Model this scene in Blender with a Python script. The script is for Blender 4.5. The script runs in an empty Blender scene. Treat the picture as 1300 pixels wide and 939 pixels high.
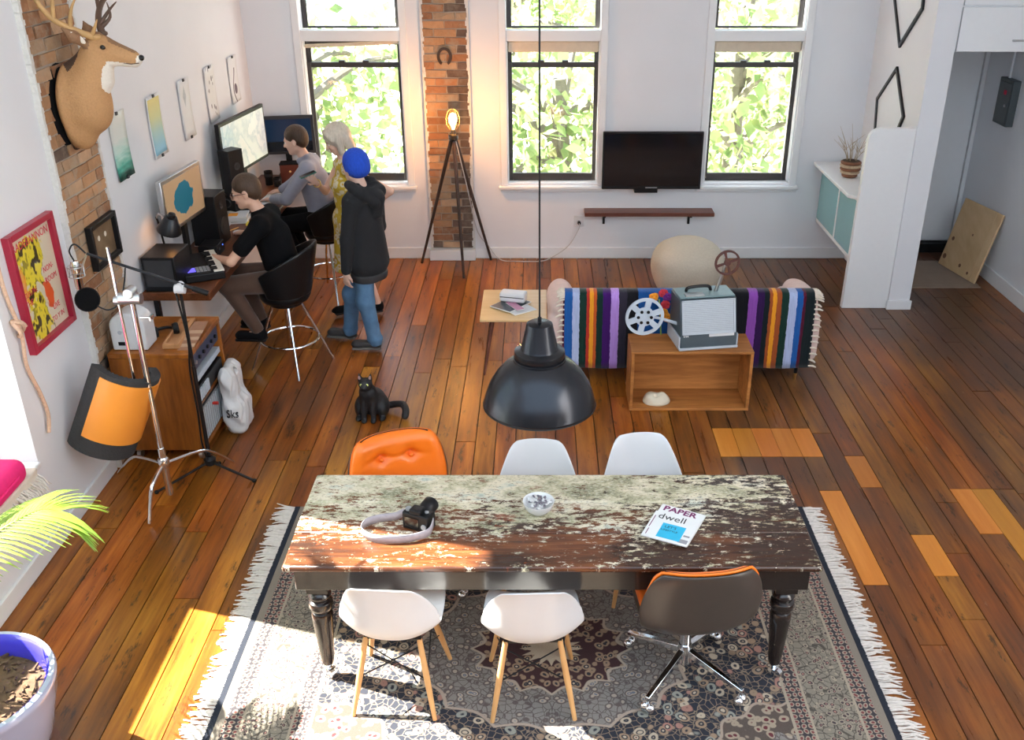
import bpy, math, random
import numpy as np
from mathutils import Vector, Matrix

random.seed(7)
SC = bpy.context.scene
COL = SC.collection
PI = math.pi
R = math.radians

# ------------------------------------------------------------------ camera, sky, sun, exposure
cd = bpy.data.cameras.new('camera')
cam = bpy.data.objects.new('camera', cd)
COL.objects.link(cam)
cam.location = (0, 0, 3.5)
cam.rotation_euler = (R(90 - 26.04), 0, 0)
cd.sensor_width = 36.0
cd.lens = 1227 / 1300 * 36
cd.shift_x = -35 / 1300
cd.clip_end = 300
SC.camera = cam

world = bpy.data.worlds.new('sky')
SC.world = world
world.use_nodes = True
bg = world.node_tree.nodes['Background']
bg.inputs[0].default_value = (0.68, 0.84, 1.0, 1)
bg.inputs[1].default_value = 3.9

sd = bpy.data.lights.new('sun', 'SUN')
sd.energy = 72
sd.angle = R(0.5)
sd.color = (1.0, 0.95, 0.86)
sun = bpy.data.objects.new('sun', sd)
COL.objects.link(sun)
el = R(46.5)
sun.rotation_euler = Vector((0.957 * math.cos(el), -0.29 * math.cos(el), -math.sin(el))).to_track_quat('-Z', 'Y').to_euler()

SC.view_settings.view_transform = 'Standard'
SC.view_settings.look = 'None'
SC.view_settings.exposure = -0.40
SC.view_settings.gamma = 1
SC.view_settings.use_curve_mapping = False
SC.cycles.use_denoising = True
SC.cycles.max_bounces = 8
SC.cycles.diffuse_bounces = 5
SC.cycles.glossy_bounces = 3
SC.cycles.transparent_max_bounces = 12
SC.cycles.sample_clamp_indirect = 6

# ------------------------------------------------------------------ materials
class NT:
    """short-hand for building node trees"""
    def __init__(s, name):
        s.m = bpy.data.materials.new(name)
        s.m.use_nodes = True
        s.t = s.m.node_tree
        s.t.nodes.clear()
        s.out = s.t.nodes.new('ShaderNodeOutputMaterial')
    def n(s, typ, ins=None, **kw):
        nd = s.t.nodes.new('ShaderNode' + typ)
        for k, v in kw.items():
            setattr(nd, k, v)
        for k, v in (ins or {}).items():
            s.set(nd.inputs[k], v)
        return nd
    def set(s, inp, v):
        if hasattr(v, 'is_output') or hasattr(v, 'links'):
            s.t.links.new(v, inp)
        else:
            if isinstance(v, tuple) and len(v) == 3 and inp.type == 'RGBA':
                v = v + (1,)
            inp.default_value = v
    def M(s, op, a, b=0.0, c=0.0):
        nd = s.t.nodes.new('ShaderNodeMath')
        nd.operation = op
        s.set(nd.inputs[0], a); s.set(nd.inputs[1], b); s.set(nd.inputs[2], c)
        return nd.outputs[0]
    def mix(s, f, a, b, mode='MIX'):
        nd = s.t.nodes.new('ShaderNodeMix')
        nd.data_type = 'RGBA'
        nd.blend_type = mode
        s.set(nd.inputs[0], f); s.set(nd.inputs[6], a); s.set(nd.inputs[7], b)
        return nd.outputs[2]
    def ramp(s, f, stops, interp='LINEAR'):
        nd = s.t.nodes.new('ShaderNodeValToRGB')
        nd.color_ramp.interpolation = interp
        e = nd.color_ramp.elements
        while len(e) < len(stops):
            e.new(0.5)
        for i, (p, c) in enumerate(stops):
            e[i].position = p
            e[i].color = c if len(c) == 4 else tuple(c) + (1,)
        s.set(nd.inputs[0], f)
        return nd.outputs[0]
    def step(s, v, lo, hi):
        nd = s.t.nodes.new('ShaderNodeMapRange')
        nd.clamp = True
        s.set(nd.inputs[0], v); s.set(nd.inputs[1], lo); s.set(nd.inputs[2], hi)
        return nd.outputs[0]
    def coord(s, scale=(1, 1, 1), rot=(0, 0, 0), rnd=False, which='Object'):
        tc = s.n('TexCoord')
        v = tc.outputs[which]
        if rnd:
            oi = s.n('ObjectInfo')
            vm = s.n('VectorMath', operation='ADD')
            s.t.links.new(v, vm.inputs[0])
            cb = s.n('CombineXYZ')
            for i, f in enumerate((37.0, 91.0, 53.0)):
                s.t.links.new(s.M('MULTIPLY', oi.outputs['Random'], f), cb.inputs[i])
            s.t.links.new(cb.outputs[0], vm.inputs[1])
            v = vm.outputs[0]
        mp = s.n('Mapping')
        mp.inputs['Scale'].default_value = scale
        mp.inputs['Rotation'].default_value = rot
        s.t.links.new(v, mp.inputs[0])
        return mp.outputs[0]
    def noise(s, vec, scale=5, detail=3, rough=0.5):
        nd = s.n('TexNoise', {'Scale': scale, 'Detail': detail, 'Roughness': rough})
        s.t.links.new(vec, nd.inputs['Vector'])
        return nd.outputs[0]
    def rand(s):
        return s.n('ObjectInfo').outputs['Random']
    def bsdf(s, **ins):
        nd = s.t.nodes.new('ShaderNodeBsdfPrincipled')
        names = {'color': 'Base Color', 'rough': 'Roughness', 'metal': 'Metallic', 'spec': 'Specular IOR Level',
                 'coat': 'Coat Weight', 'trans': 'Transmission Weight', 'sheen': 'Sheen Weight', 'emit': 'Emission Color',
                 'emits': 'Emission Strength', 'normal': 'Normal', 'ior': 'IOR', 'alpha': 'Alpha', 'coatr': 'Coat Roughness',
                 'aniso': 'Anisotropic'}
        for k, v in ins.items():
            s.set(nd.inputs[names[k]], v)
        s.t.links.new(nd.outputs[0], s.out.inputs[0])
        return nd
    def bump(s, h, strength=0.3, dist=0.01):
        nd = s.n('Bump', {'Strength': strength, 'Distance': dist})
        s.t.links.new(h, nd.inputs['Height'])
        return nd.outputs[0]

def pm(name, color, rough=0.5, metal=0.0, var=0.12, scale=20, bump=0.0, coat=0.0, rnd=0.0, sheen=0.0, stretch=(1, 1, 1), spec=0.5):
    """plain material with mottled colour, optional relief and per-object shift"""
    t = NT(name)
    v = t.coord(stretch, rnd=rnd > 0)
    nz = t.noise(v, scale, 4)
    f = t.M('ADD', t.M('MULTIPLY', t.M('SUBTRACT', nz, 0.5), 2 * var), 1.0)
    if rnd:
        f = t.M('ADD', f, t.M('MULTIPLY', t.M('SUBTRACT', t.rand(), 0.5), 2 * rnd))
    hsv = t.n('HueSaturation', {'Color': color})
    t.t.links.new(f, hsv.inputs['Value'])
    ins = dict(color=hsv.outputs[0], rough=rough, metal=metal, coat=coat, sheen=sheen, spec=spec)
    if bump:
        ins['normal'] = t.bump(nz, bump, 0.01)
    t.bsdf(**ins)
    return t.m

def wood(name, c1, c2, grain=(30, 2, 30), rough=0.4, rnd=0.25, coat=0.0, wear=None, bump=0.15):
    t = NT(name)
    v = t.coord(grain, rnd=True)
    n1 = t.noise(v, 1.0, 6, 0.6)
    v2 = t.coord(tuple(g * 0.2 for g in grain), rnd=True)
    n2 = t.noise(v2, 1.0, 2)
    f = t.step(t.M('ADD', t.M('MULTIPLY', n1, 0.6), t.M('MULTIPLY', n2, 0.5)), 0.36, 0.74)
    col = t.mix(f, c1, c2)
    hsv = t.n('HueSaturation')
    t.set(hsv.inputs['Color'], col)
    t.t.links.new(t.M('ADD', 1 - rnd, t.M('MULTIPLY', t.rand(), 2 * rnd)), hsv.inputs['Value'])
    col = hsv.outputs[0]
    t.bsdf(color=col, rough=rough, coat=coat, spec=0.3, normal=t.bump(n1, bump, 0.004))
    return t.m

def emis(name, color, strength):
    t = NT(name)
    e = t.n('Emission', {0: color, 1: strength})
    t.t.links.new(e.outputs[0], t.out.inputs[0])
    return t.m

MT = {}
def mk(name, *a, **k):
    MT[name] = pm(name, *a, **k)
    return MT[name]

mk('white_wall', (0.80, 0.80, 0.82), 0.75, var=0.03, scale=3, bump=0.03)
mk('white_trim', (0.86, 0.86, 0.86), 0.35, var=0.02)
mk('sash_black', (0.035, 0.03, 0.028), 0.4)
mk('black_metal', (0.012, 0.012, 0.014), 0.33, metal=0.3)
mk('black_plastic', (0.008, 0.008, 0.009), 0.42, spec=0.25)
mk('black_gloss', (0.006, 0.006, 0.007), 0.12)
mk('grey_plastic', (0.28, 0.29, 0.30), 0.45)
mk('dark_grey', (0.04, 0.04, 0.044), 0.6, spec=0.25)
mk('chrome', (0.85, 0.86, 0.88), 0.12, metal=1.0, var=0.03)
mk('steel', (0.55, 0.55, 0.56), 0.3, metal=1.0, var=0.05)
mk('white_plastic', (0.72, 0.72, 0.735), 0.3, var=0.02)
mk('beige', (0.62, 0.55, 0.44), 0.7)
mk('mortar', (0.36, 0.30, 0.24), 0.95, scale=40, bump=0.4)
mk('plaster_edge', (0.72, 0.69, 0.65), 0.9, scale=60, bump=0.6)
mk('orange_vinyl', (0.95, 0.19, 0.01), 0.38, var=0.05, coat=0.1)
mk('shell_black_rug_glow', (0.055, 0.043, 0.036), 0.34, var=0.1)  # brown base paints in the glow of the sunlit rug
mk('paper_white', (0.82, 0.82, 0.80), 0.6, var=0.03)
mk('skin', (0.66, 0.39, 0.28), 0.5, var=0.06, scale=30)
mk('skin_pale', (0.74, 0.47, 0.36), 0.5, var=0.05, scale=30)
mk('lip', (0.45, 0.16, 0.13), 0.45)
mk('eye_dark', (0.02, 0.015, 0.012), 0.15)
mk('eye_white', (0.8, 0.78, 0.75), 0.25)
mk('hair_brown', (0.055, 0.028, 0.014), 0.55, scale=120, var=0.5, stretch=(1, 1, 0.2), bump=0.5)
mk('hair_ginger', (0.06, 0.030, 0.014), 0.55, scale=120, var=0.5, stretch=(1, 1, 0.2), bump=0.5)
mk('hair_blonde', (0.56, 0.49, 0.40), 0.5, scale=70, var=0.35, stretch=(1, 1, 0.25), bump=0.6)
mk('brown_cloth', (0.085, 0.042, 0.026), 0.8, scale=80, sheen=0.2)
mk('black_cloth', (0.004, 0.004, 0.005), 0.9, scale=80, spec=0.15)
mk('hoodie', (0.020, 0.0205, 0.023), 0.9, scale=60, sheen=0.05, bump=0.2, spec=0.2)
mk('shirt_blue', (0.27, 0.28, 0.35), 0.8, scale=25, sheen=0.2, bump=0.15)
mk('beanie_blue', (0.012, 0.07, 0.52), 0.9, scale=90, var=0.3, bump=0.5, stretch=(1, 1, .3))
mk('denim', (0.085, 0.18, 0.31), 0.85, scale=14, var=0.45, bump=0.15)
mk('shoe_grey', (0.035, 0.033, 0.034), 0.7)
mk('sole', (0.12, 0.11, 0.10), 0.7)
mk('cat_black', (0.008, 0.008, 0.010), 0.55, scale=120, var=0.4, bump=0.5)
mk('cat_eye', (0.75, 0.80, 0.25), 0.2)
mk('cat_ear', (0.33, 0.20, 0.19), 0.7)
mk('cream_cloth', (0.70, 0.62, 0.52), 0.9, scale=35, bump=0.25)
mk('pink_throw', (0.70, 0.53, 0.48), 0.9, scale=25, bump=0.3)
mk('pouf', (0.56, 0.50, 0.40), 0.9, scale=60, bump=0.3)
mk('brass', (0.75, 0.52, 0.2), 0.3, metal=1.0)
mk('ceramic_white', (0.84, 0.83, 0.82), 0.15, var=0.02, coat=0.3)
mk('magenta', (0.75, 0.012, 0.16), 0.75, scale=30, bump=0.2)
mk('soil', (0.06, 0.035, 0.018), 0.95, scale=25, var=0.6, bump=1.0)
mk('blue_glaze', (0.06, 0.05, 0.55), 0.15, coat=0.5)
mk('pot_glaze', (0.36, 0.39, 0.53), 0.16, coat=0.6, var=0.08, scale=4)
mk('leaf_green', (0.20, 0.34, 0.045), 0.4, scale=8, var=0.2)
mk('bone', (0.70, 0.62, 0.48), 0.7, scale=15, var=0.1, bump=0.2)
mk('antler', (0.48, 0.28, 0.11), 0.5, scale=12, var=0.35, bump=0.3)
mk('antler_dark', (0.10, 0.055, 0.035), 0.5, scale=12, var=0.3, bump=0.3)
mk('red_frame', (0.36, 0.012, 0.04), 0.35)
mk('teal_glass', (0.22, 0.45, 0.47), 0.15, var=0.05, scale=3)
mk('rope', (0.62, 0.40, 0.28), 0.9, scale=80, var=0.3)
mk('foam', (0.035, 0.033, 0.034), 0.95, scale=50, bump=0.5)
mk('orange_shell', (0.80, 0.28, 0.035), 0.4, var=0.08, scale=6)
mk('bag_white', (0.70, 0.68, 0.67), 0.35, scale=18, var=0.08, bump=0.7)
mk('iron', (0.055, 0.035, 0.028), 0.6, metal=0.5)
mk('red_plastic', (0.5, 0.03, 0.02), 0.4)
mk('ink_black', (0.012, 0.012, 0.016), 0.6)
mk('ink_plum', (0.16, 0.01, 0.09), 0.6)
mk('ink_red', (0.62, 0.03, 0.07), 0.6)
mk('ink_grey', (0.28, 0.27, 0.29), 0.6)
mk('cyan_card', (0.02, 0.42, 0.66), 0.5)
mk('projector_grey', (0.46, 0.50, 0.55), 0.45, var=0.05)
mk('projector_dark', (0.045, 0.068, 0.085), 0.4)
mk('projector_top', (0.16, 0.24, 0.25), 0.35)
mk('reel_grey', (0.55, 0.62, 0.70), 0.4)
mk('reel_brown', (0.10, 0.035, 0.03), 0.35)
mk('screen_white', (0.7, 0.75, 0.75), 0.3)
mk('shade_black', (0.032, 0.034, 0.040), 0.26, metal=0.75, var=0.08)
mk('cable_white', (0.55, 0.52, 0.50), 0.5)
mk('twig', (0.42, 0.33, 0.22), 0.8)
mk('basket', (0.22, 0.09, 0.045), 0.8, scale=50, var=0.4, bump=0.5)
mk('basket_light', (0.55, 0.42, 0.28), 0.8, scale=50, var=0.4, bump=0.5)
mk('phone_green', (0.02, 0.16, 0.12), 0.4)
mk('bark', (0.20, 0.17, 0.14), 0.9, scale=15, var=0.4, bump=0.6)
mk('street', (0.72, 0.71, 0.68), 0.8, scale=0.4, var=0.12)
mk('deer_dark', (0.085, 0.045, 0.028), 0.8, scale=120, var=0.3, bump=0.4)
mk('deer_coat', (0.46, 0.245, 0.105), 0.8, scale=90, var=0.18, bump=0.4)
mk('deer_face', (0.25, 0.13, 0.065), 0.8, scale=90, var=0.25, bump=0.4)
mk('deer_white', (0.78, 0.70, 0.60), 0.8, scale=90, var=0.1, bump=0.4)
def brick_mat(name, c, smear=0.6):
    t = NT(name)
    pos = t.n('NewGeometry').outputs['Position']
    n1 = t.noise(t.coord((1, 1, 1), rnd=True), 16, 5, 0.65)
    n2 = t.noise(pos, 5.5, 5, 0.7)
    hsv = t.n('HueSaturation'); t.set(hsv.inputs['Color'], c)
    t.t.links.new(t.M('ADD', 0.45, t.M('ADD', t.M('MULTIPLY', n1, 0.65), t.M('MULTIPLY', t.rand(), 0.45))), hsv.inputs['Value'])
    col = t.mix(t.M('MULTIPLY', t.step(n2, 0.50, 0.62), smear), hsv.outputs[0], (0.36, 0.285, 0.21))
    t.bsdf(color=col, rough=0.92, spec=0.2, normal=t.bump(n1, 0.8, 0.012))
    MT[name] = t.m
brick_mat('brick_a', (0.40, 0.22, 0.115)); brick_mat('brick_b', (0.42, 0.27, 0.165)); brick_mat('brick_c', (0.32, 0.155, 0.08)); brick_mat('brick_soot', (0.13, 0.09, 0.07), 0.3)
MT['old_wood'] = wood('old_wood', (0.22, 0.085, 0.03), (0.46, 0.22, 0.09), (3, 30, 30), 0.6, 0.12)
MT['crate_wood'] = wood('crate_wood', (0.22, 0.075, 0.018), (0.52, 0.21, 0.055), (3, 30, 30), 0.55, 0.12)
MT['cabinet_wood'] = wood('cabinet_wood', (0.11, 0.026, 0.005), (0.46, 0.155, 0.022), (14, 14, 1.6), 0.35, 0.08, coat=0.03)
MT['desk_wood'] = wood('desk_wood', (0.065, 0.020, 0.008), (0.19, 0.060, 0.022), (30, 2, 30), 0.32, 0.05, coat=0.03)
MT['shelf_wood'] = wood('shelf_wood', (0.07, 0.024, 0.018), (0.20, 0.075, 0.05), (2, 30, 30), 0.35, 0.1)
MT['leg_wood'] = wood('leg_wood', (0.60, 0.30, 0.11), (0.74, 0.44, 0.19), (30, 30, 3), 0.4, 0.05)
MT['birch_top'] = wood('birch_top', (0.56, 0.36, 0.16), (0.68, 0.50, 0.26), (2, 24, 24), 0.35, 0.05)
MT['pine'] = wood('pine', (0.50, 0.32, 0.16), (0.70, 0.50, 0.29), (20, 2.5, 2.5), 0.5, 0.08)
MT['tray_wood'] = wood('tray_wood', (0.45, 0.20, 0.08), (0.60, 0.32, 0.15), (20, 3, 20), 0.45, 0.05)
MT['lamp_wood'] = wood('lamp_wood', (0.030, 0.020, 0.016), (0.07, 0.045, 0.035), (30, 30, 3), 0.4, 0.05)

# ------------------------------------------------------------------ mesh helpers
def frame_from(d):
    d = Vector(d).normalized()
    a = Vector((0, 0, 1)) if abs(d.z) < 0.95 else Vector((0, 1, 0))
    u = a.cross(d).normalized()
    return u, d.cross(u).normalized(), d

class MB:
    """collects simple shapes and links them as ONE mesh object"""
    def __init__(s):
        s.v = []; s.f = []; s.mi = []
    def add(s, vs, fs, mi=0, M=None):
        o = len(s.v)
        s.v += [tuple(M @ Vector(p)) if M is not None else tuple(p) for p in vs]
        s.f += [tuple(i + o for i in f) for f in fs]
        s.mi += [mi] * len(fs)
        return s
    def box(s, c, d, mi=0, M=None, rz=0, rx=0, ry=0):
        x, y, z = (q / 2 for q in d)
        vs = [(-x, -y, -z), (x, -y, -z), (x, y, -z), (-x, y, -z), (-x, -y, z), (x, -y, z), (x, y, z), (-x, y, z)]
        T = Matrix.Translation(c) @ Matrix.Rotation(rz, 4, 'Z') @ Matrix.Rotation(ry, 4, 'Y') @ Matrix.Rotation(rx, 4, 'X')
        if M is not None:
            T = M @ T
        return s.add(vs, [(3, 2, 1, 0), (4, 5, 6, 7), (0, 1, 5, 4), (1, 2, 6, 5), (2, 3, 7, 6), (3, 0, 4, 7)], mi, T)
    def bx(s, x0, x1, y0, y1, z0, z1, mi=0):
        return s.box(((x0 + x1) / 2, (y0 + y1) / 2, (z0 + z1) / 2), (x1 - x0, y1 - y0, z1 - z0), mi)
    def tube(s, pts, r, n=8, mi=0, caps=True, M=None):
        pts = [Vector(p) for p in pts]
        k = len(pts)
        rs = list(r) if isinstance(r, (list, tuple)) else [r] * k
        vs = []; fs = []
        u = v = None
        for i, p in enumerate(pts):
            d = (pts[min(i + 1, k - 1)] - pts[max(i - 1, 0)]).normalized()
            if u is None:
                u, v, _ = frame_from(d)
            else:
                u = (u - d * u.dot(d))
                if u.length < 1e-6:
                    u, v, _ = frame_from(d)
                u.normalize(); v = d.cross(u).normalized()
            for j in range(n):
                a = 2 * PI * j / n
                vs.append(p + (u * math.cos(a) + v * math.sin(a)) * rs[i])
        for i in range(k - 1):
            for j in range(n):
                a = i * n + j; b = i * n + (j + 1) % n
                fs.append((a, b, b + n, a + n))
        if caps:
            fs.append(tuple(range(n - 1, -1, -1)))
            fs.append(tuple(range((k - 1) * n, k * n)))
        return s.add(vs, fs, mi, M)
    def cyl(s, p0, p1, r0, r1=None, n=16, mi=0, caps=True, M=None):
        return s.tube([p0, p1], [r0, r0 if r1 is None else r1], n, mi, caps, M)
    def lathe(s, prof, c=(0, 0, 0), n=28, mi=0, M=None, close=True):
        vs = []; fs = []
        k = len(prof)
        for r, z in prof:
            for j in range(n):
                a = 2 * PI * j / n
                vs.append((c[0] + r * math.cos(a), c[1] + r * math.sin(a), c[2] + z))
        for i in range(k - 1):
            for j in range(n):
                a = i * n + j; b = i * n + (j + 1) % n
                fs.append((a, b, b + n, a + n))
        if close:
            if prof[0][0] > 1e-5: fs.append(tuple(range(n - 1, -1, -1)))
            if prof[-1][0] > 1e-5: fs.append(tuple(range((k - 1) * n, k * n)))
        return s.add(vs, fs, mi, M)
    def sph(s, c, r, n=14, mi=0, M=None):
        if not isinstance(r, (tuple, list)): r = (r, r, r)
        vs = []; fs = []
        m = max(6, n // 2)
        for i in range(m + 1):
            t = PI * i / m - PI / 2
            for j in range(n):
                a = 2 * PI * j / n
                q = max(math.cos(t), 0.002)
                vs.append((c[0] + r[0] * q * math.cos(a), c[1] + r[1] * q * math.sin(a), c[2] + r[2] * math.sin(t)))
        for i in range(m):
            for j in range(n):
                a = i * n + j; b = i * n + (j + 1) % n
                fs.append((a, b, b + n, a + n))
        return s.add(vs, fs, mi, M)
    def prism(s, poly, z0, z1, mi=0, M=None):
        n = len(poly)
        vs = [(x, y, z0) for x, y in poly] + [(x, y, z1) for x, y in poly]
        fs = [tuple(range(n - 1, -1, -1)), tuple(range(n, 2 * n))]
        for i in range(n):
            j = (i + 1) % n
            fs.append((i, j, j + n, i + n))
        return s.add(vs, fs, mi, M)
    def ring(s, poly_out, poly_in, z0, z1, mi=0, M=None):
        n = len(poly_out)
        vs = [(x, y, z) for z in (z0, z1) for P in (poly_out, poly_in) for x, y in P]
        fs = []
        for i in range(n):
            j = (i + 1) % n
            fs += [(i, i + n, j + n, j), (2 * n + i, 2 * n + j, 3 * n + j, 3 * n + i),
                   (i, j, j + 2 * n, i + 2 * n), (n + j, n + i, 3 * n + i, 3 * n + j)]
        return s.add(vs, fs, mi, M)
    def grid(s, fn, nu, nv, mi=0, M=None, closeu=False):
        vs = [fn(i / (nu - 1 if not closeu else nu), j / (nv - 1)) for j in range(nv) for i in range(nu)]
        fs = []
        for j in range(nv - 1):
            for i in range(nu if closeu else nu - 1):
                i2 = (i + 1) % nu
                fs.append((j * nu + i, j * nu + i2, (j + 1) * nu + i2, (j + 1) * nu + i))
        return s.add(vs, fs, mi, M)
    def build(s, name, mats, parent=None, loc=None, bevel=0.0, angle=35, world=False, solid=0.0, sub=0, seg=2):
        me = bpy.data.meshes.new(name)
        off = Vector((0, 0, 0))
        vs = s.v
        if world and parent is not None:
            W = root_matrix(parent).inverted()
            vs = [tuple(W @ Vector(p)) for p in vs]
        elif loc is not None:
            vs = [tuple(Vector(p) - Vector(loc)) for p in vs]
        me.from_pydata(vs, [], s.f)
        if not isinstance(mats, (list, tuple)): mats = [mats]
        for m in mats:
            me.materials.append(MT[m] if isinstance(m, str) else m)
        if any(s.mi): me.polygons.foreach_set('material_index', s.mi)
        me.update()
        if angle:
            me.polygons.foreach_set('use_smooth', [True] * len(me.polygons))
            me.set_sharp_from_angle(angle=R(angle))
        o = bpy.data.objects.new(name, me)
        COL.objects.link(o)
        if loc is not None: o.location = loc
        if parent is not None: o.parent = parent
        if solid:
            md = o.modifiers.new('solid', 'SOLIDIFY'); md.thickness = solid; md.offset = 0
        if bevel:
            md = o.modifiers.new('bevel', 'BEVEL'); md.width = bevel; md.segments = seg; md.limit_method = 'ANGLE'; md.angle_limit = R(40)
        if sub:
            md = o.modifiers.new('sub', 'SUBSURF'); md.levels = sub; md.render_levels = sub
        return o

def root_matrix(o):
    M = Matrix.Identity(4)
    while o is not None:
        M = (Matrix.Translation(o.location) @ o.rotation_euler.to_matrix().to_4x4()) @ M
        o = o.parent
    return M

def thing(name, label, cat, loc=(0, 0, 0), rz=0.0, group=None):
    o = bpy.data.objects.new(name, None)
    o.empty_display_size = 0.1
    COL.objects.link(o)
    o.location = loc
    o.rotation_euler = (0, 0, rz)
    return tag(o, label, cat, group)

def tag(o, label, cat, group=None):
    o['label'] = label; o['category'] = cat
    if group: o['group'] = group
    return o

def struct(o):
    o['kind'] = 'structure'
    return o

def sroot(name, loc=(0, 0, 0)):
    o = bpy.data.objects.new(name, None)
    COL.objects.link(o); o.location = loc
    return struct(o)

def copy_tree(o, parent=None):
    c = o.copy(); COL.objects.link(c)
    if parent is not None: c.parent = parent
    for ch in list(o.children):
        copy_tree(ch, c)
    return c

def instance(o, loc, rz, label=None):
    c = copy_tree(o)
    c.location = loc; c.rotation_euler = (0, 0, rz)
    if label: c['label'] = label
    return c

def lettering(txt, size, mat, M, parent, ext=0.0004, align='LEFT', xs=1.0, name='lettering', world=True, bold=0.0):
    cu = bpy.data.curves.new(name, 'FONT')
    cu.body = txt; cu.size = size; cu.extrude = ext; cu.align_x = align; cu.resolution_u = 2; cu.offset = bold
    cu.materials.append(MT[mat])
    tmp = bpy.data.objects.new(name, cu)
    COL.objects.link(tmp)
    me = bpy.data.meshes.new_from_object(tmp)
    bpy.data.objects.remove(tmp)
    o = bpy.data.objects.new(name, me)
    COL.objects.link(o)
    W = (root_matrix(parent).inverted() if world else Matrix.Identity(4)) @ M @ Matrix.Diagonal((xs, 1, 1, 1))
    o.parent = parent
    o.matrix_local = W
    return o

def basis(o, x, y, z):
    """matrix with the given axes and origin"""
    M = Matrix.Identity(4)
    for i, a in enumerate((x, y, z)):
        a = Vector(a)
        for r in range(3): M[r][i] = a[r]
    for r in range(3): M[r][3] = o[r]
    return M

def bez(p, n=12):
    """smooth curve through points"""
    p = [Vector(q) for q in p]
    out = []
    k = len(p)
    for i in range(k - 1):
        a, b, c, d = p[max(i - 1, 0)], p[i], p[i + 1], p[min(i + 2, k - 1)]
        for j in range(n):
            t = j / n
            out.append(0.5 * ((2 * b) + (c - a) * t + (2 * a - 5 * b + 4 * c - d) * t * t + (3 * b - a - 3 * c + d) * t ** 3))
    out.append(p[-1])
    return out

# ------------------------------------------------------------------ organic bodies: smooth unions meshed with surface nets
def cap(a, b, ra, rb=None, m=0, k=0.02):
    return ('c', np.array(a, float), np.array(b, float), ra, ra if rb is None else rb, m, k, False)
def ell(c, r, m=0, k=0.02, Rm=None, sub=False):
    return ('e', np.array(c, float), np.array(r, float), None if Rm is None else np.array(Rm, float), None, m, k, sub)
def rbx(c, h, r=0.01, m=0, k=0.01, Rm=None, sub=False):
    return ('b', np.array(c, float), np.array(h, float), None if Rm is None else np.array(Rm, float), r, m, k, sub)

def pdist(p, X, Y, Z):
    t = p[0]
    if t == 'c':
        a, b, ra, rb = p[1], p[2], p[3], p[4]
        d = b - a; L2 = float(d @ d) + 1e-12
        h = np.clip(((X - a[0]) * d[0] + (Y - a[1]) * d[1] + (Z - a[2]) * d[2]) / L2, 0, 1)
        return np.sqrt((X - a[0] - h * d[0]) ** 2 + (Y - a[1] - h * d[1]) ** 2 + (Z - a[2] - h * d[2]) ** 2) - (ra + (rb - ra) * h)
    x, y, z = X - p[1][0], Y - p[1][1], Z - p[1][2]
    if p[3] is not None:
        A = p[3]   # rows: local axes
        x, y, z = (A[i, 0] * x + A[i, 1] * y + A[i, 2] * z for i in range(3))
    r = p[2]
    if t == 'e':
        k0 = np.sqrt((x / r[0]) ** 2 + (y / r[1]) ** 2 + (z / r[2]) ** 2)
        k1 = np.sqrt((x / r[0] ** 2) ** 2 + (y / r[1] ** 2) ** 2 + (z / r[2] ** 2) ** 2) + 1e-9
        return k0 * (k0 - 1) / k1
    q = [np.abs(w) - (r[i] - p[4]) for i, w in enumerate((x, y, z))]
    return np.sqrt(sum(np.maximum(w, 0) ** 2 for w in q)) + np.minimum(np.maximum(np.maximum(q[0], q[1]), q[2]), 0) - p[4]

def pbox(p, pad):
    if p[0] == 'c':
        rm = max(p[3], p[4]) + pad
        return np.minimum(p[1], p[2]) - rm, np.maximum(p[1], p[2]) + rm
    e = p[2]
    if p[3] is not None:
        e = np.abs(p[3].T) @ p[2]
    return p[1] - e - pad, p[1] + e + pad

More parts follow.
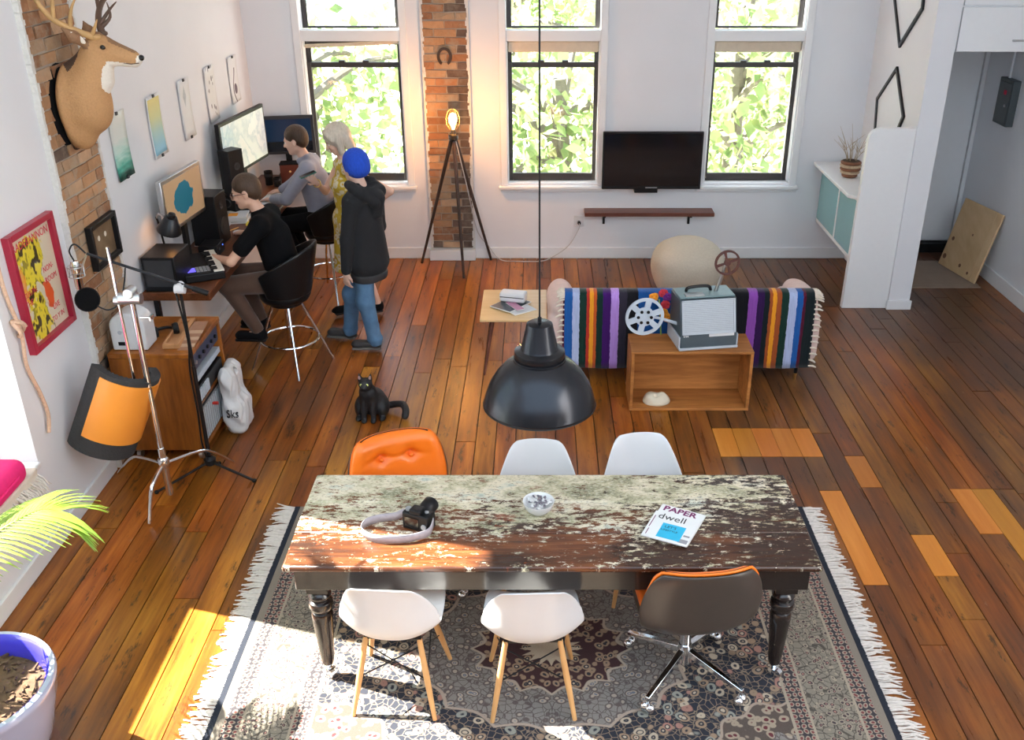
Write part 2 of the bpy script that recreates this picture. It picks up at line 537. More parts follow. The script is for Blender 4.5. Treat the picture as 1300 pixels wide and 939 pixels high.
def blob(name, prims, mats, parent=None, res=0.01, label=None, warp=None, world=True):
    lo = np.min([pbox(p, 0)[0] for p in prims if not p[7]], 0) - 3 * res
    hi = np.max([pbox(p, 0)[1] for p in prims if not p[7]], 0) + 3 * res
    n = np.ceil((hi - lo) / res).astype(int) + 1
    D = np.full(n, 1.0, np.float32)
    ax = [lo[i] + res * np.arange(n[i]) for i in range(3)]
    for p in prims:
        k = p[6]
        a, b = pbox(p, 2 * k + 3 * res)
        i0 = np.clip(np.floor((a - lo) / res).astype(int), 0, n - 1)
        i1 = np.clip(np.ceil((b - lo) / res).astype(int) + 1, 1, n)
        if np.any(i1 <= i0): continue
        sl = tuple(slice(i0[i], i1[i]) for i in range(3))
        X = ax[0][sl[0]][:, None, None]; Y = ax[1][sl[1]][None, :, None]; Z = ax[2][sl[2]][None, None, :]
        d = pdist(p, X, Y, Z).astype(np.float32)
        E = D[sl]
        if p[7]:
            h = np.clip(0.5 - 0.5 * (E + d) / k, 0, 1)
            D[sl] = E * (1 - h) - d * h + k * h * (1 - h)
        else:
            h = np.clip(0.5 + 0.5 * (E - d) / k, 0, 1)
            D[sl] = E * (1 - h) + d * h - k * h * (1 - h)
    S = D < 0
    nx, ny, nz = n
    cx, cy, cz = nx - 1, ny - 1, nz - 1
    acc = np.zeros((3, cx, cy, cz), np.float32); cnt = np.zeros((cx, cy, cz), np.float32)
    cross = []
    for axis in range(3):
        s0 = [slice(None)] * 3; s1 = [slice(None)] * 3
        s0[axis] = slice(0, -1); s1[axis] = slice(1, None)
        A, B = D[tuple(s0)], D[tuple(s1)]
        c = (A < 0) != (B < 0)
        cross.append(c)
        t = np.where(c, A / np.where(c, A - B, 1), 0)
        o1, o2 = [q for q in range(3) if q != axis]
        for d1 in (0, 1):
            for d2 in (0, 1):
                sl = [slice(None)] * 3
                sl[o1] = slice(d1, d1 + (n[o1] - 1)); sl[o2] = slice(d2, d2 + (n[o2] - 1))
                cm = c[tuple(sl)].astype(np.float32)
                acc[axis] += cm * t[tuple(sl)]; acc[o1] += cm * d1; acc[o2] += cm * d2; cnt += cm
    act = cnt > 0
    idx = np.full(act.shape, -1, np.int64)
    ii = np.argwhere(act)
    idx[act] = np.arange(len(ii))
    V = lo + res * (ii + (acc[:, act] / cnt[act]).T)
    F = []
    for axis in range(3):
        c = cross[axis]
        e = np.argwhere(c)
        o1, o2 = (axis + 1) % 3, (axis + 2) % 3
        e = e[(e[:, o1] > 0) & (e[:, o1] < n[o1] - 1) & (e[:, o2] > 0) & (e[:, o2] < n[o2] - 1)]
        q = []
        for d1, d2 in ((1, 1), (0, 1), (0, 0), (1, 0)):
            w = e.copy(); w[:, o1] -= d1; w[:, o2] -= d2
            q.append(idx[w[:, 0], w[:, 1], w[:, 2]])
        q = np.stack(q, 1)
        inside = S[e[:, 0], e[:, 1], e[:, 2]]
        q[~inside] = q[~inside][:, ::-1]
        F.append(q)
    F = np.concatenate(F)
    if warp is not None: V = warp(V)
    ctr = V[F].mean(1)
    if parent is not None and world:
        W = np.array(root_matrix(parent).inverted())
        Vl = V @ W[:3, :3].T + W[:3, 3]
    else:
        Vl = V
    me = bpy.data.meshes.new(name)
    me.vertices.add(len(Vl)); me.vertices.foreach_set('co', Vl.astype(np.float32).ravel())
    me.loops.add(F.size); me.loops.foreach_set('vertex_index', F.ravel().astype(np.int32))
    me.polygons.add(len(F)); me.polygons.foreach_set('loop_start', np.arange(0, F.size, 4, dtype=np.int32))
    if not isinstance(mats, (list, tuple)): mats = [mats]
    for m in mats: me.materials.append(MT[m] if isinstance(m, str) else m)
    if len(mats) > 1:
        pos = [p for p in prims if not p[7]]
        dd = np.stack([pdist(p, ctr[:, 0], ctr[:, 1], ctr[:, 2]) for p in pos])
        me.polygons.foreach_set('material_index', np.array([p[5] for p in pos], np.int32)[dd.argmin(0)])
    me.polygons.foreach_set('use_smooth', np.ones(len(F), bool))
    me.update(calc_edges=True)
    me.validate()
    o = bpy.data.objects.new(name, me)
    COL.objects.link(o)
    if parent is not None: o.parent = parent
    return o

# ------------------------------------------------------------------ the room shell
XL, XR, YB, YF, ZC = -2.895, 4.56, 9.93, -0.5, 4.8

def board_mat(name, c_dark, c_mid, c_hi, new=False):
    t = NT(name)
    v = t.coord((22, 1.4, 22), rnd=True)
    g = t.noise(v, 1.0, 6, 0.65)
    v2 = t.coord((5, 0.7, 5), rnd=True)
    g2 = t.noise(v2, 1.0, 3)
    pos = t.n('NewGeometry').outputs['Position']
    mp = t.n('Mapping'); mp.inputs['Scale'].default_value = (0.9, 0.55, 0.9)
    t.t.links.new(pos, mp.inputs[0])
    w = t.noise(mp.outputs[0], 1.0, 3, 0.6)
    f = t.step(t.M('ADD', t.M('MULTIPLY', g, 0.55), t.M('MULTIPLY', g2, 0.55)), 0.34, 0.76)
    col = t.ramp(f, [(0.0, c_dark), (0.5, c_mid), (1.0, c_hi)])
    hsv = t.n('HueSaturation')
    t.set(hsv.inputs['Color'], col)
    rnd = t.rand()
    t.t.links.new(t.M('ADD', 0.72, t.M('MULTIPLY', rnd, 0.52)), hsv.inputs['Value'])
    t.t.links.new(t.M('ADD', 0.492, t.M('MULTIPLY', t.M('FRACT', t.M('MULTIPLY', rnd, 17.3)), 0.018)), hsv.inputs['Hue'])
    col = hsv.outputs[0]
    if not new:
        # traffic wear: grey-brown bare wood in large irregular patches
        xs = t.n('SeparateXYZ'); t.t.links.new(pos, xs.inputs[0])
        side = t.step(xs.outputs[0], -0.6, 3.2)  # paints in the light: boards greyer away from the warm left side
        wear = t.step(t.M('ADD', w, t.M('MULTIPLY', side, 0.22)), 0.50, 0.80)
        col = t.mix(t.M('MULTIPLY', wear, 0.82), col, (0.075, 0.042, 0.028))
        mp2 = t.n('Mapping'); mp2.inputs['Scale'].default_value = (14, 3.0, 14)
        t.t.links.new(pos, mp2.inputs[0])
        sc = t.noise(mp2.outputs[0], 1.0, 8, 0.75)
        col = t.mix(t.M('MULTIPLY', t.step(sc, 0.64, 0.71), 0.55), col, (0.42, 0.30, 0.20))
        col = t.mix(t.M('MULTIPLY', t.step(sc, 0.43, 0.36), 0.8), col, (0.02, 0.012, 0.008))
        rough = t.M('ADD', 0.20, t.M('MULTIPLY', g, 0.22))
    else:
        rough = 0.35
    t.bsdf(color=col, rough=rough, spec=0.3, normal=t.bump(g, 0.12, 0.004))
    MT[name] = t.m

board_mat('board_old', (0.055, 0.015, 0.004), (0.27, 0.080, 0.010), (0.50, 0.185, 0.026))
board_mat('board_new', (0.45, 0.155, 0.022), (0.54, 0.195, 0.030), (0.64, 0.26, 0.05), True)

fl = MB().bx(XL - 0.05, XR + 0.3, YF, 10.30, -0.25, -0.022).build('floor', 'ink_black', angle=0)
struct(fl)
W = 0.1435
X0 = 1.838 - 33 * W
new_runs = {}
def patch(xa, xb, ya, yb):
    for i in range(80):
        cx = X0 + (i + 0.5) * W
        if xa < cx < xb: new_runs.setdefault(i, []).append((ya, yb))
patch(1.20, 2.03, 5.79, 6.19); patch(1.83, 1.97, 4.39, 5.36); patch(2.11, 2.27, 5.40, 5.80)
patch(2.26, 2.40, 4.47, 4.87); patch(2.68, 2.83, 4.88, 5.38); patch(2.83, 2.98, 4.10, 5.38)
rb = random.Random(11)
for i in range(54):
    xa, xb = X0 + i * W, X0 + (i + 1) * W
    if xb < XL + 0.02 or xa > XR: continue
    xa = max(xa, XL); xb = min(xb, XR)
    yend = YB if xa < 3.47 else 10.22
    runs = sorted(new_runs.get(i, []))
    y = 2.5 - rb.random() * 0.9
    segs = []
    while y < yend - 0.02:
        nxt = [r for r in runs if r[1] > y + 0.01]
        if nxt and abs(nxt[0][0] - y) < 0.01:
            segs.append((y, nxt[0][1], True)); y = nxt[0][1]; continue
        ln = rb.uniform(1.7, 3.6)
        e = y + ln
        if nxt and e > nxt[0][0] - 0.35: e = nxt[0][0]
        if yend - e < 0.5 and not (nxt and e == nxt[0][0]): e = yend
        e = min(e, yend)
        segs.append((y, e, False)); y = e
    for (ya, yb, nw) in segs:
        g = 0.0030 if not nw else 0.0014
        dz = rb.uniform(-0.0015, 0.0005)
        c = ((xa + xb) / 2, (ya + yb) / 2, 0)
        m = MB().bx(xa + g, xb - g, ya + g, yb - g, -0.0218, dz)
        o = m.build('floor_board', 'board_new' if nw else 'board_old', fl, loc=c, angle=0)

def wall_boxes(name, boxes, mat='white_wall'):
    m = MB()
    for b in boxes: m.bx(*b)
    return struct(m.build(name, mat, angle=0))

WINX = [(-2.34, -1.37), (-0.33, 0.60), (1.71, 2.60)]
WZ0, WZ1 = 0.82, 3.72
T = 0.36
bb = []
edges = [XL - 0.45] + [q for w in WINX for q in w] + [3.49]
for i in range(0, len(edges), 2): bb.append((edges[i], edges[i + 1], YB, YB + T, -0.25, ZC))
for a, b in WINX:
    bb.append((a, b, YB, YB + T, -0.25, WZ0)); bb.append((a, b, YB, YB + T, WZ1, ZC))
wall_back = wall_boxes('wall_back', bb)
XO = XL - 0.45
LW = (2.55, 4.78); LZ0, LZ1 = 0.55, 4.25
wall_left = wall_boxes('wall_left', [(XO, XL, YF, LW[0], -0.25, ZC), (XO, XL, LW[1], YB, -0.25, ZC),
                                     (XO, XL, LW[0], LW[1], -0.25, LZ0), (XO, XL, LW[0], LW[1], LZ1, ZC)])
wall_right = wall_boxes('wall_right', [(XR, XR + 0.2, YF, 10.42, -0.25, ZC)])
wall_boxes('wall_alcove', [(3.495, XR, 10.22, 10.42, -0.25, ZC)])
wall_boxes('wall_partition', [(3.29, 3.49, 8.48, YB, -0.022, ZC)])
wall_boxes('ceiling', [(XO, XR + 0.2, 2.6, 10.42, ZC, ZC + 0.15)])
# unseen gallery at the camera, added to shade near chairs and admit daylight above
wall_boxes('unseen_wall_front', [(XO, XR + 0.2, YF - 0.15, YF, -0.25, 1.98)])
struct(MB().bx(XL + 0.002, XR - 0.002, YF - 0.15, 0.85, 2.0, 2.2).build('unseen_gallery', 'board_old', angle=0))
hw = [(2.865, 0), (3.29, 0), (3.29, 1.69), (2.99, 1.69)] + [(2.99 - 0.105 * math.sin(a), 1.585 + 0.105 * math.cos(a)) for a in [R(q) for q in (22, 45, 68, 90)]]
struct(MB().prism(hw, -8.56, -8.50, M=basis((0, 0, 0), (1, 0, 0), (0, 0, 1), (0, -1, 0))).build('wall_divider', 'white_trim', bevel=0.004))

# skirting boards
struct(MB().bx(XL + 0.001, -1.17, YB - 0.022, YB - 0.001, 0.001, 0.12).bx(-0.69, 3.288, YB - 0.022, YB - 0.001, 0.001, 0.12).build('baseboard_back', 'white_trim', bevel=0.004))
struct(MB().bx(XL + 0.001, XL + 0.022, 2.5, 5.62, 0.001, 0.11).bx(XL + 0.001, XL + 0.022, 6.31, YB - 0.024, 0.001, 0.11).build('baseboard_left', 'white_trim', bevel=0.004))
struct(MB().bx(XR - 0.022, XR - 0.001, 2.5, 10.2, 0.001, 0.14).build('baseboard_right', 'white_trim', bevel=0.004))
struct(MB().bx(3.275, 3.505, 8.455, 8.478, 0.001, 0.09).build('baseboard_partition', 'white_trim', bevel=0.004))
# the dark gap, bare sub-floor sheet and the door in the alcove
struct(MB().bx(3.50, 4.50, 10.10, 10.218, 0.001, 0.10).build('trim_1', 'black_plastic'))
dr = sroot('door_1', (4.0, 10.16, 0))
MB().bx(3.50, 4.505, 10.185, 10.215, 0.115, 3.0).build('door_panel', 'white_trim', dr, world=True, bevel=0.004)
MB().bx(4.515, 4.558, 10.17, 10.215, 0.001, 3.0).build('door_jamb', 'white_trim', dr, world=True, bevel=0.004)
sh = MB().bx(3.56, 4.40, 9.02, 9.80, 0.0012, 0.012).build('floor_sheet', pm('hardboard', (0.27, 0.20, 0.15), 0.7, var=0.15, scale=6), loc=(3.98, 9.4, 0.0012))
tag(sh, 'flat brown hardboard sheet lying on the floor of the alcove', 'board')

# ------------------------------------------------------------------ brick piers
rk = random.Random(5)
def brick_mesh(w, h, d, name):
    m = MB().box((0, 0, 0), (w, d, h))
    m.v = [(x + rk.uniform(-1, 1) * 0.006, y + rk.uniform(-1, 1) * 0.004, z + rk.uniform(-1, 1) * 0.005) for x, y, z in m.v]
    return m
def brick_pier(wall, M, width, z0, z1, plinth, cols, soot):
    """brick face standing a little proud of the plaster; M maps (along, out, up) to the world"""
    mo = MB().box((width / 2, 0.0095, (z0 + z1) / 2), (width, 0.019, z1 - z0), 0, M)
    pier = mo.build('brick_pier', 'mortar', wall, world=True, angle=0)
    h = 0.077
    rows = int((z1 - z0) / h)
    bl = width / cols
    for r in range(rows):
        off = 0 if r % 2 else bl / 2
        x = 0.0
        parts = []
        first = bl - off if off else bl
        while x < width - 0.02:
            ln = min(first if x == 0 else bl, width - x)
            parts.append((x, ln)); x += ln
        for (x, ln) in parts:
            if ln < 0.04: continue
            m = brick_mesh(ln - 0.011, h - 0.011, 0.03, 'brick')
            c = M @ Vector((x + ln / 2, 0.012 + rk.uniform(-0.004, 0.006), z0 + (r + 0.5) * h))
            q = rk.random()
            mat = 'brick_a' if q < 0.45 else ('brick_b' if q < 0.72 else 'brick_c')
            if soot and x + ln / 2 > width * 0.66 and rk.random() < 0.85: mat = 'brick_soot'
            elif rk.random() < 0.02: mat = 'brick_soot'
            o = m.build('brick', mat, pier, angle=0)
            o.location = c
            o.rotation_euler = (M.to_3x3() @ Matrix.Rotation(rk.uniform(-0.012, 0.012), 3, 'Y')).to_euler()
    for sx, sg in ((0, -1), (width, 1)):
        pe = MB()
        z = z0
        while z < z1:
            hh = rk.uniform(0.02, 0.055)
            w0 = rk.uniform(0.012, 0.035)
            pe.box((sx + sg * (0.012 - w0 / 2 + 0.004), 0.016, z + hh / 2), (w0, 0.03 + rk.uniform(0, 0.014), hh * 1.05), 0, M)
            z += hh
        pe.build('plaster_edge', 'plaster_edge', pier, world=True, angle=0)
    return pier
Mb = basis((-1.145, YB, 0), (1, 0, 0), (0, -1, 0), (0, 0, 1))
brick_pier(wall_back, Mb, 0.44, 0.12, 3.0, True, 2, True)
struct(MB().bx(-1.175, -0.685, YB - 0.10, YB - 0.001, 0.001, 0.115).build('trim_2', 'white_trim', bevel=0.005))
Ml = basis((XL, 5.66, 0), (0, 1, 0), (1, 0, 0), (0, 0, 1))
brick_pier(wall_left, Ml, 0.62, 0.0, 3.15, False, 3, False)

# ------------------------------------------------------------------ windows
tg = NT('window_glass')
mixn = tg.n('MixShader', {0: 0.05})
tr = tg.n('BsdfTransparent', {0: (0.97, 0.98, 0.97)}); gl = tg.n('BsdfGlossy', {0: (1, 1, 1), 'Roughness': 0.02})
tg.t.links.new(tr.outputs[0], mixn.inputs[1]); tg.t.links.new(gl.outputs[0], mixn.inputs[2]); tg.t.links.new(mixn.outputs[0], tg.out.inputs[0])
MT['glass'] = tg.m
tf = NT('sun_stop_glass')  # for the added lower pane that scatters the low sun
mixn = tf.n('MixShader', {0: 0.55})
a = tf.n('BsdfDiffuse', {0: (0.85, 0.87, 0.88)}); b = tf.n('BsdfTranslucent', {0: (0.9, 0.92, 0.93)})
tf.t.links.new(a.outputs[0], mixn.inputs[1]); tf.t.links.new(b.outputs[0], mixn.inputs[2]); tf.t.links.new(mixn.outputs[0], tf.out.inputs[0])
MT['sun_stop'] = tf.m
mk('blind', (0.62, 0.52, 0.40), 0.8)
mk('sill_stone', (0.74, 0.74, 0.72), 0.5)

def rect_frame(m, x0, x1, z0, z1, y0, y1, w, wb=None):
    wb = wb or w
    m.bx(x0, x0 + w, y0, y1, z0, z1); m.bx(x1 - w, x1, y0, y1, z0, z1)
    m.bx(x0 + w, x1 - w, y0, y1, z0, z0 + wb); m.bx(x0 + w, x1 - w, y0, y1, z1 - w, z1)

for k, (x0, x1) in enumerate(WINX):
    w = sroot('window_%d' % (k + 1), ((x0 + x1) / 2, YB, 0))
    c = MB()
    for xa, xb in ((x0 - 0.07, x0), (x1, x1 + 0.07)): c.bx(xa, xb, YB - 0.025, YB - 0.001, 0.80, WZ1 + 0.08)
    c.bx(x0, x1, YB - 0.025, YB - 0.001, WZ1, WZ1 + 0.08)
    c.build('casing', 'white_trim', w, world=True, bevel=0.004)
    MB().bx(x0 - 0.09, x1 + 0.09, YB - 0.07, YB + 0.12, 0.768, 0.80).bx(x0 - 0.08, x1 + 0.08, YB - 0.03, YB - 0.001, 0.735, 0.766).build('window_sill', 'white_trim', w, world=True, bevel=0.006)
    MB().bx(x0, x1, YB - 0.012, YB + 0.13, 2.235, 2.335).build('transom', 'white_trim', w, world=True, bevel=0.004)
    jm = MB()
    for xa, xb in ((x0 + 0.001, x0 + 0.012), (x1 - 0.012, x1 - 0.001)): jm.bx(xa, xb, YB, YB + 0.10, 0.83, 2.23)
    jm.build('jamb', 'white_trim', w, world=True)
    for nm, za, zb, y, wb in (('upper_sash', 2.34, WZ1 - 0.002, 0.14, 0.02), ('top_sash', 1.965, 2.23, 0.15, 0.045), ('bottom_sash', WZ0 + 0.003, 2.02, 0.105, 0.075)):
        m = MB(); rect_frame(m, x0 + 0.002, x1 - 0.002, za, zb, YB + y, YB + y + 0.04, 0.05, wb)
        s = m.build(nm, 'sash_black', w, world=True, bevel=0.004)
        MB().bx(x0 + 0.052, x1 - 0.052, YB + y + 0.017, YB + y + 0.022, za + wb, zb - 0.05).build('pane', 'glass', s, world=True, angle=0)
    lk = MB()
    for q in (0.30, 0.7): lk.bx(x0 + (x1 - x0) * 0.5 - 0.03 + (q - .5) * 0.6, x0 + (x1 - x0) * 0.5 + 0.03 + (q - .5) * 0.6, YB + 0.085, YB + 0.135, 2.021, 2.04)
    lk.build('sash_lock', 'sash_black', w, world=True)
    if k:
        MB().bx(x0 + 0.015, x1 - 0.015, YB + 0.03, YB + 0.085, 2.125, 2.233).build('blind_roll', 'blind', w, world=True, bevel=0.02)
    else:
        M = Matrix.Translation(((x0 + x1) / 2, YB + 0.05, 2.20)) @ Matrix.Rotation(R(-2.2), 4, 'Y')
        MB().box((0, 0, 0), (0.93, 0.04, 0.035), 0, M).build('blind_roll', 'blind', w, world=True, bevel=0.012)
# tall side window over the seat; translucent lower pane added to cut low sun
w = sroot('window_4', (XL, 3.7, 0))
MB().bx(XO + 0.04, XL + 0.02, LW[0] + 0.001, LW[1] - 0.001, LZ0 + 0.001, LZ0 + 0.03).build('window_sill', 'white_trim', w, world=True, bevel=0.008)
fm = MB()
for ya, yb in ((LW[0], LW[0] + 0.09), (LW[1] - 0.16, LW[1])): fm.bx(XO, XO + 0.08, ya, yb, LZ0 + 0.03, LZ1)
fm.bx(XO, XO + 0.08, LW[0] + 0.09, LW[1] - 0.16, LZ1 - 0.07, LZ1)
fm.bx(XO, XO + 0.08, LW[0] + 0.09, LW[1] - 0.16, LZ0 + 0.03, LZ0 + 0.09)
fm.bx(XO, XO + 0.08, LW[0] + 0.09, LW[1] - 0.16, 1.42, 1.49)
f = fm.build('window_frame', 'white_trim', w, world=True, bevel=0.004)
MB().bx(XO + 0.03, XO + 0.036, LW[0] + 0.09, LW[1] - 0.16, 1.49, LZ1 - 0.07).build('pane', 'glass', f, world=True, angle=0)
MB().bx(XO + 0.03, XO + 0.036, LW[0] + 0.09, LW[1] - 0.16, LZ0 + 0.09, 1.42).build('pane', 'sun_stop', f, world=True, angle=0)

# ------------------------------------------------------------------ street and trees outside
st = MB().bx(-40, 40, 12, 90, -5.2, -5.0).build('street', 'street', angle=0); struct(st)
tl = NT('leaves')
mixn = tl.n('MixShader', {0: 0.55})
gr = tl.ramp(tl.noise(tl.coord((1, 1, 1)), 1.6, 2), [(0.35, (0.20, 0.29, 0.12)), (0.5, (0.32, 0.40, 0.18)), (0.65, (0.46, 0.46, 0.23))])
a = tl.n('BsdfDiffuse'); tl.t.links.new(gr, a.inputs[0]); b = tl.n('BsdfTranslucent'); tl.t.links.new(gr, b.inputs[0])
tl.t.links.new(a.outputs[0], mixn.inputs[1]); tl.t.links.new(b.outputs[0], mixn.inputs[2]); tl.t.links.new(mixn.outputs[0], tl.out.inputs[0])
MT['leaves'] = tl.m
def tree(x, y, h, cr, seed, label, n=2000):
    rg = np.random.default_rng(seed); rr = random.Random(seed)
    t = thing('street_tree', label, 'tree', (x, y, -5.0), 0, None)
    tm = MB()
    top = Vector((rr.uniform(-.4, .4), rr.uniform(-.4, .4), h * 0.72))
    tm.tube(bez([(0, 0, 0), (rr.uniform(-.2, .2), 0.1, h * 0.3), top], 6), [0.26 - 0.15 * i / 12 for i in range(13)], 9)
    tips = []
    for i in range(11):
        a = rr.uniform(0, 2 * PI); z0 = h * rr.uniform(0.35, 0.7); L = cr * rr.uniform(0.6, 1.0)
        s0 = Vector((top.x * z0 / h, top.y * z0 / h, z0))
        e = s0 + Vector((math.cos(a) * L, math.sin(a) * L, rr.uniform(-0.3, 1.3)))
        tm.tube(bez([s0, (s0 + e) / 2 + Vector((0, 0, 0.25)), e], 4), [0.09 - 0.075 * j / 8 for j in range(9)], 6)
        tips += [(s0 + e) / 2, e, e, s0 * 0.3 + e * 0.7]
    tm.build('trunk', 'bark', t)
    tips = np.array([tuple(q) for q in tips])
    ctr = tips[rg.integers(0, len(tips), n)] + rg.normal(0, 0.55, (n, 3))
    u = rg.normal(size=(n, 3)); u /= np.linalg.norm(u, axis=1)[:, None]
    v = np.cross(u, rg.normal(size=(n, 3))); v /= np.linalg.norm(v, axis=1)[:, None]
    s = rg.uniform(0.09, 0.17, (n, 1))
    V = np.stack([ctr - u * s, ctr + v * s * 0.55, ctr + u * s, ctr - v * s * 0.55], 1).reshape(-1, 3)
    me = bpy.data.meshes.new('foliage')
    me.from_pydata(V.tolist(), [], np.arange(4 * n).reshape(-1, 4).tolist())
    me.materials.append(MT['leaves'])
    o = bpy.data.objects.new('foliage', me); COL.objects.link(o); o.parent = t
    o['kind'] = 'stuff'
    return t
tree(-3.6, 15.5, 8.6, 2.3, 1, 'leafy green tree outside the window behind the computer desk')
tree(-1.3, 21.0, 9.5, 2.6, 2, 'tree seen through the gap between the desk window and the brick pier', 1900)
tree(0.5, 15.0, 8.4, 2.2, 3, 'leafy green tree outside the middle window behind the lamp cord')
tree(3.3, 16.0, 9.0, 2.3, 4, 'leafy green tree outside the window behind the television')
tree(4.6, 23.0, 9.5, 2.8, 6, 'tree standing farther off outside the window beside the television', 1900)

# ------------------------------------------------------------------ rug
def rug_material():
    t = NT('rug_pattern')
    tc = t.n('TexCoord').outputs['Object']
    xs = t.n('SeparateXYZ'); t.t.links.new(tc, xs.inputs[0])
    x, y = xs.outputs[0], xs.outputs[1]
    ax, ay = t.M('ABSOLUTE', x), t.M('ABSOLUTE', y)
    ex = t.M('SUBTRACT', 1.62, ax); ey = t.M('SUBTRACT', 1.30, ay)
    e = t.M('MINIMUM', ex, ey)
    cb = t.n('CombineXYZ'); t.t.links.new(ax, cb.inputs[0]); t.t.links.new(y, cb.inputs[1])
    sym = cb.outputs[0]
    def vor(scale, feature='F1', rnd=0.9):
        nd = t.n('TexVoronoi', {'Scale': scale, 'Randomness': rnd}, feature=feature)
        nz = t.n('TexNoise', {'Scale': 9.0, 'Detail': 2.0})
        t.t.links.new(sym, nz.inputs['Vector'])
        vm = t.n('VectorMath', operation='MULTIPLY_ADD')
        t.t.links.new(nz.outputs['Color'], vm.inputs[0]); vm.inputs[1].default_value = (0.05, 0.05, 0); t.t.links.new(sym, vm.inputs[2])
        t.t.links.new(vm.outputs[0], nd.inputs['Vector'])
        return nd
    navy = (0.028, 0.030, 0.040); cream = (0.40, 0.33, 0.25); tan = (0.27, 0.19, 0.13); wine = (0.12, 0.022, 0.030)
    greyg = (0.24, 0.24, 0.21); rose = (0.30, 0.16, 0.13); blueg = (0.17, 0.20, 0.24)
    # field: round flowers on navy, ring and heart in other tones, curling stems between them
    v = vor(17.0); d = v.outputs['Distance']
    cellc = t.n('SeparateColor'); t.t.links.new(v.outputs['Color'], cellc.inputs[0])
    petal = t.ramp(cellc.outputs[0], [(0, tan), (0.3, cream), (0.55, rose), (0.8, greyg)], 'CONSTANT')
    flower = t.mix(t.step(d, 0.50, 0.44), navy, petal)
    flower = t.mix(t.M('MULTIPLY', t.step(d, 0.31, 0.27), 1.0), flower, navy)
    flower = t.mix(t.step(d, 0.23, 0.19), flower, cream)
    flower = t.mix(t.step(d, 0.10, 0.07), flower, wine)
    v2 = vor(31.0, 'DISTANCE_TO_EDGE'); stem = t.step(v2.outputs['Distance'], 0.07, 0.03)
    field = t.mix(t.M('MULTIPLY', stem, t.step(d, 0.48, 0.54)), flower, (0.20, 0.15, 0.11))
    # medallion: scalloped rings round the centre
    ang = t.M('ARCTAN2', y, t.M('MULTIPLY', x, 0.8))
    rr = t.M('SQRT', t.M('ADD', t.M('POWER', t.M('MULTIPLY', ax, 0.78), 2.0), t.M('POWER', ay, 2.0)))
    sc = t.M('ADD', rr, t.M('MULTIPLY', t.M('ABSOLUTE', t.M('SINE', t.M('MULTIPLY', ang, 8.0))), 0.045))
    v3 = vor(40.0); d3 = v3.outputs['Distance']
    v6 = vor(21.0); d6 = v6.outputs['Distance']
    pale = t.mix(t.step(d6, 0.50, 0.45), (0.20, 0.185, 0.17), (0.105, 0.085, 0.08)); pale = t.mix(t.step(d6, 0.36, 0.31), pale, (0.33, 0.28, 0.23))
    pale = t.mix(t.step(d6, 0.22, 0.18), pale, (0.13, 0.14, 0.17)); pale = t.mix(t.step(d6, 0.11, 0.08), pale, (0.36, 0.30, 0.25)); pale = t.mix(t.M('MULTIPLY', stem, t.step(d6, 0.46, 0.52)), pale, (0.10, 0.08, 0.075))
    winef = t.mix(t.step(d6, 0.50, 0.44), (0.055, 0.028, 0.030), tan); winef = t.mix(t.step(d6, 0.30, 0.26), winef, navy); winef = t.mix(t.step(d6, 0.15, 0.12), winef, cream)
    field = t.mix(t.step(sc, 0.575, 0.57), field, (0.34, 0.27, 0.22))
    field = t.mix(t.step(sc, 0.56, 0.555), field, pale)
    field = t.mix(t.step(sc, 0.33, 0.325), field, (0.36, 0.30, 0.24))
    field = t.mix(t.step(sc, 0.315, 0.31), field, winef)
    field = t.mix(t.step(sc, 0.13, 0.125), field, cream)
    # spandrels in the corners of the field
    main0 = t.mix(t.step(d6, 0.50, 0.44), (0.09, 0.07, 0.06), (0.30, 0.24, 0.18)); main0 = t.mix(t.step(d6, 0.26, 0.22), main0, (0.11, 0.03, 0.035))
    cx = t.M('SUBTRACT', 1.13, ax); cy = t.M('SUBTRACT', 0.81, ay)
    rc = t.M('ADD', t.M('SQRT', t.M('ADD', t.M('POWER', cx, 2.0), t.M('POWER', cy, 2.0))), t.M('MULTIPLY', t.M('SINE', t.M('MULTIPLY', t.M('ARCTAN2', cy, cx), 14.0)), 0.02))
    field = t.mix(t.step(rc, 0.445, 0.44), field, (0.32, 0.25, 0.2))
    field = t.mix(t.step(rc, 0.43, 0.425), field, main0)
    field = t.mix(t.step(rc, 0.25, 0.245), field, pale)
    # borders from the outside inwards
    v4 = vor(30.0); d4 = v4.outputs['Distance']
    main = t.mix(t.step(d4, 0.44, 0.40), (0.205, 0.18, 0.145), (0.30, 0.25, 0.19)); main = t.mix(t.step(d4, 0.34, 0.29), main, (0.06, 0.045, 0.05))
    main = t.mix(t.step(d4, 0.20, 0.16), main, rose); main = t.mix(t.M('MULTIPLY', stem, t.step(d4, 0.40, 0.46)), main, (0.075, 0.065, 0.055))
    v5 = vor(30.0, 'F1', 0.15); d5 = v5.outputs['Distance']
    minor = t.mix(t.step(d5, 0.45, 0.40), (0.045, 0.04, 0.045), (0.29, 0.23, 0.18)); minor = t.mix(t.step(d5, 0.26, 0.22), minor, (0.16, 0.05, 0.05))
    col = field
    for lim, c in ((0.49, (0.31, 0.26, 0.2)), (0.475, minor), (0.40, (0.31, 0.26, 0.2)), (0.388, main), (0.165, (0.31, 0.26, 0.2)), (0.152, minor), (0.075, (0.20, 0.17, 0.14))):
        col = t.mix(t.M('LESS_THAN', e, lim), col, c)
    col = t.mix(t.M('LESS_THAN', ex, 0.035), col, (0.022, 0.025, 0.035))
    nz = t.noise(tc, 260, 2)
    hsv = t.n('HueSaturation'); t.set(hsv.inputs['Color'], col)
    t.t.links.new(t.M('ADD', 0.72, t.M('MULTIPLY', nz, 0.75)), hsv.inputs['Value'])
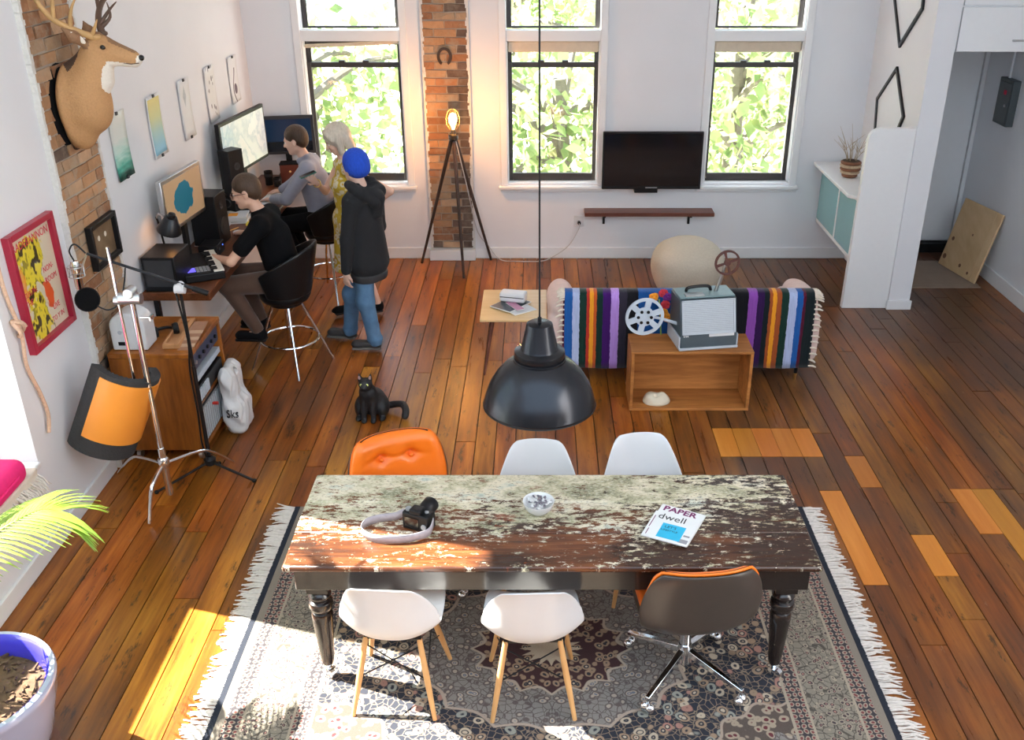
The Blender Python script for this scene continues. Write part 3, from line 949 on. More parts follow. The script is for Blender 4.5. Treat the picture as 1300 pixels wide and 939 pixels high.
    t.bsdf(color=hsv.outputs[0], rough=0.95, spec=0.15, normal=t.bump(nz, 0.5, 0.004))
    return t.m
RX, RY = 0.06, 3.86
rug = thing('persian_rug', 'large dark patterned oriental rug under the painted dining table', 'rug', (RX, RY, 0))
rm = MB().bx(-1.62, 1.62, -1.30, 1.30, 0.0008, 0.011)
rm.build('rug_pile', rug_material(), rug, bevel=0.003)
MT['fringe'] = pm('fringe', (0.66, 0.60, 0.55), 0.9, var=0.2, scale=60)
for sx in (-1, 1):
    m = MB(); rg = random.Random(3 + sx)
    y = -1.29
    while y < 1.29:
        ln = rg.uniform(0.08, 0.13); dy = rg.gauss(0, 0.022)
        w = rg.uniform(0.004, 0.008)
        p = [Vector((sx * 1.615, y, 0.008)), Vector((sx * (1.62 + ln * 0.5), y + dy * 0.3, 0.008 + rg.uniform(0, .006))), Vector((sx * (1.62 + ln), y + dy, 0.004))]
        m.tube(p, [w * 0.6, w, w * 0.5], 5)
        y += rg.uniform(0.006, 0.011)
    o = m.build('fringe', 'fringe', rug, label=None) if False else m.build('fringe', 'fringe', rug, angle=60)
    o['kind'] = 'stuff'

# ------------------------------------------------------------------ dining table
def table_top_mat():
    t = NT('painted_top')
    pos = t.n('NewGeometry').outputs['Position']
    xs = t.n('SeparateXYZ'); t.t.links.new(pos, xs.inputs[0])
    def nz(scale, sv, det=8, ro=0.68):
        mp = t.n('Mapping'); mp.inputs['Scale'].default_value = sv
        t.t.links.new(pos, mp.inputs[0]); return t.noise(mp.outputs[0], scale, det, ro)
    grain = nz(1, (3, 40, 40), 6)
    wood = t.ramp(grain, [(0.3, (0.045, 0.014, 0.006)), (0.5, (0.14, 0.042, 0.014)), (0.72, (0.24, 0.085, 0.03))])
    big = nz(1.0, (2.2, 5.0, 1), 3, 0.5)
    dark = t.step(t.M('ADD', big, t.M('MULTIPLY', t.step(xs.outputs[0], -0.5, 1.1), 0.25)), 0.52, 0.70)
    wood = t.mix(t.M('MULTIPLY', dark, 0.85), wood, (0.022, 0.012, 0.009))
    yb = t.step(xs.outputs[1], 3.72, 4.18)           # old paint survives on the far half
    xb = t.step(xs.outputs[0], 1.25, 0.35)
    left = t.step(xs.outputs[0], -0.35, -1.0)
    chips = nz(1.0, (16, 46, 1), 9, 0.78)
    mid = nz(1.0, (3.0, 9.0, 1), 3, 0.5)
    cover = t.M('ADD', t.M('MULTIPLY', t.M('MULTIPLY', yb, t.M('ADD', 0.35, t.M('MULTIPLY', xb, 0.65))), 0.20), t.M('MULTIPLY', t.M('SUBTRACT', mid, 0.5), 0.30))
    amt = t.M('ADD', chips, cover)
    tone = nz(1.0, (4, 7, 1), 3)
    paint = t.ramp(tone, [(0.32, (0.22, 0.22, 0.13)), (0.45, (0.50, 0.46, 0.30)), (0.55, (0.72, 0.64, 0.48)), (0.68, (0.42, 0.48, 0.42))])
    mott = nz(1.0, (60, 110, 1), 4, 0.7)
    paint = t.mix(t.M('MULTIPLY', t.step(mott, 0.52, 0.62), 0.6), paint, (0.70, 0.65, 0.54))
    paint = t.mix(t.M('MULTIPLY', t.step(mott, 0.45, 0.36), 0.7), paint, (0.07, 0.05, 0.03))
    red = t.M('MULTIPLY', t.step(nz(1.0, (9, 16, 1), 5), 0.60, 0.66), 0.8)
    f = t.step(amt, 0.585, 0.605)
    col = t.mix(f, wood, paint)
    col = t.mix(t.M('MULTIPLY', red, t.M('SUBTRACT', 1.0, t.step(xs.outputs[0], 0.2, 0.5))), col, (0.19, 0.05, 0.022))
    fleck = nz(1.0, (38, 120, 1), 3, 0.6)
    col = t.mix(t.step(fleck, 0.70, 0.72), col, (0.72, 0.64, 0.46))
    t.bsdf(color=col, rough=t.M('ADD', 0.24, t.M('MULTIPLY', f, 0.35)), normal=t.bump(amt, 0.25, 0.004))
    return t.m
MT['table_top'] = table_top_mat()
def apron_mat():
    t = NT('black_paint')
    v = t.coord((8, 30, 22))
    n = t.noise(v, 1.0, 9, 0.75)
    col = t.mix(t.step(n, 0.70, 0.73), (0.016, 0.011, 0.010), (0.55, 0.46, 0.33))
    t.bsdf(color=col, rough=0.22, coat=0.3, normal=t.bump(n, 0.06, 0.003))
    return t.m
MT['black_paint'] = apron_mat()
TX0, TX1, TY0, TY1, TZ = -1.18, 1.295, 3.56, 4.355, 0.76
tb = thing('dining_table', 'long wooden dining table with chipped cream paint and black turned legs', 'table', ((TX0 + TX1) / 2, (TY0 + TY1) / 2, 0))
pl = [TY0, 3.83, 4.09, TY1]
for i in range(3):
    m = MB().bx(TX0, TX1, pl[i] + (0.001 if i else 0), pl[i + 1] - 0.001, TZ - 0.032, TZ)
    m.build('top_plank', 'table_top', tb, world=True, bevel=0.006 if i == 1 else 0.012)
AX0, AX1, AY0, AY1 = TX0 + 0.045, TX1 - 0.045, TY0 + 0.035, TY1 - 0.045
for (a, b, c, d) in ((AX0, AX1, AY0, AY0 + 0.03), (AX0, AX1, AY1 - 0.03, AY1), (AX0, AX0 + 0.03, AY0 + 0.03, AY1 - 0.03), (AX1 - 0.03, AX1, AY0 + 0.03, AY1 - 0.03)):
    MB().bx(a, b, c, d, 0.602, TZ - 0.033).build('apron', 'black_paint', tb, world=True, bevel=0.004)
lp = [(0.026, 0.085), (0.030, 0.10), (0.034, 0.13), (0.050, 0.36), (0.052, 0.40), (0.047, 0.415), (0.040, 0.42), (0.052, 0.432), (0.060, 0.455), (0.056, 0.478),
      (0.042, 0.487), (0.050, 0.50), (0.056, 0.515), (0.048, 0.53), (0.040, 0.538), (0.046, 0.55)]
for sx in (AX0 + 0.085, AX1 - 0.085):
    for sy in (AY0 + 0.085, AY1 - 0.085):
        m = MB().lathe(lp, (sx, sy, 0), 24).bx(sx - 0.052, sx + 0.052, sy - 0.052, sy + 0.052, 0.55, 0.601)
        lg = m.build('leg', 'black_paint', tb, world=True, bevel=0.002)
        c = MB()
        c.cyl((sx, sy, 0.05), (sx, sy, 0.092), 0.016, n=10)
        c.cyl((sx + 0.006, sy - 0.03, 0.0375), (sx + 0.024, sy - 0.012, 0.0375), 0.026, n=16)
        c.box((sx + 0.01, sy - 0.012, 0.055), (0.012, 0.05, 0.014), rz=R(-45))
        c.build('caster', 'chrome', lg, world=True)

# ------------------------------------------------------------------ moulded white chairs
def eames(name, label):
    t = thing(name, label, 'chair')
    prof = bez([(0.215, 0.415), (0.195, 0.438), (0.12, 0.438), (0.02, 0.424), (-0.09, 0.424), (-0.16, 0.445), (-0.205, 0.505), (-0.228, 0.60), (-0.245, 0.70), (-0.262, 0.785), (-0.270, 0.815)], 4)
    wd = [0.18, 0.20, 0.218, 0.228, 0.232, 0.235, 0.234, 0.220, 0.190, 0.150, 0.115]
    curl = [0.02, 0.03, 0.055, 0.075, 0.09, 0.09, 0.06, 0.02, 0.0, -0.006, -0.012]
    fwd = [0, 0, 0, 0, 0.015, 0.045, 0.085, 0.095, 0.07, 0.03, 0.008]
    n = len(prof)
    def at(L, q):
        q *= len(L) - 1; i = min(int(q), len(L) - 2); return L[i] + (L[i + 1] - L[i]) * (q - i)
    def f(u, v):
        i = min(int(v * (n - 1) + 0.5), n - 1)
        s = 2 * u - 1
        e = abs(s) ** 2.4
        p = prof[i]
        return (s * at(wd, v), p[0] + at(fwd, v) * e, p[1] + at(curl, v) * e)
    MB().grid(f, 21, n).build('shell', 'white_plastic', t, angle=70, solid=0.008, sub=1)
    tops = [(0.135, 0.11), (-0.135, 0.11), (0.125, -0.10), (-0.125, -0.10)]
    feet = [(0.205, 0.215), (-0.205, 0.215), (0.195, -0.195), (-0.195, -0.195)]
    for (a, b), (c, d) in zip(tops, feet):
        MB().tube([(a, b, 0.405), ((a + c) / 2, (b + d) / 2, 0.2025), (c, d, 0.0)], [0.013, 0.0155, 0.0105], 12).build('leg', 'leg_wood', t)
    mid = [((a + c) / 2, (b + d) / 2, 0.2) for (a, b), (c, d) in zip(tops, feet)]
    hi = [(a * 1.08, b * 1.08, 0.37) for a, b in tops]
    br = MB()
    for p, q in ((0, 1), (1, 0), (2, 3), (3, 2), (0, 2), (2, 0), (1, 3), (3, 1)):
        br.cyl(hi[p], mid[q], 0.0035, n=6)
    br.bx(-0.14, 0.14, -0.01, 0.01, 0.398, 0.412); br.box((0, 0.11, 0.405), (0.29, 0.02, 0.012)); br.box((0, -0.10, 0.405), (0.27, 0.02, 0.012))
    br.build('wire_brace', 'black_metal', t)
    return t
ch = eames('moulded_chair', 'white moulded chair with wooden legs at the sunlit left end, near side of the table')
ch.location = (-0.675, 3.585, 0.012); ch.rotation_euler.z = R(-4)
ch['group'] = 'white moulded chairs at the table'
instance(ch, (-0.035, 3.565, 0.012), R(2), 'white moulded chair with wooden legs beside the black-backed swivel chair, near side of the table')
instance(ch, (-0.01, 4.345, 0.012), R(180), 'white moulded chair behind the table, straight behind the white bowl')
instance(ch, (0.585, 4.415, 0.012), R(186), 'white moulded chair behind the table, beyond the magazines')

# ------------------------------------------------------------------ tufted swivel chairs
def swivel(label, five=0.0):
    t = thing('swivel_chair', label, 'chair', group='orange swivel chairs at the table')
    def rr(w, h, r, k=6):
        out = []
        for (cx, cy, a0) in ((w - r, h - r, 0), (-w + r, h - r, 90), (-w + r, -h + r, 180), (w - r, -h + r, 270)):
            out += [(cx + r * math.cos(R(a0 + 90 * i / k)), cy + r * math.sin(R(a0 + 90 * i / k))) for i in range(k + 1)]
        return out
    # back: rounded shell curved round the sitter (local x = width, y = depth, z = height)
    def shellpt(u, v, off):
        s = 2 * u - 1
        z = 0.37 + 0.465 * v - 0.012 * abs(s) ** 4 * v
        hw = 0.232 + 0.052 * math.sin(PI * min(1, v * 0.98 + 0.03))
        corner = max(0, abs(v - 0.5) * 2 - 0.62) / 0.38
        hw *= 1 - 0.13 * corner ** 2.6
        x = s * hw
        y = -0.235 - 0.065 * v + 0.10 * abs(s) ** 2.6 * (1 - 0.45 * v) + 0.12 * max(0, (0.28 - v) / 0.28) ** 1.6
        return (x, y + off, z)
    MB().grid(lambda u, v: shellpt(u, v, 0), 22, 16).build('back_shell', 'shell_black_rug_glow', t, angle=70, solid=0.014, sub=1)
    def pad(u, v):
        x, y, z = shellpt(u * 0.95 + 0.025, v * 0.95 + 0.025, 0.0)
        s = 2 * u - 1
        edge = min(1, (1 - abs(s)) * 5) * min(1, (1 - abs(2 * v - 1)) * 5)
        y += 0.012 + 0.055 * math.sqrt(max(0, edge))
        for bx_ in (-0.085, 0.085):
            d2 = (x - bx_) ** 2 + (z - 0.70) ** 2
            y -= 0.035 * math.exp(-d2 / 0.0011)
            y -= 0.018 * math.exp(-((z - 0.70) ** 2) / 0.0002) * math.exp(-((x - bx_) ** 2) / 0.006)
        return (x, y, z + 0.012 * v)
    bc = MB().grid(pad, 46, 34).build('back_cushion', 'orange_vinyl', t, angle=80, solid=0.012)
    for bx_ in (-0.085, 0.085):
        MB().sph((bx_, -0.218, 0.70), (0.012, 0.008, 0.012), 10).build('tuft_button', 'orange_vinyl', bc)
    rim = MB().tube([shellpt(u, 1.0, 0.02) for u in np.linspace(0.03, 0.97, 18)], 0.005, 8)
    rim.build('edge_trim', 'black_plastic', t)
    st_ = MB().prism(rr(0.235, 0.20, 0.10), 0.36, 0.415, 0, Matrix.Translation((0, 0.08, 0)))
    st_.build('seat_shell', 'shell_black_rug_glow', t, bevel=0.02, seg=3)
    MB().prism(rr(0.235, 0.205, 0.10), 0.415, 0.485, 0, Matrix.Translation((0, 0.085, 0))).build('seat_cushion', 'orange_vinyl', t, bevel=0.03, seg=4)
    MB().cyl((0, 0, 0.09), (0, 0, 0.36), 0.028, n=16).cyl((0, 0, 0.09), (0, 0, 0.2), 0.04, 0.032, n=16).build('pedestal', 'chrome', t)
    for k in range(4):
        a = PI / 4 + k * PI / 2
        ca, sa = math.cos(a), math.sin(a)
        m = MB()
        p0 = Vector((ca * 0.03, sa * 0.03, 0.155)); p1 = Vector((ca * 0.33, sa * 0.33, 0.085))
        d = (p1 - p0); sd_ = Vector((-sa, ca, 0)); up = Vector((0, 0, 1))
        vs = []
        for p, w, h in ((p0, 0.016, 0.02), (p1, 0.012, 0.010)):
            vs += [p - sd_ * w - up * h, p + sd_ * w - up * h, p + sd_ * w + up * h, p - sd_ * w + up * h]
        m.add(vs, [(3, 2, 1, 0), (4, 5, 6, 7), (0, 1, 5, 4), (1, 2, 6, 5), (2, 3, 7, 6), (3, 0, 4, 7)])
        arm = m.build('base_arm', 'chrome', t, bevel=0.003)
        c = MB().cyl((ca * 0.32, sa * 0.32, 0.05), (ca * 0.32, sa * 0.32, 0.09), 0.006, n=8)
        for q in (-1, 1):
            c.sph((ca * 0.32 + sd_.x * 0.014 * q, sa * 0.32 + sd_.y * 0.014 * q, 0.026), (0.026, 0.026, 0.026), 12)
        c.build('caster', 'chrome', arm)
    return t
c1 = swivel('orange tufted swivel chair with its back shell of brown-tinted black plastic facing the camera')
c1.location = (0.715, 3.68, 0.011); c1.rotation_euler.z = R(6)
instance(c1, (-0.715, 4.40, 0.011), R(201), 'orange tufted swivel chair behind the table, its buttoned back showing')

# ------------------------------------------------------------------ pendant lamp
pd_ = thing('pendant_lamp', 'large black metal dome pendant lamp hanging over the dining table', 'lamp', (0, 3.95, 1.40))
prof = [(0.258, 0.0), (0.256, 0.012), (0.246, 0.05), (0.228, 0.10), (0.198, 0.15), (0.158, 0.195), (0.118, 0.222), (0.118, 0.232), (0.112, 0.236)]
MB().lathe(prof, (0, 0, 0), 56, close=False).build('shade', 'shade_black', pd_, angle=50, solid=0.003)
MB().lathe([(0.112, 0.236), (0.116, 0.245), (0.114, 0.268), (0.086, 0.278), (0.082, 0.29), (0.058, 0.40), (0.050, 0.405), (0.0, 0.405)], (0, 0, 0), 40).build('cap', 'shade_black', pd_, angle=40)
MB().cyl((0, 0, 0.405), (0, 0, 3.38), 0.004, n=8).cyl((0, 0, 0.40), (0, 0, 0.43), 0.009, n=10).build('cord', 'black_plastic', pd_)
MB().lathe([(0.06, 3.375), (0.06, 3.398), (0.0, 3.399)], (0, 0, 0), 24).build('ceiling_rose', 'black_plastic', pd_)
MB().sph((0, 0, 0.13), 0.045, 16).cyl((0, 0, 0.17), (0, 0, 0.24), 0.02, n=12).build('bulb', 'white_plastic', pd_)
MB().lathe([(0.2585, -0.003), (0.262, 0.0), (0.2585, 0.004)], (0, 0, 0), 56, close=False).build('rim', 'black_plastic', pd_, angle=80)

# ------------------------------------------------------------------ things on the table
bw = thing('bowl', 'small white ceramic bowl holding grey and white shells on the table', 'bowl', (-0.005, 4.005, TZ))
MB().lathe([(0.035, 0.0), (0.045, 0.004), (0.068, 0.03), (0.078, 0.062), (0.0785, 0.066), (0.074, 0.064), (0.063, 0.032), (0.04, 0.014), (0.0, 0.012)], n=40).build('bowl_body', 'ceramic_white', bw, angle=60)
rs = random.Random(4)
mk('shell_white', (0.75, 0.73, 0.72), 0.4); mk('shell_grey', (0.18, 0.16, 0.19), 0.4)
for k in range(44):
    a = rs.uniform(0, 2 * PI); r = 0.056 * math.sqrt(rs.random())
    M = Matrix.Translation((-0.005 + r * math.cos(a), 4.005 + r * math.sin(a), TZ + 0.054 + rs.uniform(0, 0.014))) @ Matrix.Rotation(rs.uniform(0, PI), 4, 'Z') @ Matrix.Rotation(rs.uniform(-.5, .5), 4, 'X')
    sh = MB().sph((0, 0, 0), (0.013, 0.006, 0.005), 8, 0).build('seed_shell', 'shell_white' if rs.random() < 0.40 else 'shell_grey', None)
    sh.matrix_world = M
    wh = sh.data.materials[0].name == 'shell_white'
    tag(sh, 'small white shell among the grey ones in the white bowl' if wh else 'small dark grey shell among the white ones in the white bowl', 'shell', 'white shells in the bowl' if wh else 'grey shells in the bowl')

def magazine(loc, rz, w, h, th, cover, label, cat='magazine', group=None):
    t = thing('magazine', label, cat, loc, rz, group)
    MB().box((0, 0, th / 2), (w, h, th)).build('pages', 'paper_white', t, bevel=0.001)
    return t
mg = magazine((0.655, 3.885, TZ), R(-27), 0.225, 0.275, 0.012, None, 'white magazine with plum PAPER title, half under the one lettered dwell')
lettering('PAPER', 0.058, 'ink_plum', basis((0.655, 3.885, TZ), (math.cos(R(-27)), math.sin(R(-27)), 0), (-math.sin(R(-27)), math.cos(R(-27)), 0), (0, 0, 1)) @ Matrix.Translation((-0.095, 0.088, 0.0123)), mg, xs=1.05, bold=0.0016)
m2 = thing('magazine', 'white dwell magazine with a bright blue square on its cover, on the table', 'magazine', (0.640, 3.862, TZ + 0.0125), R(-25))
MB().box((0, -0.022, 0.003), (0.225, 0.225, 0.006)).build('pages', 'paper_white', m2, bevel=0.001)
MB().box((0.012, -0.055, 0.0066), (0.115, 0.12, 0.0008)).build('cover_square', 'cyan_card', m2)
MB().box((0.085, -0.105, 0.0064), (0.045, 0.03, 0.0006)).box((0.09, -0.06, 0.0064), (0.03, 0.012, 0.0006)).build('cover_picture', 'ink_grey', m2)
ML = root_matrix(m2)
lettering('dwell', 0.066, 'ink_black', ML @ Matrix.Translation((-0.088, 0.035, 0.0063)), m2)
lettering("LET'S", 0.026, 'ink_black', ML @ Matrix.Translation((-0.03, -0.03, 0.0072)), m2)
lettering('LIFESTYLE', 0.019, 'ink_black', ML @ Matrix.Translation((-0.041, -0.056, 0.0072)), m2)
MB().box((-0.10, 0.0, 0.0063), (0.004, 0.10, 0.0005)).box((-0.096, -0.09, 0.0063), (0.004, 0.05, 0.0005)).build('cover_rule', 'ink_plum', m2)

# camera with strap
cm = thing('camera', 'black digital camera with a long lens lying on the table', 'camera', (-0.585, 3.87, TZ), R(-24))
MB().box((0, 0, 0.046), (0.142, 0.062, 0.092)).box((0, -0.005, 0.104), (0.062, 0.055, 0.026)).box((0.055, 0.02, 0.046), (0.034, 0.045, 0.085)).build('body', 'black_plastic', cm, bevel=0.007)
MB().lathe([(0.034, 0), (0.036, 0.015), (0.036, 0.05), (0.040, 0.055), (0.040, 0.10), (0.037, 0.104), (0.033, 0.102), (0.03, 0.085), (0, 0.08)], n=28,
           M=basis((0.0, 0.03, 0.05), (1, 0, 0), (0, 0.12, -1), (0, 1, 0.12))).build('lens', 'black_plastic', cm, angle=40)
MB().box((-0.018, -0.0325, 0.045), (0.075, 0.004, 0.052)).build('display', 'black_gloss', cm)
for p, q, r in (((0.048, -0.031, 0.035), (0.048, -0.037, 0.035), 0.014), ((-0.05, 0, 0.092), (-0.05, 0, 0.102), 0.016), ((0.045, 0.01, 0.092), (0.045, 0.01, 0.098), 0.01)):
    MB().cyl(p, q, r, n=16).build('dial', 'grey_plastic', cm)
lo = [(-0.075, 0.0, 0.07), (-0.12, -0.02, 0.045), (-0.19, -0.045, 0.03), (-0.235, -0.10, 0.025), (-0.215, -0.165, 0.025), (-0.13, -0.19, 0.025), (-0.03, -0.155, 0.024), (0.045, -0.10, 0.024), (0.085, -0.045, 0.03), (0.085, 0.0, 0.06)]
pth = bez(lo, 6)
m = MB()
def strap(u, v):
    p = pth[min(int(u * (len(pth) - 1) + .5), len(pth) - 1)]
    return (p.x, p.y, p.z + (v - 0.5) * 0.044)
m.grid(strap, len(pth), 3)
s = m.build('strap', pm('strap_web', (0.36, 0.33, 0.36), 0.6, var=0.3, scale=40), cm, angle=60, solid=0.0025)

# ------------------------------------------------------------------ sofa seen from behind, its striped blanket
sf = thing('sofa', 'low pinkish-beige sofa seen from behind, facing the television', 'sofa', (1.13, 7.32, 0))
MB().bx(0.16, 2.10, 6.965, 7.09, 0.20, 0.74).build('backrest', 'pink_throw', sf, world=True, bevel=0.04, seg=3)
MB().bx(0.16, 2.10, 7.0, 7.72, 0.17, 0.33).build('base', 'pink_throw', sf, world=True, bevel=0.02)
MB().bx(0.30, 1.125, 7.10, 7.74, 0.335, 0.46).build('seat_cushion', 'pink_throw', sf, world=True, bevel=0.04, seg=3)
MB().bx(1.135, 1.96, 7.10, 7.74, 0.335, 0.46).build('seat_cushion', 'pink_throw', sf, world=True, bevel=0.04, seg=3)
for xa, xb in ((0.055, 0.28), (1.98, 2.225)):
    blob('arm', [rbx(((xa + xb) / 2, 7.32, 0.36), ((xb - xa) / 2 - 0.01, 0.36, 0.20), 0.06), ell(((xa + xb) / 2, 7.28, 0.60), ((xb - xa) / 2, 0.33, 0.10), k=0.05)], 'pink_throw', sf, 0.018)
for x in (0.22, 2.065):
    for y in (7.0, 7.62):
        l = MB().tube([(x, y, 0.18), (x, y, 0.055)], [0.02, 0.013], 10).build('leg', 'black_plastic', sf, world=True)
        MB().tube([(x, y, 0.054), (x, y, 0.0)], [0.013, 0.009], 10).build('leg_tip', 'brass', l, world=True)
STR = [(335, 'ma'), (352, 'bl'), (378, 'lb'), (405, 'gr'), (430, 're'), (440, 'ye'), (453, 'or'), (465, 'gr'), (487, 'pu'), (515, 'li'), (543, 'dg'), (570, 'bk'), (612, 'bl'),
       (735, 'gr'), (780, 'ye'), (800, 're'), (830, 'bk'), (1000, 'lp'), (1030, 'dp'), (1055, 'gk'), (1072, 'rb'), (1085, 'ye'), (1099, 'rb'), (1117, 'gr'), (1142, 'lb'), (1170, 'bl'), (1192, 'ma'), (1203, 'gk')]
SC_ = dict(ma=(0.075, 0.006, 0.022), bl=(0.012, 0.085, 0.30), lb=(0.36, 0.42, 0.62), gr=(0.008, 0.030, 0.022), re=(0.42, 0.03, 0.02), ye=(0.75, 0.30, 0.02), pu=(0.05, 0.008, 0.12),
           li=(0.45, 0.26, 0.68), dg=(0.028, 0.024, 0.04), bk=(0.008, 0.008, 0.011), lp=(0.24, 0.07, 0.36), dp=(0.03, 0.008, 0.06), gk=(0.008, 0.014, 0.016), rb=(0.30, 0.07, 0.02))
SC_['or'] = (0.50, 0.09, 0.02)
def sx(z): return 0.16 + (590 + z / 2.766 - 712) * 0.00607
bt = NT('serape_stripes')
tc = bt.n('TexCoord').outputs['Object']
xs = bt.n('SeparateXYZ'); bt.t.links.new(tc, xs.inputs[0])
wob = bt.M('MULTIPLY', bt.M('SUBTRACT', bt.noise(tc, 30, 2), 0.5), 0.012)
ux = bt.M('DIVIDE', bt.M('ADD', bt.M('ADD', xs.outputs[0], wob), 1.0), 2.0)
rp = bt.ramp(ux, [(0.0 if i == 0 else (sx(z) - 1.13 + 1.0) / 2.0, SC_[c]) for i, (z, c) in enumerate(STR)], 'CONSTANT')
mpw = bt.n('Mapping'); mpw.inputs['Scale'].default_value = (120, 40, 8); bt.t.links.new(tc, mpw.inputs[0])
nz = bt.noise(mpw.outputs[0], 1.0, 3)
hs = bt.n('HueSaturation'); bt.set(hs.inputs['Color'], rp); bt.t.links.new(bt.M('ADD', 0.75, bt.M('MULTIPLY', nz, 0.5)), hs.inputs['Value'])
bt.bsdf(color=hs.outputs[0], rough=0.95, spec=0.1, sheen=0.2, normal=bt.bump(nz, 0.5, 0.004))
bk = thing('striped_blanket', 'multicoloured striped woven blanket with tassels draped over the sofa back', 'blanket', (1.13, 6.95, 0))
BX0, BX1 = 0.185, 2.135
def blk(u, v):
    path = [(7.10, 0.60), (7.105, 0.70), (7.08, 0.752), (7.02, 0.764), (6.965, 0.757), (6.944, 0.72), (6.936, 0.55), (6.930, 0.35), (6.922, 0.135)]
    q = v * 8; i = min(int(q), 7); a = q - i
    y = path[i][0] * (1 - a) + path[i + 1][0] * a; z = path[i][1] * (1 - a) + path[i + 1][1] * a
    x = BX0 + (BX1 - BX0) * u
    y += 0.008 * math.sin(x * 19 + 1.3 * math.sin(x * 5)) * min(1, max(0, (v - 0.55) * 3))
    return (x + 0.02 * (u - 0.5) * max(0, v - .5) * 2, y - 0.004, z + 0.004)
MB().grid(blk, 90, 26).build('cloth', bt.m, bk, world=True, angle=80, solid=0.007)
for s_ in (0, 1):
    m = MB(); rg = random.Random(9 + s_)
    for j in range(24):
        v = 0.30 + 0.69 * j / 23
        p = Vector(blk(s_, v)); sg = 1 if s_ else -1
        e = p + Vector((sg * rg.uniform(0.025, 0.06), -0.01 + rg.uniform(-.01, .01), -rg.uniform(0.0, 0.03)))
        m.tube([p + Vector((-sg * 0.01, -0.004, 0)), (p + e) / 2 + Vector((0, -0.004, 0.006)), e], [0.006, 0.009, 0.005], 6)
    o = m.build('tassels', 'cream_cloth', bk, world=True); o['kind'] = 'stuff'
# flower behind the projector
fl_ = thing('dried_flowers', 'small orange and purple woollen flowers laid against the striped blanket', 'flowers', (0.93, 6.775, 0.49))
mk('petal_orange', (0.80, 0.30, 0.02), 0.8); mk('petal_red', (0.55, 0.03, 0.05), 0.8); mk('petal_purple', (0.16, 0.02, 0.22), 0.8)
rg = random.Random(2)
MB().tube(bez([(0.93, 6.775, 0.49), (0.92, 6.78, 0.6), (0.90, 6.775, 0.78)], 4), 0.006, 6).build('stem', 'leaf_green', fl_, world=True)
for (x, z, mtl) in ((0.86, 0.80, 'petal_orange'), (0.93, 0.83, 'petal_red'), (0.965, 0.80, 'petal_purple'), (0.95, 0.74, 'petal_red'), (0.94, 0.67, 'petal_orange'), (0.97, 0.63, 'petal_orange')):
    b = MB()
    for k in range(9):
        a = k * 2 * PI / 9
        b.sph((x + 0.024 * math.cos(a), 6.775 + rg.uniform(-.01, .01), z + 0.024 * math.sin(a)), (0.014, 0.008, 0.014), 8)
    b.sph((x, 6.765, z), (0.014, 0.012, 0.014), 8)
    b.build('flower_head', mtl, fl_, world=True)

# ------------------------------------------------------------------ crate, mask, film projector
cr = thing('wooden_crate', 'open wooden crate lying on its side in front of the striped sofa', 'crate', (1.13, 6.62, 0))
cx0, cx1, cy0, cy1 = 0.68, 1.585, 6.46, 6.80
MB().bx(cx0, cx1, cy0, cy1, 0.470, 0.490).build('top_board', 'crate_wood', cr, world=True, bevel=0.003)
MB().bx(cx0, cx1, cy0, cy1, 0.0, 0.020).build('bottom_board', 'crate_wood', cr, world=True, bevel=0.003)
for xa in (cx0, cx1 - 0.024):
    MB().bx(xa, xa + 0.024, cy0 + 0.002, cy1, 0.021, 0.469).build('end_board', 'crate_wood', cr, world=True, bevel=0.003)
for za, zb in ((0.021, 0.40), (0.404, 0.469)):
    MB().bx(cx0 + 0.025, cx1 - 0.025, cy1 - 0.016, cy1 - 0.001, za, zb).build('back_board', 'crate_wood', cr, world=True, bevel=0.002)
mkx = [ell((0.895, 6.56, 0.035), (0.105, 0.075, 0.06), 0, 0.02), ell((0.93, 6.55, 0.085), (0.035, 0.022, 0.03), 0, 0.02), ell((0.85, 6.55, 0.075), (0.04, 0.05, 0.03), 0, 0.03),
       ell((0.965, 6.55, 0.06), (0.02, 0.035, 0.025), 0, 0.015), cap((0.90, 6.535, 0.10), (0.925, 6.53, 0.115), 0.012, 0.009, 0, 0.012),
       ell((0.885, 6.525, 0.098), (0.018, 0.014, 0.02), k=0.01, sub=True), ell((0.885, 6.58, 0.1), (0.018, 0.014, 0.02), k=0.01, sub=True), rbx((0.9, 6.56, -0.05), (0.2, 0.2, 0.071), 0.001, k=0.004, sub=True)]
mo = blob('plaster_mask', mkx, 'bone', None, 0.006)
tag(mo, 'off-white plaster face mask lying inside the wooden crate', 'mask')
pj = thing('film_projector', 'grey film projector with two reel arms standing on the wooden crate', 'projector', (1.225, 6.66, 0.49), R(9))
def side(y): return y
pr_ = [(-0.155, 0.0), (0.155, 0.0), (0.155, 0.36), (-0.075, 0.36), (-0.145, 0.12)]
Mx = basis((-0.215, 0, 0.012), (0, 1, 0), (0, 0, 1), (1, 0, 0))
MB().prism(pr_, 0.0, 0.43, 0, Mx).build('body', 'projector_dark', pj, bevel=0.006)
MB().bx(-0.225, 0.225, -0.165, 0.16, 0.004, 0.024).bx(-0.228, -0.2155, -0.15, 0.155, 0.02, 0.11).bx(0.2155, 0.228, -0.15, 0.155, 0.02, 0.11).build('base_tray', 'projector_grey', pj, bevel=0.004)
MB().bx(-0.21, 0.21, -0.06, 0.15, 0.3725, 0.385).build('lid', 'projector_top', pj, bevel=0.005)
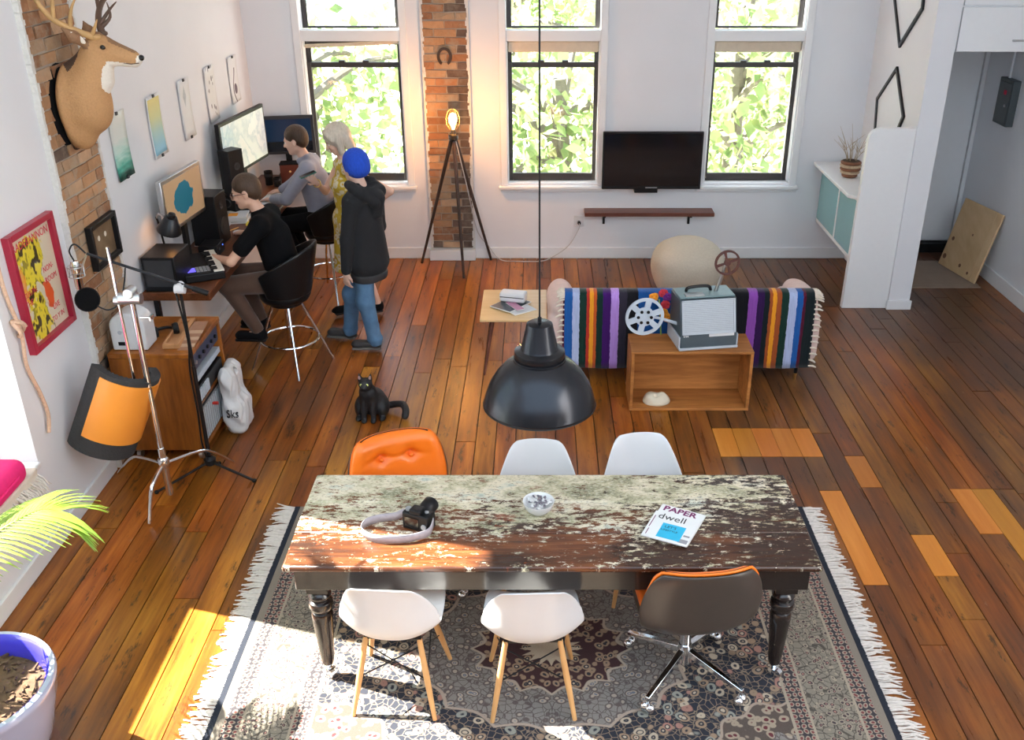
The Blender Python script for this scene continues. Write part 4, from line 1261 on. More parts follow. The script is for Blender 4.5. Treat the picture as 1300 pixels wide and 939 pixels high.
# slatted front
dn = Vector((0, 0.07, 0.24)).normalized(); nn = Vector((0, -0.24, 0.07)).normalized()
o0 = Vector((0, -0.143, 0.135))
for k in range(17):
    c = o0 + dn * (0.006 + k * 0.0135) + nn * 0.004
    Mq = basis(c, (1, 0, 0), dn, nn)
    MB().box((0, 0, 0), (0.375, 0.0115, 0.008), 0, Mq).build('grille_slat', 'projector_grey', pj, angle=0)
fr = MB()
for q in (-0.196, 0.196):
    fr.box((q, 0, 0), (0.014, 0.25, 0.014), 0, basis(o0 + dn * 0.115 + nn * 0.004, (1, 0, 0), dn, nn))
for q in (-0.006, 0.236):
    fr.box((0, 0, 0), (0.40, 0.012, 0.014), 0, basis(o0 + dn * q + nn * 0.004, (1, 0, 0), dn, nn))
fr.build('grille_frame', 'projector_grey', pj)
MB().bx(0.0, 0.19, -0.160, -0.152, 0.105, 0.125).build('name_strip', 'white_plastic', pj)
for q in (-0.19, -0.175, -0.162):
    MB().cyl((q, -0.157, 0.115), (q, -0.150, 0.115), 0.005, n=8).build('knob', 'white_plastic', pj)
MB().tube(bez([(-0.13, 0.06, 0.385), (-0.11, 0.06, 0.415), (0.03, 0.06, 0.42), (0.06, 0.06, 0.385)], 5), 0.012, 8).build('handle', 'black_plastic', pj)
MB().bx(-0.16, -0.02, -0.045, 0.02, 0.385, 0.392).build('slide_plate', 'steel', pj)
def reel(name, c, r, mat, nsp, par, hub):
    m = MB(); nseg = 48
    def rad(a): return [(r * math.cos(t), r * math.sin(t)) for t in a]
    T_ = [2 * PI * i / nseg for i in range(nseg)]
    M_ = basis(c, (math.cos(R(9)), math.sin(R(9)), 0), (0, 0, 1), (math.sin(R(9)), -math.cos(R(9)), 0))
    for z0 in (-0.009, 0.006):
        m.ring(rad(T_), [(x * 0.86, y * 0.86) for x, y in rad(T_)], z0, z0 + 0.003, 0, M_)
        m.ring([(x * hub, y * hub) for x, y in rad(T_)], [(x * 0.10, y * 0.10) for x, y in rad(T_)], z0, z0 + 0.003, 0, M_)
        for k in range(nsp):
            a = 2 * PI * k / nsp + 0.3
            w = 0.16 if nsp > 4 else 0.11
            q = [(hub * r * 0.9 * math.cos(a - w * 1.9), hub * r * 0.9 * math.sin(a - w * 1.9)), (r * 0.9 * math.cos(a - w), r * 0.9 * math.sin(a - w)), (r * 0.9 * math.cos(a + w), r * 0.9 * math.sin(a + w)), (hub * r * 0.9 * math.cos(a + w * 1.9), hub * r * 0.9 * math.sin(a + w * 1.9))]
            m.prism(q, z0 + 0.0004, z0 + 0.0026, 0, M_)
    m.cyl(M_ @ Vector((0, 0, -0.012)), M_ @ Vector((0, 0, 0.012)), r * 0.13, n=16)
    return m.build(name, mat, par, world=True, angle=40)
r1 = reel('film_reel', (0.775, 6.575, 0.725), 0.145, 'reel_grey', 6, pj, 0.5)
for k in range(6):
    a = k * PI / 3
    MB().cyl((0.775 + 0.048 * math.cos(a), 6.556, 0.725 + 0.048 * math.sin(a)), (0.775 + 0.048 * math.cos(a), 6.5605, 0.725 + 0.048 * math.sin(a)), 0.012, n=12).build('reel_hole', 'black_plastic', r1, world=True)
r2 = reel('film_reel', (1.375, 6.70, 1.10), 0.095, 'reel_brown', 4, pj, 0.25)
r2['label'] = 'dark brown film reel on the raised arm'; r1['label'] = 'pale grey film reel on the side arm'
MB().tube([(1.02, 6.60, 0.66), (0.90, 6.60, 0.70), (0.775, 6.60, 0.725)], [0.014, 0.011, 0.012], 8).cyl((0.775, 6.61, 0.725), (0.775, 6.578, 0.725), 0.010, n=10).build('reel_arm', 'projector_grey', pj, world=True)
MB().tube([(1.31, 6.72, 0.87), (1.345, 6.725, 0.99), (1.375, 6.73, 1.10)], [0.014, 0.011, 0.012], 8).cyl((1.375, 6.74, 1.10), (1.375, 6.705, 1.10), 0.010, n=10).build('reel_arm', 'steel', pj, world=True)

# ------------------------------------------------------------------ side table with magazines and a white box
stb = thing('side_table', 'small birch side table with tapered splayed legs beside the sofa', 'table', (-0.2, 7.37, 0))
MB().bx(-0.475, 0.06, 7.04, 7.70, 0.482, 0.50).build('table_top', 'birch_top', stb, world=True, bevel=0.004)
for x, sx_ in ((-0.37, -1), (-0.04, 1)):
    for y, sy_ in ((7.14, -1), (7.59, 1)):
        MB().tube([(x, y, 0.482), (x + sx_ * 0.08, y + sy_ * 0.07, 0.0)], [0.017, 0.009], 10).build('leg', 'shelf_wood', stb, world=True)
def flat(name, label, cat, c, rz, w, h, th, mat, group=None, top=None):
    t = thing(name, label, cat, c, rz, group)
    MB().box((0, 0, th / 2), (w, h, th)).build('pages', 'paper_white' if top else mat, t, bevel=0.001)
    if top: MB().box((0, 0, th + 0.0006), (w * 0.96, h * 0.96, 0.001)).build('cover', top, t)
    return t
mk('cover_dark', (0.05, 0.06, 0.075), 0.35); mk('cover_pink', (0.50, 0.22, 0.34), 0.4); mk('cover_pale', (0.62, 0.63, 0.66), 0.4); mk('cover_red', (0.55, 0.08, 0.05), 0.4); mk('cover_yellow', (0.75, 0.62, 0.06), 0.4)
flat('magazine', 'pale pink-striped magazine at the bottom of the pile on the side table', 'magazine', (-0.19, 7.30, 0.50), R(35), 0.21, 0.28, 0.007, 'paper_white', 'magazines on the side table', 'cover_pale')
flat('magazine', 'dark-covered magazine under the white box on the side table', 'magazine', (-0.235, 7.34, 0.5085), R(-38), 0.21, 0.28, 0.007, 'paper_white', 'magazines on the side table', 'cover_dark')
flat('magazine', 'pink magazine peeping out in front of the dark one on the side table', 'magazine', (-0.20, 7.29, 0.5165), R(30), 0.07, 0.20, 0.004, 'paper_white', 'magazines on the side table', 'cover_pink')
wb_ = thing('white_box', 'small rounded white box with a dark slot on top of the magazines', 'box', (-0.215, 7.40, 0.521), R(-14))
MB().box((0, 0, 0.04), (0.215, 0.11, 0.08)).build('box_body', 'white_plastic', wb_, bevel=0.018, seg=3)
MB().box((0, -0.055, 0.045), (0.20, 0.004, 0.006)).build('lid_seam', 'dark_grey', wb_)

# ------------------------------------------------------------------ pouf
pf = thing('floor_pouf', 'round beige floor pouf between the sofa and the wall shelf', 'pouf', (1.45, 8.95, 0))
blob('cushion', [ell((1.45, 8.95, 0.27), (0.355, 0.34, 0.27), 0, 0.05), rbx((1.45, 8.95, 0.22), (0.29, 0.28, 0.22), 0.12, 0, 0.12), ell((1.43, 8.93, 0.45), (0.22, 0.2, 0.09), 0, 0.06), rbx((1.45, 8.95, -0.1), (0.6, 0.6, 0.101), 0.001, k=0.01, sub=True)], 'pouf', pf, 0.014)
for a in range(6):
    t_ = a * PI / 3 + 0.3
    MB().tube([(1.45 + 0.365 * math.sin(q) * math.cos(t_) * 0.985, 8.95 + 0.35 * math.sin(q) * math.sin(t_) * 0.985, 0.27 + 0.275 * math.cos(q)) for q in np.linspace(0.75, 2.2, 14)], 0.004, 5).build('seam', 'cream_cloth', pf, world=True)

# ------------------------------------------------------------------ television, shelf, outlet
tv = thing('television', 'black flat television mounted on the wall between two windows', 'television', (1.15, 9.9, 0.8))
MB().bx(0.64, 1.655, 9.77, 9.81, 0.80, 1.385).build('case', 'black_plastic', tv, world=True, bevel=0.006)
MB().bx(0.658, 1.637, 9.7665, 9.769, 0.835, 1.367).build('screen', 'black_gloss', tv, world=True)
MB().bx(1.09, 1.21, 9.765, 9.7695, 0.812, 0.822).build('maker_plate', 'grey_plastic', tv, world=True)
MB().bx(0.98, 1.22, 9.79, 9.905, 0.755, 0.80).build('cable_box', 'black_plastic', tv, world=True, bevel=0.004)
MB().bx(1.0, 1.3, 9.811, YB - 0.003, 0.95, 1.25).build('wall_mount', 'black_plastic', tv, world=True, bevel=0.004)
shf = thing('wall_shelf', 'dark wooden wall shelf on two black brackets under the television', 'shelf', (1.14, 9.8, 0.5))
MB().bx(0.47, 1.82, 9.74, YB - 0.002, 0.515, 0.555).build('shelf_board', 'shelf_wood', shf, world=True, bevel=0.004)
for x in (0.68, 1.58):
    MB().bx(x - 0.012, x + 0.012, 9.906, YB - 0.001, 0.385, 0.514).bx(x - 0.012, x + 0.012, 9.76, 9.905, 0.497, 0.5145).build('bracket', 'black_metal', shf, world=True, bevel=0.002)
ot = thing('wall_outlet', 'white double wall outlet with a black plug near the shelf end', 'outlet', (0.42, YB, 0.41))
MB().bx(0.365, 0.475, YB - 0.008, YB - 0.001, 0.35, 0.47).build('cover_plate', 'white_plastic', ot, world=True, bevel=0.003)
MB().cyl((0.42, YB - 0.009, 0.40), (0.42, YB - 0.045, 0.40), 0.018, n=14).build('plug', 'black_plastic', ot, world=True)
cb_ = MB().tube(bez([(0.42, YB - 0.046, 0.40), (0.41, 9.86, 0.33), (0.30, 9.86, 0.15), (0.12, 9.84, 0.03), (0.0, 9.80, 0.006), (-0.25, 9.80, 0.005), (-0.42, 9.82, 0.02), (-0.55, 9.86, 0.16), (-0.66, 9.80, 0.36), (-0.74, 9.60, 0.9), (-0.83, 9.56, 1.36)], 8), 0.005, 6)
tag(cb_.build('power_cord', 'cable_white', loc=(0, 9.8, 0)), 'thin pale power cord running from the outlet to the tripod lamp', 'cord')

# ------------------------------------------------------------------ tripod lamp
tl_ = thing('tripod_lamp', 'dark wooden tripod floor lamp with a glowing bare bulb by the brick pier', 'lamp', (-0.85, 9.55, 0))
for p in ((-1.255, 9.76, 0.0), (-0.52, 9.86, 0.0), (-0.775, 9.30, 0.0)):
    p = Vector(p); q = Vector((-0.85, 9.58, 1.37)) + (p - Vector((-0.85, 9.58, 0))) * 0.04
    MB().tube([q, p], [0.020, 0.013], 10).build('leg', 'lamp_wood', tl_, world=True)
MB().lathe([(0.035, 1.345), (0.05, 1.36), (0.05, 1.40), (0.025, 1.41), (0.022, 1.45), (0.0, 1.452)], (-0.85, 9.58, 0), 20).build('head', 'black_metal', tl_, world=True)
cg = MB()
for k in range(6):
    a = k * PI / 3
    cg.tube([(-0.85 + r * math.cos(a), 9.58 + r * math.sin(a), z) for r, z in ((0.03, 1.45), (0.062, 1.50), (0.066, 1.56), (0.045, 1.63), (0.012, 1.65))], 0.0022, 5)
for r, z in ((0.062, 1.50), (0.066, 1.56), (0.045, 1.63)):
    cg.tube([(-0.85 + r * math.cos(a), 9.58 + r * math.sin(a), z) for a in np.linspace(0, 2 * PI, 19)], 0.0022, 5)
cg.build('bulb_cage', 'brass', tl_, world=True)
MB().lathe([(0.012, 1.452), (0.018, 1.475), (0.040, 1.53), (0.044, 1.56), (0.032, 1.60), (0.0, 1.615)], (-0.85, 9.58, 0), 20).build('bulb', emis('bulb_glow', (1.0, 0.62, 0.22), 14), tl_, world=True)
ld = bpy.data.lights.new('tripod_bulb', 'POINT'); ld.energy = 60; ld.color = (1.0, 0.42, 0.10); ld.shadow_soft_size = 0.05
lo_ = bpy.data.objects.new('tripod_bulb', ld); COL.objects.link(lo_); lo_.location = (-0.85, 9.50, 1.55)
# horseshoe
hs_ = [(-0.935 + 0.062 * math.cos(a), 9.885, 2.095 + 0.075 * math.sin(a)) for a in np.linspace(R(-62), R(242), 22)]
m = MB()
Mh = basis((0, 9.895, 0), (1, 0, 0), (0, 0, 1), (0, -1, 0))
po = [(-0.935 + 0.074 * math.cos(a), 2.095 + 0.088 * math.sin(a)) for a in np.linspace(R(-62), R(242), 22)]
pi_ = [(-0.935 + 0.048 * math.cos(a), 2.095 + 0.062 * math.sin(a)) for a in np.linspace(R(242), R(-62), 22)]
for i in range(21):
    m.prism([po[i], po[i + 1], pi_[20 - i], pi_[21 - i]], 0.0, 0.014, 0, Mh)
tag(m.build('horseshoe', 'iron', loc=(-0.935, 9.895, 2.095)), 'rusty iron horseshoe hung on the brick pier between two windows', 'horseshoe')

# ------------------------------------------------------------------ right side: counter, plant, frames, cabinet, panel, board
ct = thing('counter_unit', 'wall-hung counter with teal glass sliding doors and a white top', 'cabinet', (3.1, 9.2, 0.5))
MB().prism([(3.288, 8.563), (2.93, 8.563), (2.83, 8.68), (2.83, 9.90), (3.288, 9.90)], 1.02, 1.055, 0).build('countertop', 'white_trim', ct, world=True, bevel=0.006)
MB().bx(2.925, 3.288, 8.563, 9.898, 0.42, 0.455).bx(2.925, 3.288, 8.563, 9.898, 0.985, 1.019).bx(2.95, 3.288, 8.563, 8.59, 0.456, 0.984).bx(2.95, 3.288, 9.872, 9.898, 0.456, 0.984).bx(3.26, 3.288, 8.6, 9.87, 0.456, 0.984).bx(2.922, 2.95, 9.22, 9.25, 0.456, 0.984).build('carcass', 'white_trim', ct, world=True, bevel=0.003)
MB().bx(2.928, 2.938, 8.565, 9.217, 0.458, 0.982).build('sliding_door', 'teal_glass', ct, world=True)
MB().bx(2.928, 2.938, 9.253, 9.895, 0.458, 0.982).build('sliding_door', 'teal_glass', ct, world=True)
pt = thing('potted_twigs', 'round woven brown pot of dry bare twigs on the white counter', 'plant', (3.02, 9.30, 1.055))
for i, (r, z0, z1, mt) in enumerate(((0.075, 0.0, 0.035, 'basket'), (0.092, 0.035, 0.065, 'basket_light'), (0.098, 0.065, 0.095, 'basket'), (0.102, 0.095, 0.125, 'basket_light'), (0.098, 0.125, 0.155, 'basket'))):
    MB().lathe([(r - 0.012, z0), (r, (z0 + z1) / 2 - 0.006), (r, (z0 + z1) / 2 + 0.006), (r - 0.012, z1)], (0, 0, 0), 24).build('coil', mt, pt)
MB().lathe([(0.0, 0.156), (0.08, 0.157), (0.08, 0.158), (0, 0.17)], (0, 0, 0), 20).build('earth', 'soil', pt)
rg = random.Random(8)
for k in range(12):
    a = rg.uniform(0, 2 * PI); ln = rg.uniform(0.16, 0.34); b = rg.uniform(0.05, 0.20)
    p = [Vector((0.04 * math.cos(a), 0.04 * math.sin(a), 0.157))]
    p.append(p[0] + Vector((b * 0.3 * math.cos(a), b * 0.3 * math.sin(a), ln * 0.45)))
    p.append(p[0] + Vector((b * math.cos(a + 0.3), b * math.sin(a + 0.3), ln)))
    m = MB().tube(bez(p, 5), [0.004 - 0.0003 * i for i in range(11)], 5)
    for q in range(2):
        m.tube([p[1], p[1] + Vector((rg.uniform(-.09, .09), rg.uniform(-.09, .09), rg.uniform(.05, .13)))], [0.0025, 0.001], 4)
    m.build('twig', 'twig', pt)
def shape_frame(pts, label):
    c = (sum(p[0] for p in pts) / len(pts), sum(p[1] for p in pts) / len(pts))
    inn = []
    n = len(pts)
    for i in range(n):
        p0, p1, p2 = (Vector(pts[(i + d) % n] + (0,)) for d in (-1, 0, 1))
        e1 = (p1 - p0).normalized(); e2 = (p2 - p1).normalized()
        n1 = Vector((-e1.y, e1.x, 0)); n2 = Vector((-e2.y, e2.x, 0))
        bi = (n1 + n2).normalized(); w = 0.03 / max(0.35, bi.dot(n1))
        if (Vector(c + (0,)) - p1).dot(bi) < 0: bi = -bi
        q = p1 + bi * w; inn.append((q.x, q.y))
    M_ = basis((3.288, 0, 0), (0, 1, 0), (0, 0, 1), (-1, 0, 0))
    t = thing('shaped_frame', label, 'frame', (3.288, c[0], c[1]), 0, 'black geometric frames on the partition')
    MB().ring(pts, inn, -0.0015, 0.02, 0, M_).build('rim', 'black_metal', t, world=True)
    MB().prism(inn, 0.0, 0.004, 0, M_).build('mirror', 'white_trim', t, world=True)
shape_frame([(9.18, 2.11), (9.60, 1.75), (9.50, 1.33), (9.12, 1.22), (8.81, 1.73)], 'lower black five-sided frame on the partition above the counter')
shape_frame([(9.20, 2.27), (8.78, 2.64), (8.84, 3.02), (9.25, 3.14), (9.57, 2.70)], 'upper black five-sided frame, cut off by the top of the picture')
uc = thing('upper_cabinet', 'white handled cabinet high over the alcove opening', 'cabinet', (4.03, 8.9, 2.32))
MB().bx(3.505, XR - 0.002, 8.53, 9.3, 2.345, 3.6).build('carcass', 'white_trim', uc, world=True, bevel=0.003)
MB().bx(3.515, XR - 0.004, 8.508, 8.528, 2.33, 2.685).build('drawer_front', 'white_trim', uc, world=True, bevel=0.004)
MB().bx(3.515, XR - 0.004, 8.508, 8.528, 2.70, 3.55).build('door', 'white_trim', uc, world=True, bevel=0.004)
MB().bx(3.97, 4.25, 8.485, 8.507, 2.415, 2.43).build('handle', 'steel', uc, world=True, bevel=0.003)
ep = thing('breaker_panel', 'dark grey metal breaker panel on the alcove side wall', 'electrical panel', (XR, 9.54, 1.7))
MB().bx(XR - 0.075, XR - 0.001, 9.40, 9.69, 1.51, 1.94).build('box', pm('panel_grey', (0.07, 0.085, 0.088), 0.5), ep, world=True, bevel=0.005)
MB().bx(XR - 0.082, XR - 0.0755, 9.42, 9.67, 1.54, 1.91).build('door', pm('panel_grey2', (0.085, 0.10, 0.105), 0.5), ep, world=True, bevel=0.003)
MB().bx(XR - 0.092, XR - 0.083, 9.49, 9.53, 1.80, 1.84).build('latch', 'ink_red', ep, world=True)
MB().cyl((XR - 0.083, 9.47, 1.70), (XR - 0.092, 9.47, 1.70), 0.014, n=12).build('lock', 'steel', ep, world=True)
MB().cyl((XR - 0.03, 9.60, 1.942), (XR - 0.03, 9.60, 3.4), 0.014, n=8).build('conduit', 'white_plastic', ep, world=True)
wbd = thing('plywood_board', 'knotty pine board leaning in the alcove against the right wall', 'board', (4.3, 9.3, 0.0))
A = Vector((4.365, 9.10, 0.014)); Bq = Vector((4.24, 9.72, 0.014))
up = Vector((0.165, 0.05, 0.68)); up = up.normalized()
ex_ = (Bq - A).normalized(); nz_ = ex_.cross(up).normalized(); up = nz_.cross(ex_).normalized()
Mw = basis(A, ex_, up, nz_)
L_ = (Bq - A).length
for i, (ya, yb_) in enumerate(((0.0, 0.075), (0.077, 0.42), (0.422, 0.66))):
    pass
MB().box((0.045, 0.36, 0), (0.088, 0.72, 0.022), 0, Mw).build('plank', 'pine', wbd, world=True, bevel=0.003)
MB().box((L_ / 2 + 0.045, 0.36, 0), (L_ - 0.092, 0.72, 0.022), 0, Mw).build('plank', 'pine', wbd, world=True, bevel=0.003)
mk('knot', (0.16, 0.07, 0.03), 0.6)
for (a, b, r) in ((0.58, 0.10, 0.028), (0.30, 0.09, 0.02), (0.30, 0.42, 0.012), (0.15, 0.06, 0.016), (0.56, 0.30, 0.022)):
    for sg in (1, -1):
        MB().lathe([(r, 0), (r * 0.6, 0.0006), (0, 0.0008)], (0, 0, 0), 12, M=Mw @ Matrix.Translation((a, b, 0.0112 * sg)) @ Matrix.Rotation(0 if sg > 0 else PI, 4, 'X')).build('knot', 'knot', wbd, world=True)
blk_ = MB().bx(4.40, 4.48, 9.28, 9.40, 0.0125, 0.14)
tag(blk_.build('wood_block', 'crate_wood', loc=(4.44, 9.34, 0.0125), bevel=0.004), 'small orange-brown wood block behind the leaning pine board', 'block')

# ------------------------------------------------------------------ desk along the left wall and what stands on it
DZ = 0.92
dk = thing('work_desk', 'long dark wooden desk fixed along the left wall under the prints', 'desk', (-2.64, 8.2, 0))
MB().bx(XL + 0.003, -2.40, 6.56, 9.90, DZ - 0.065, DZ).build('desk_top', 'desk_wood', dk, world=True, bevel=0.008, seg=3)
for y in (6.75, 8.0, 9.5):
    MB().bx(XL + 0.003, -2.50, y - 0.02, y + 0.02, DZ - 0.105, DZ - 0.067).bx(XL + 0.003, XL + 0.04, y - 0.02, y + 0.02, 0.45, DZ - 0.106).build('bracket', 'black_metal', dk, world=True, bevel=0.003)

def deskbox(name, label, cat, c, d, mat, rz=0, bevel=0.006, group=None):
    t = thing(name, label, cat, (c[0], c[1], c[2]), rz, group)
    MB().box((0, 0, d[2] / 2), d).build('body', mat, t, bevel=bevel)
    return t
b = deskbox('equipment_case', 'black box at the near end of the desk, under the desk lamp', 'case', (-2.745, 6.74, DZ), (0.24, 0.33, 0.26), 'black_plastic')
MB().box((0, -0.1665, 0.14), (0.20, 0.004, 0.20)).build('front_panel', 'dark_grey', b)
tw = deskbox('computer_tower', 'black computer tower on the floor under the near end of the desk', 'computer', (-2.72, 6.78, 0.0), (0.20, 0.42, 0.44), 'black_plastic')
MB().box((0, -0.212, 0.33), (0.16, 0.004, 0.04)).build('drive_bay', 'dark_grey', tw)
MB().cyl((0.0, -0.211, 0.24), (0.0, -0.216, 0.24), 0.012, n=12).build('power_button', 'grey_plastic', tw)

# desk lamp
lm = thing('desk_lamp', 'black desk lamp with glowing orange-rimmed shade over the black case', 'lamp', (-2.80, 6.98, DZ))
MB().lathe([(0.07, 0), (0.07, 0.012), (0.015, 0.02), (0.012, 0.03)], (-2.82, 6.99, DZ), 20).build('base', 'black_metal', lm, world=True)
MB().tube([(-2.82, 6.99, DZ + 0.03), (-2.85, 6.97, 1.33), (-2.84, 6.93, 1.37)], 0.008, 8).build('arm', 'black_metal', lm, world=True)
MB().tube([(-2.835, 6.93, 1.37), (-2.79, 6.86, 1.42), (-2.74, 6.83, 1.41)], 0.008, 8).build('upper_arm', 'steel', lm, world=True)
Ml = Matrix.Translation((-2.70, 6.82, 1.36)) @ Matrix.Rotation(R(22), 4, 'Y') @ Matrix.Rotation(R(12), 4, 'X')
MB().lathe([(0.028, 0.06), (0.04, 0.055), (0.085, -0.055), (0.088, -0.065)], (0, 0, 0), 28, 0, Ml, close=False).build('shade', 'black_metal', lm, world=True, angle=50, solid=0.003)
MB().lathe([(0.0, 0.062), (0.029, 0.06), (0.025, 0.085), (0.0, 0.09)], (0, 0, 0), 20, 0, Ml).build('shade_cap', 'black_metal', lm, world=True)
MB().sph((0, 0, -0.015), (0.028, 0.028, 0.034), 12, 0, Ml).build('bulb', emis('desk_bulb_glow', (1.0, 0.45, 0.12), 6), lm, world=True)
ld = bpy.data.lights.new('desk_bulb', 'POINT'); ld.energy = 0.7; ld.color = (1.0, 0.45, 0.14); ld.shadow_soft_size = 0.03
lo_ = bpy.data.objects.new('desk_bulb', ld); COL.objects.link(lo_); lo_.location = Ml @ Vector((0, 0, -0.075))

# screens
def emscreen(name, paint):
    t = NT(name); paint(t); MT[name] = t.m
def scr_splash(t):
    tc = t.n('TexCoord').outputs['Object']
    xs = t.n('SeparateXYZ'); t.t.links.new(tc, xs.inputs[0])
    d = t.M('SQRT', t.M('ADD', t.M('POWER', t.M('MULTIPLY', t.M('ADD', xs.outputs[1], 0.02), 1.0), 2.0), t.M('POWER', t.M('MULTIPLY', xs.outputs[2], 1.35), 2.0)))
    d = t.M('ADD', d, t.M('MULTIPLY', t.M('SUBTRACT', t.noise(tc, 14, 3), 0.5), 0.09))
    c = t.mix(t.step(d, 0.165, 0.16), (0.42, 0.27, 0.15), (0.012, 0.13, 0.19))
    t.bsdf(color=c, rough=0.15, emit=c, emits=0.45)
def scr_paper(t):
    tc = t.n('TexCoord').outputs['Object']
    n = t.noise(tc, 6, 4)
    c = t.ramp(n, [(0.42, (0.80, 0.86, 0.86)), (0.52, (0.62, 0.70, 0.74)), (0.58, (0.86, 0.90, 0.90))])
    t.bsdf(color=c, rough=0.15, emit=c, emits=0.25)
def scr_navy(t):
    tc = t.n('TexCoord').outputs['Object']
    xs = t.n('SeparateXYZ'); t.t.links.new(tc, xs.inputs[0])
    c = t.mix(t.step(xs.outputs[2], -0.07, -0.05), (0.004, 0.005, 0.008), (0.010, 0.024, 0.055))
    t.bsdf(color=c, rough=0.12, emit=c, emits=0.5)
emscreen('splash', scr_splash); emscreen('drawing', scr_paper); emscreen('navy', scr_navy)
def monitor(label, c, yaw, w, h, screen, rim, tilt=0.0):
    """c = centre of the screen; local +x is the viewing direction"""
    t = thing('computer_monitor', label, 'monitor', (c[0], c[1], DZ), R(yaw), 'computer monitors on the wall desk')
    z = c[2] - DZ
    Mt = Matrix.Translation((0, 0, z)) @ Matrix.Rotation(R(tilt), 4, 'Y')
    MB().box((-0.022, 0, 0), (0.04, w, h), 0, Mt).build('case', rim, t, bevel=0.005)
    sc = MB().box((0.0, 0, 0), (0.003, w - 0.06, h - 0.06)).build('screen', screen, t, angle=0)
    sc.matrix_local = Mt
    MB().box((-0.045, 0, z / 2 - 0.02), (0.03, 0.06, z)).box((-0.05, 0, 0.009), (0.16, 0.24, 0.018)).build('stand', 'black_plastic', t, bevel=0.004)
    return t
monitor('computer monitor with silver sides showing a teal splash on tan, near end of the desk', (-2.72, 7.24, 1.44), -6, 0.68, 0.40, 'splash', 'steel')
monitor('big computer monitor with a white page, behind the black tower speaker', (-2.71, 8.92, 1.485), -8, 0.98, 0.50, 'drawing', 'black_plastic')
m3 = monitor('dark-screened computer monitor in the back corner beside the window', (-2.55, 9.78, 1.35), -80, 0.56, 0.38, 'navy', 'dark_grey')
def speaker(label, c, d, rz=0, cones=((0.0, 0.30, 0.055), (0.0, 0.14, 0.03))):
    t = thing('speaker', label, 'speaker', c, R(rz), 'black speakers on the desk')
    MB().box((0, 0, d[2] / 2), d).build('cabinet', 'black_plastic', t, bevel=0.006)
    for q, r in ((0.34, min(d[1] * 0.36, 0.075)), (0.76, min(d[1] * 0.2, 0.035))):
        Mq = basis((d[0] / 2, 0, d[2] * q), (0, 1, 0), (0, 0, 1), (1, 0, 0))
        MB().lathe([(r, -0.002), (r, 0.004), (r * 0.9, 0.005), (r * 0.35, -0.001), (r * 0.2, 0.004), (0, 0.005)], (0, 0, 0), 24, 0, Mq).build('cone', 'dark_grey', t)
    return t
speaker('black box speaker standing between the splash monitor and the magazines', (-2.72, 7.71, DZ), (0.22, 0.24, 0.42), -4)
speaker('tall black tower speaker in front of the white-page monitor', (-2.72, 8.46, DZ), (0.13, 0.17, 0.60), -30)
ai = deskbox('audio_interface', 'low black audio box with a blue light under the splash monitor', 'audio box', (-2.64, 7.42, DZ), (0.15, 0.20, 0.09), 'black_plastic')
MB().cyl((0.075, 0.05, 0.06), (0.078, 0.05, 0.06), 0.006, n=8).build('blue_light', emis('blue_led', (0.1, 0.2, 1.0), 3), ai)
MB().cyl((0.075, -0.03, 0.045), (0.085, -0.03, 0.045), 0.016, n=16).build('knob', 'dark_grey', ai)
# keyboard controller
kx = Vector((0.31, 0.07, 0)).normalized(); ky = Vector((-kx.y, kx.x, 0)); ky = Vector((-0.24, 0.50, 0)).normalized()
kx = Vector((ky.y, -ky.x, 0))
kb = thing('keyboard_controller', 'black pad and key controller with a lit blue display on the desk', 'keyboard', (-2.605, 7.02, DZ), math.atan2(kx.y, kx.x))
MB().box((0, 0, 0.032), (0.29, 0.52, 0.064)).build('body', 'black_plastic', kb, bevel=0.012, seg=3)
MB().box((-0.085, -0.15, 0.0655), (0.06, 0.09, 0.003)).build('display', emis('lcd_blue', (0.20, 0.16, 1.0), 1.6), kb)
mk('pad_grey', (0.30, 0.30, 0.31), 0.6)
for i in range(4):
    for j in range(4):
        MB().box((-0.03 + i * 0.026 - 0.01, -0.20 + j * 0.029, 0.067), (0.020, 0.023, 0.006)).build('pad', 'pad_grey', kb)
for j in range(6):
    MB().cyl((-0.105, -0.04 + j * 0.045, 0.065), (-0.105, -0.04 + j * 0.045, 0.08), 0.009, n=10).build('knob', 'dark_grey', kb)
mk('key_white', (0.78, 0.74, 0.66), 0.35)
for j in range(15):
    MB().box((0.105, -0.235 + j * 0.0335, 0.068), (0.075, 0.0315, 0.012)).build('white_key', 'key_white', kb)
    if j % 7 not in (2, 6) and j < 14:
        MB().box((0.072, -0.218 + j * 0.0335, 0.077), (0.05, 0.017, 0.016)).build('black_key', 'black_plastic', kb)
pp = MB().box((-2.765, 7.74, DZ + 0.0025), (0.19, 0.27, 0.003), rz=R(8))
tag(pp.build('paper_sheet', 'paper_white', loc=(-2.765, 7.74, DZ)), 'blank white paper sheet under the hand of the man in black', 'paper')
pc = MB().cyl((-2.70, 7.94, DZ + 0.004), (-2.62, 8.10, DZ + 0.004), 0.0035, n=6)
tag(pc.build('pencil', 'brass', loc=(-2.66, 8.02, DZ)), 'thin yellow pencil lying on the desk beyond the paper', 'pencil')
ms = thing('computer_mouse', 'white computer mouse by the far hand of the man in black', 'mouse', (-2.565, 7.93, DZ))
MB().sph((0, 0, 0.012), (0.055, 0.030, 0.022), 14).build('shell', 'white_plastic', ms)
MB().box((-0.03, 0, 0.033), (0.014, 0.004, 0.006)).build('wheel', 'grey_plastic', ms)
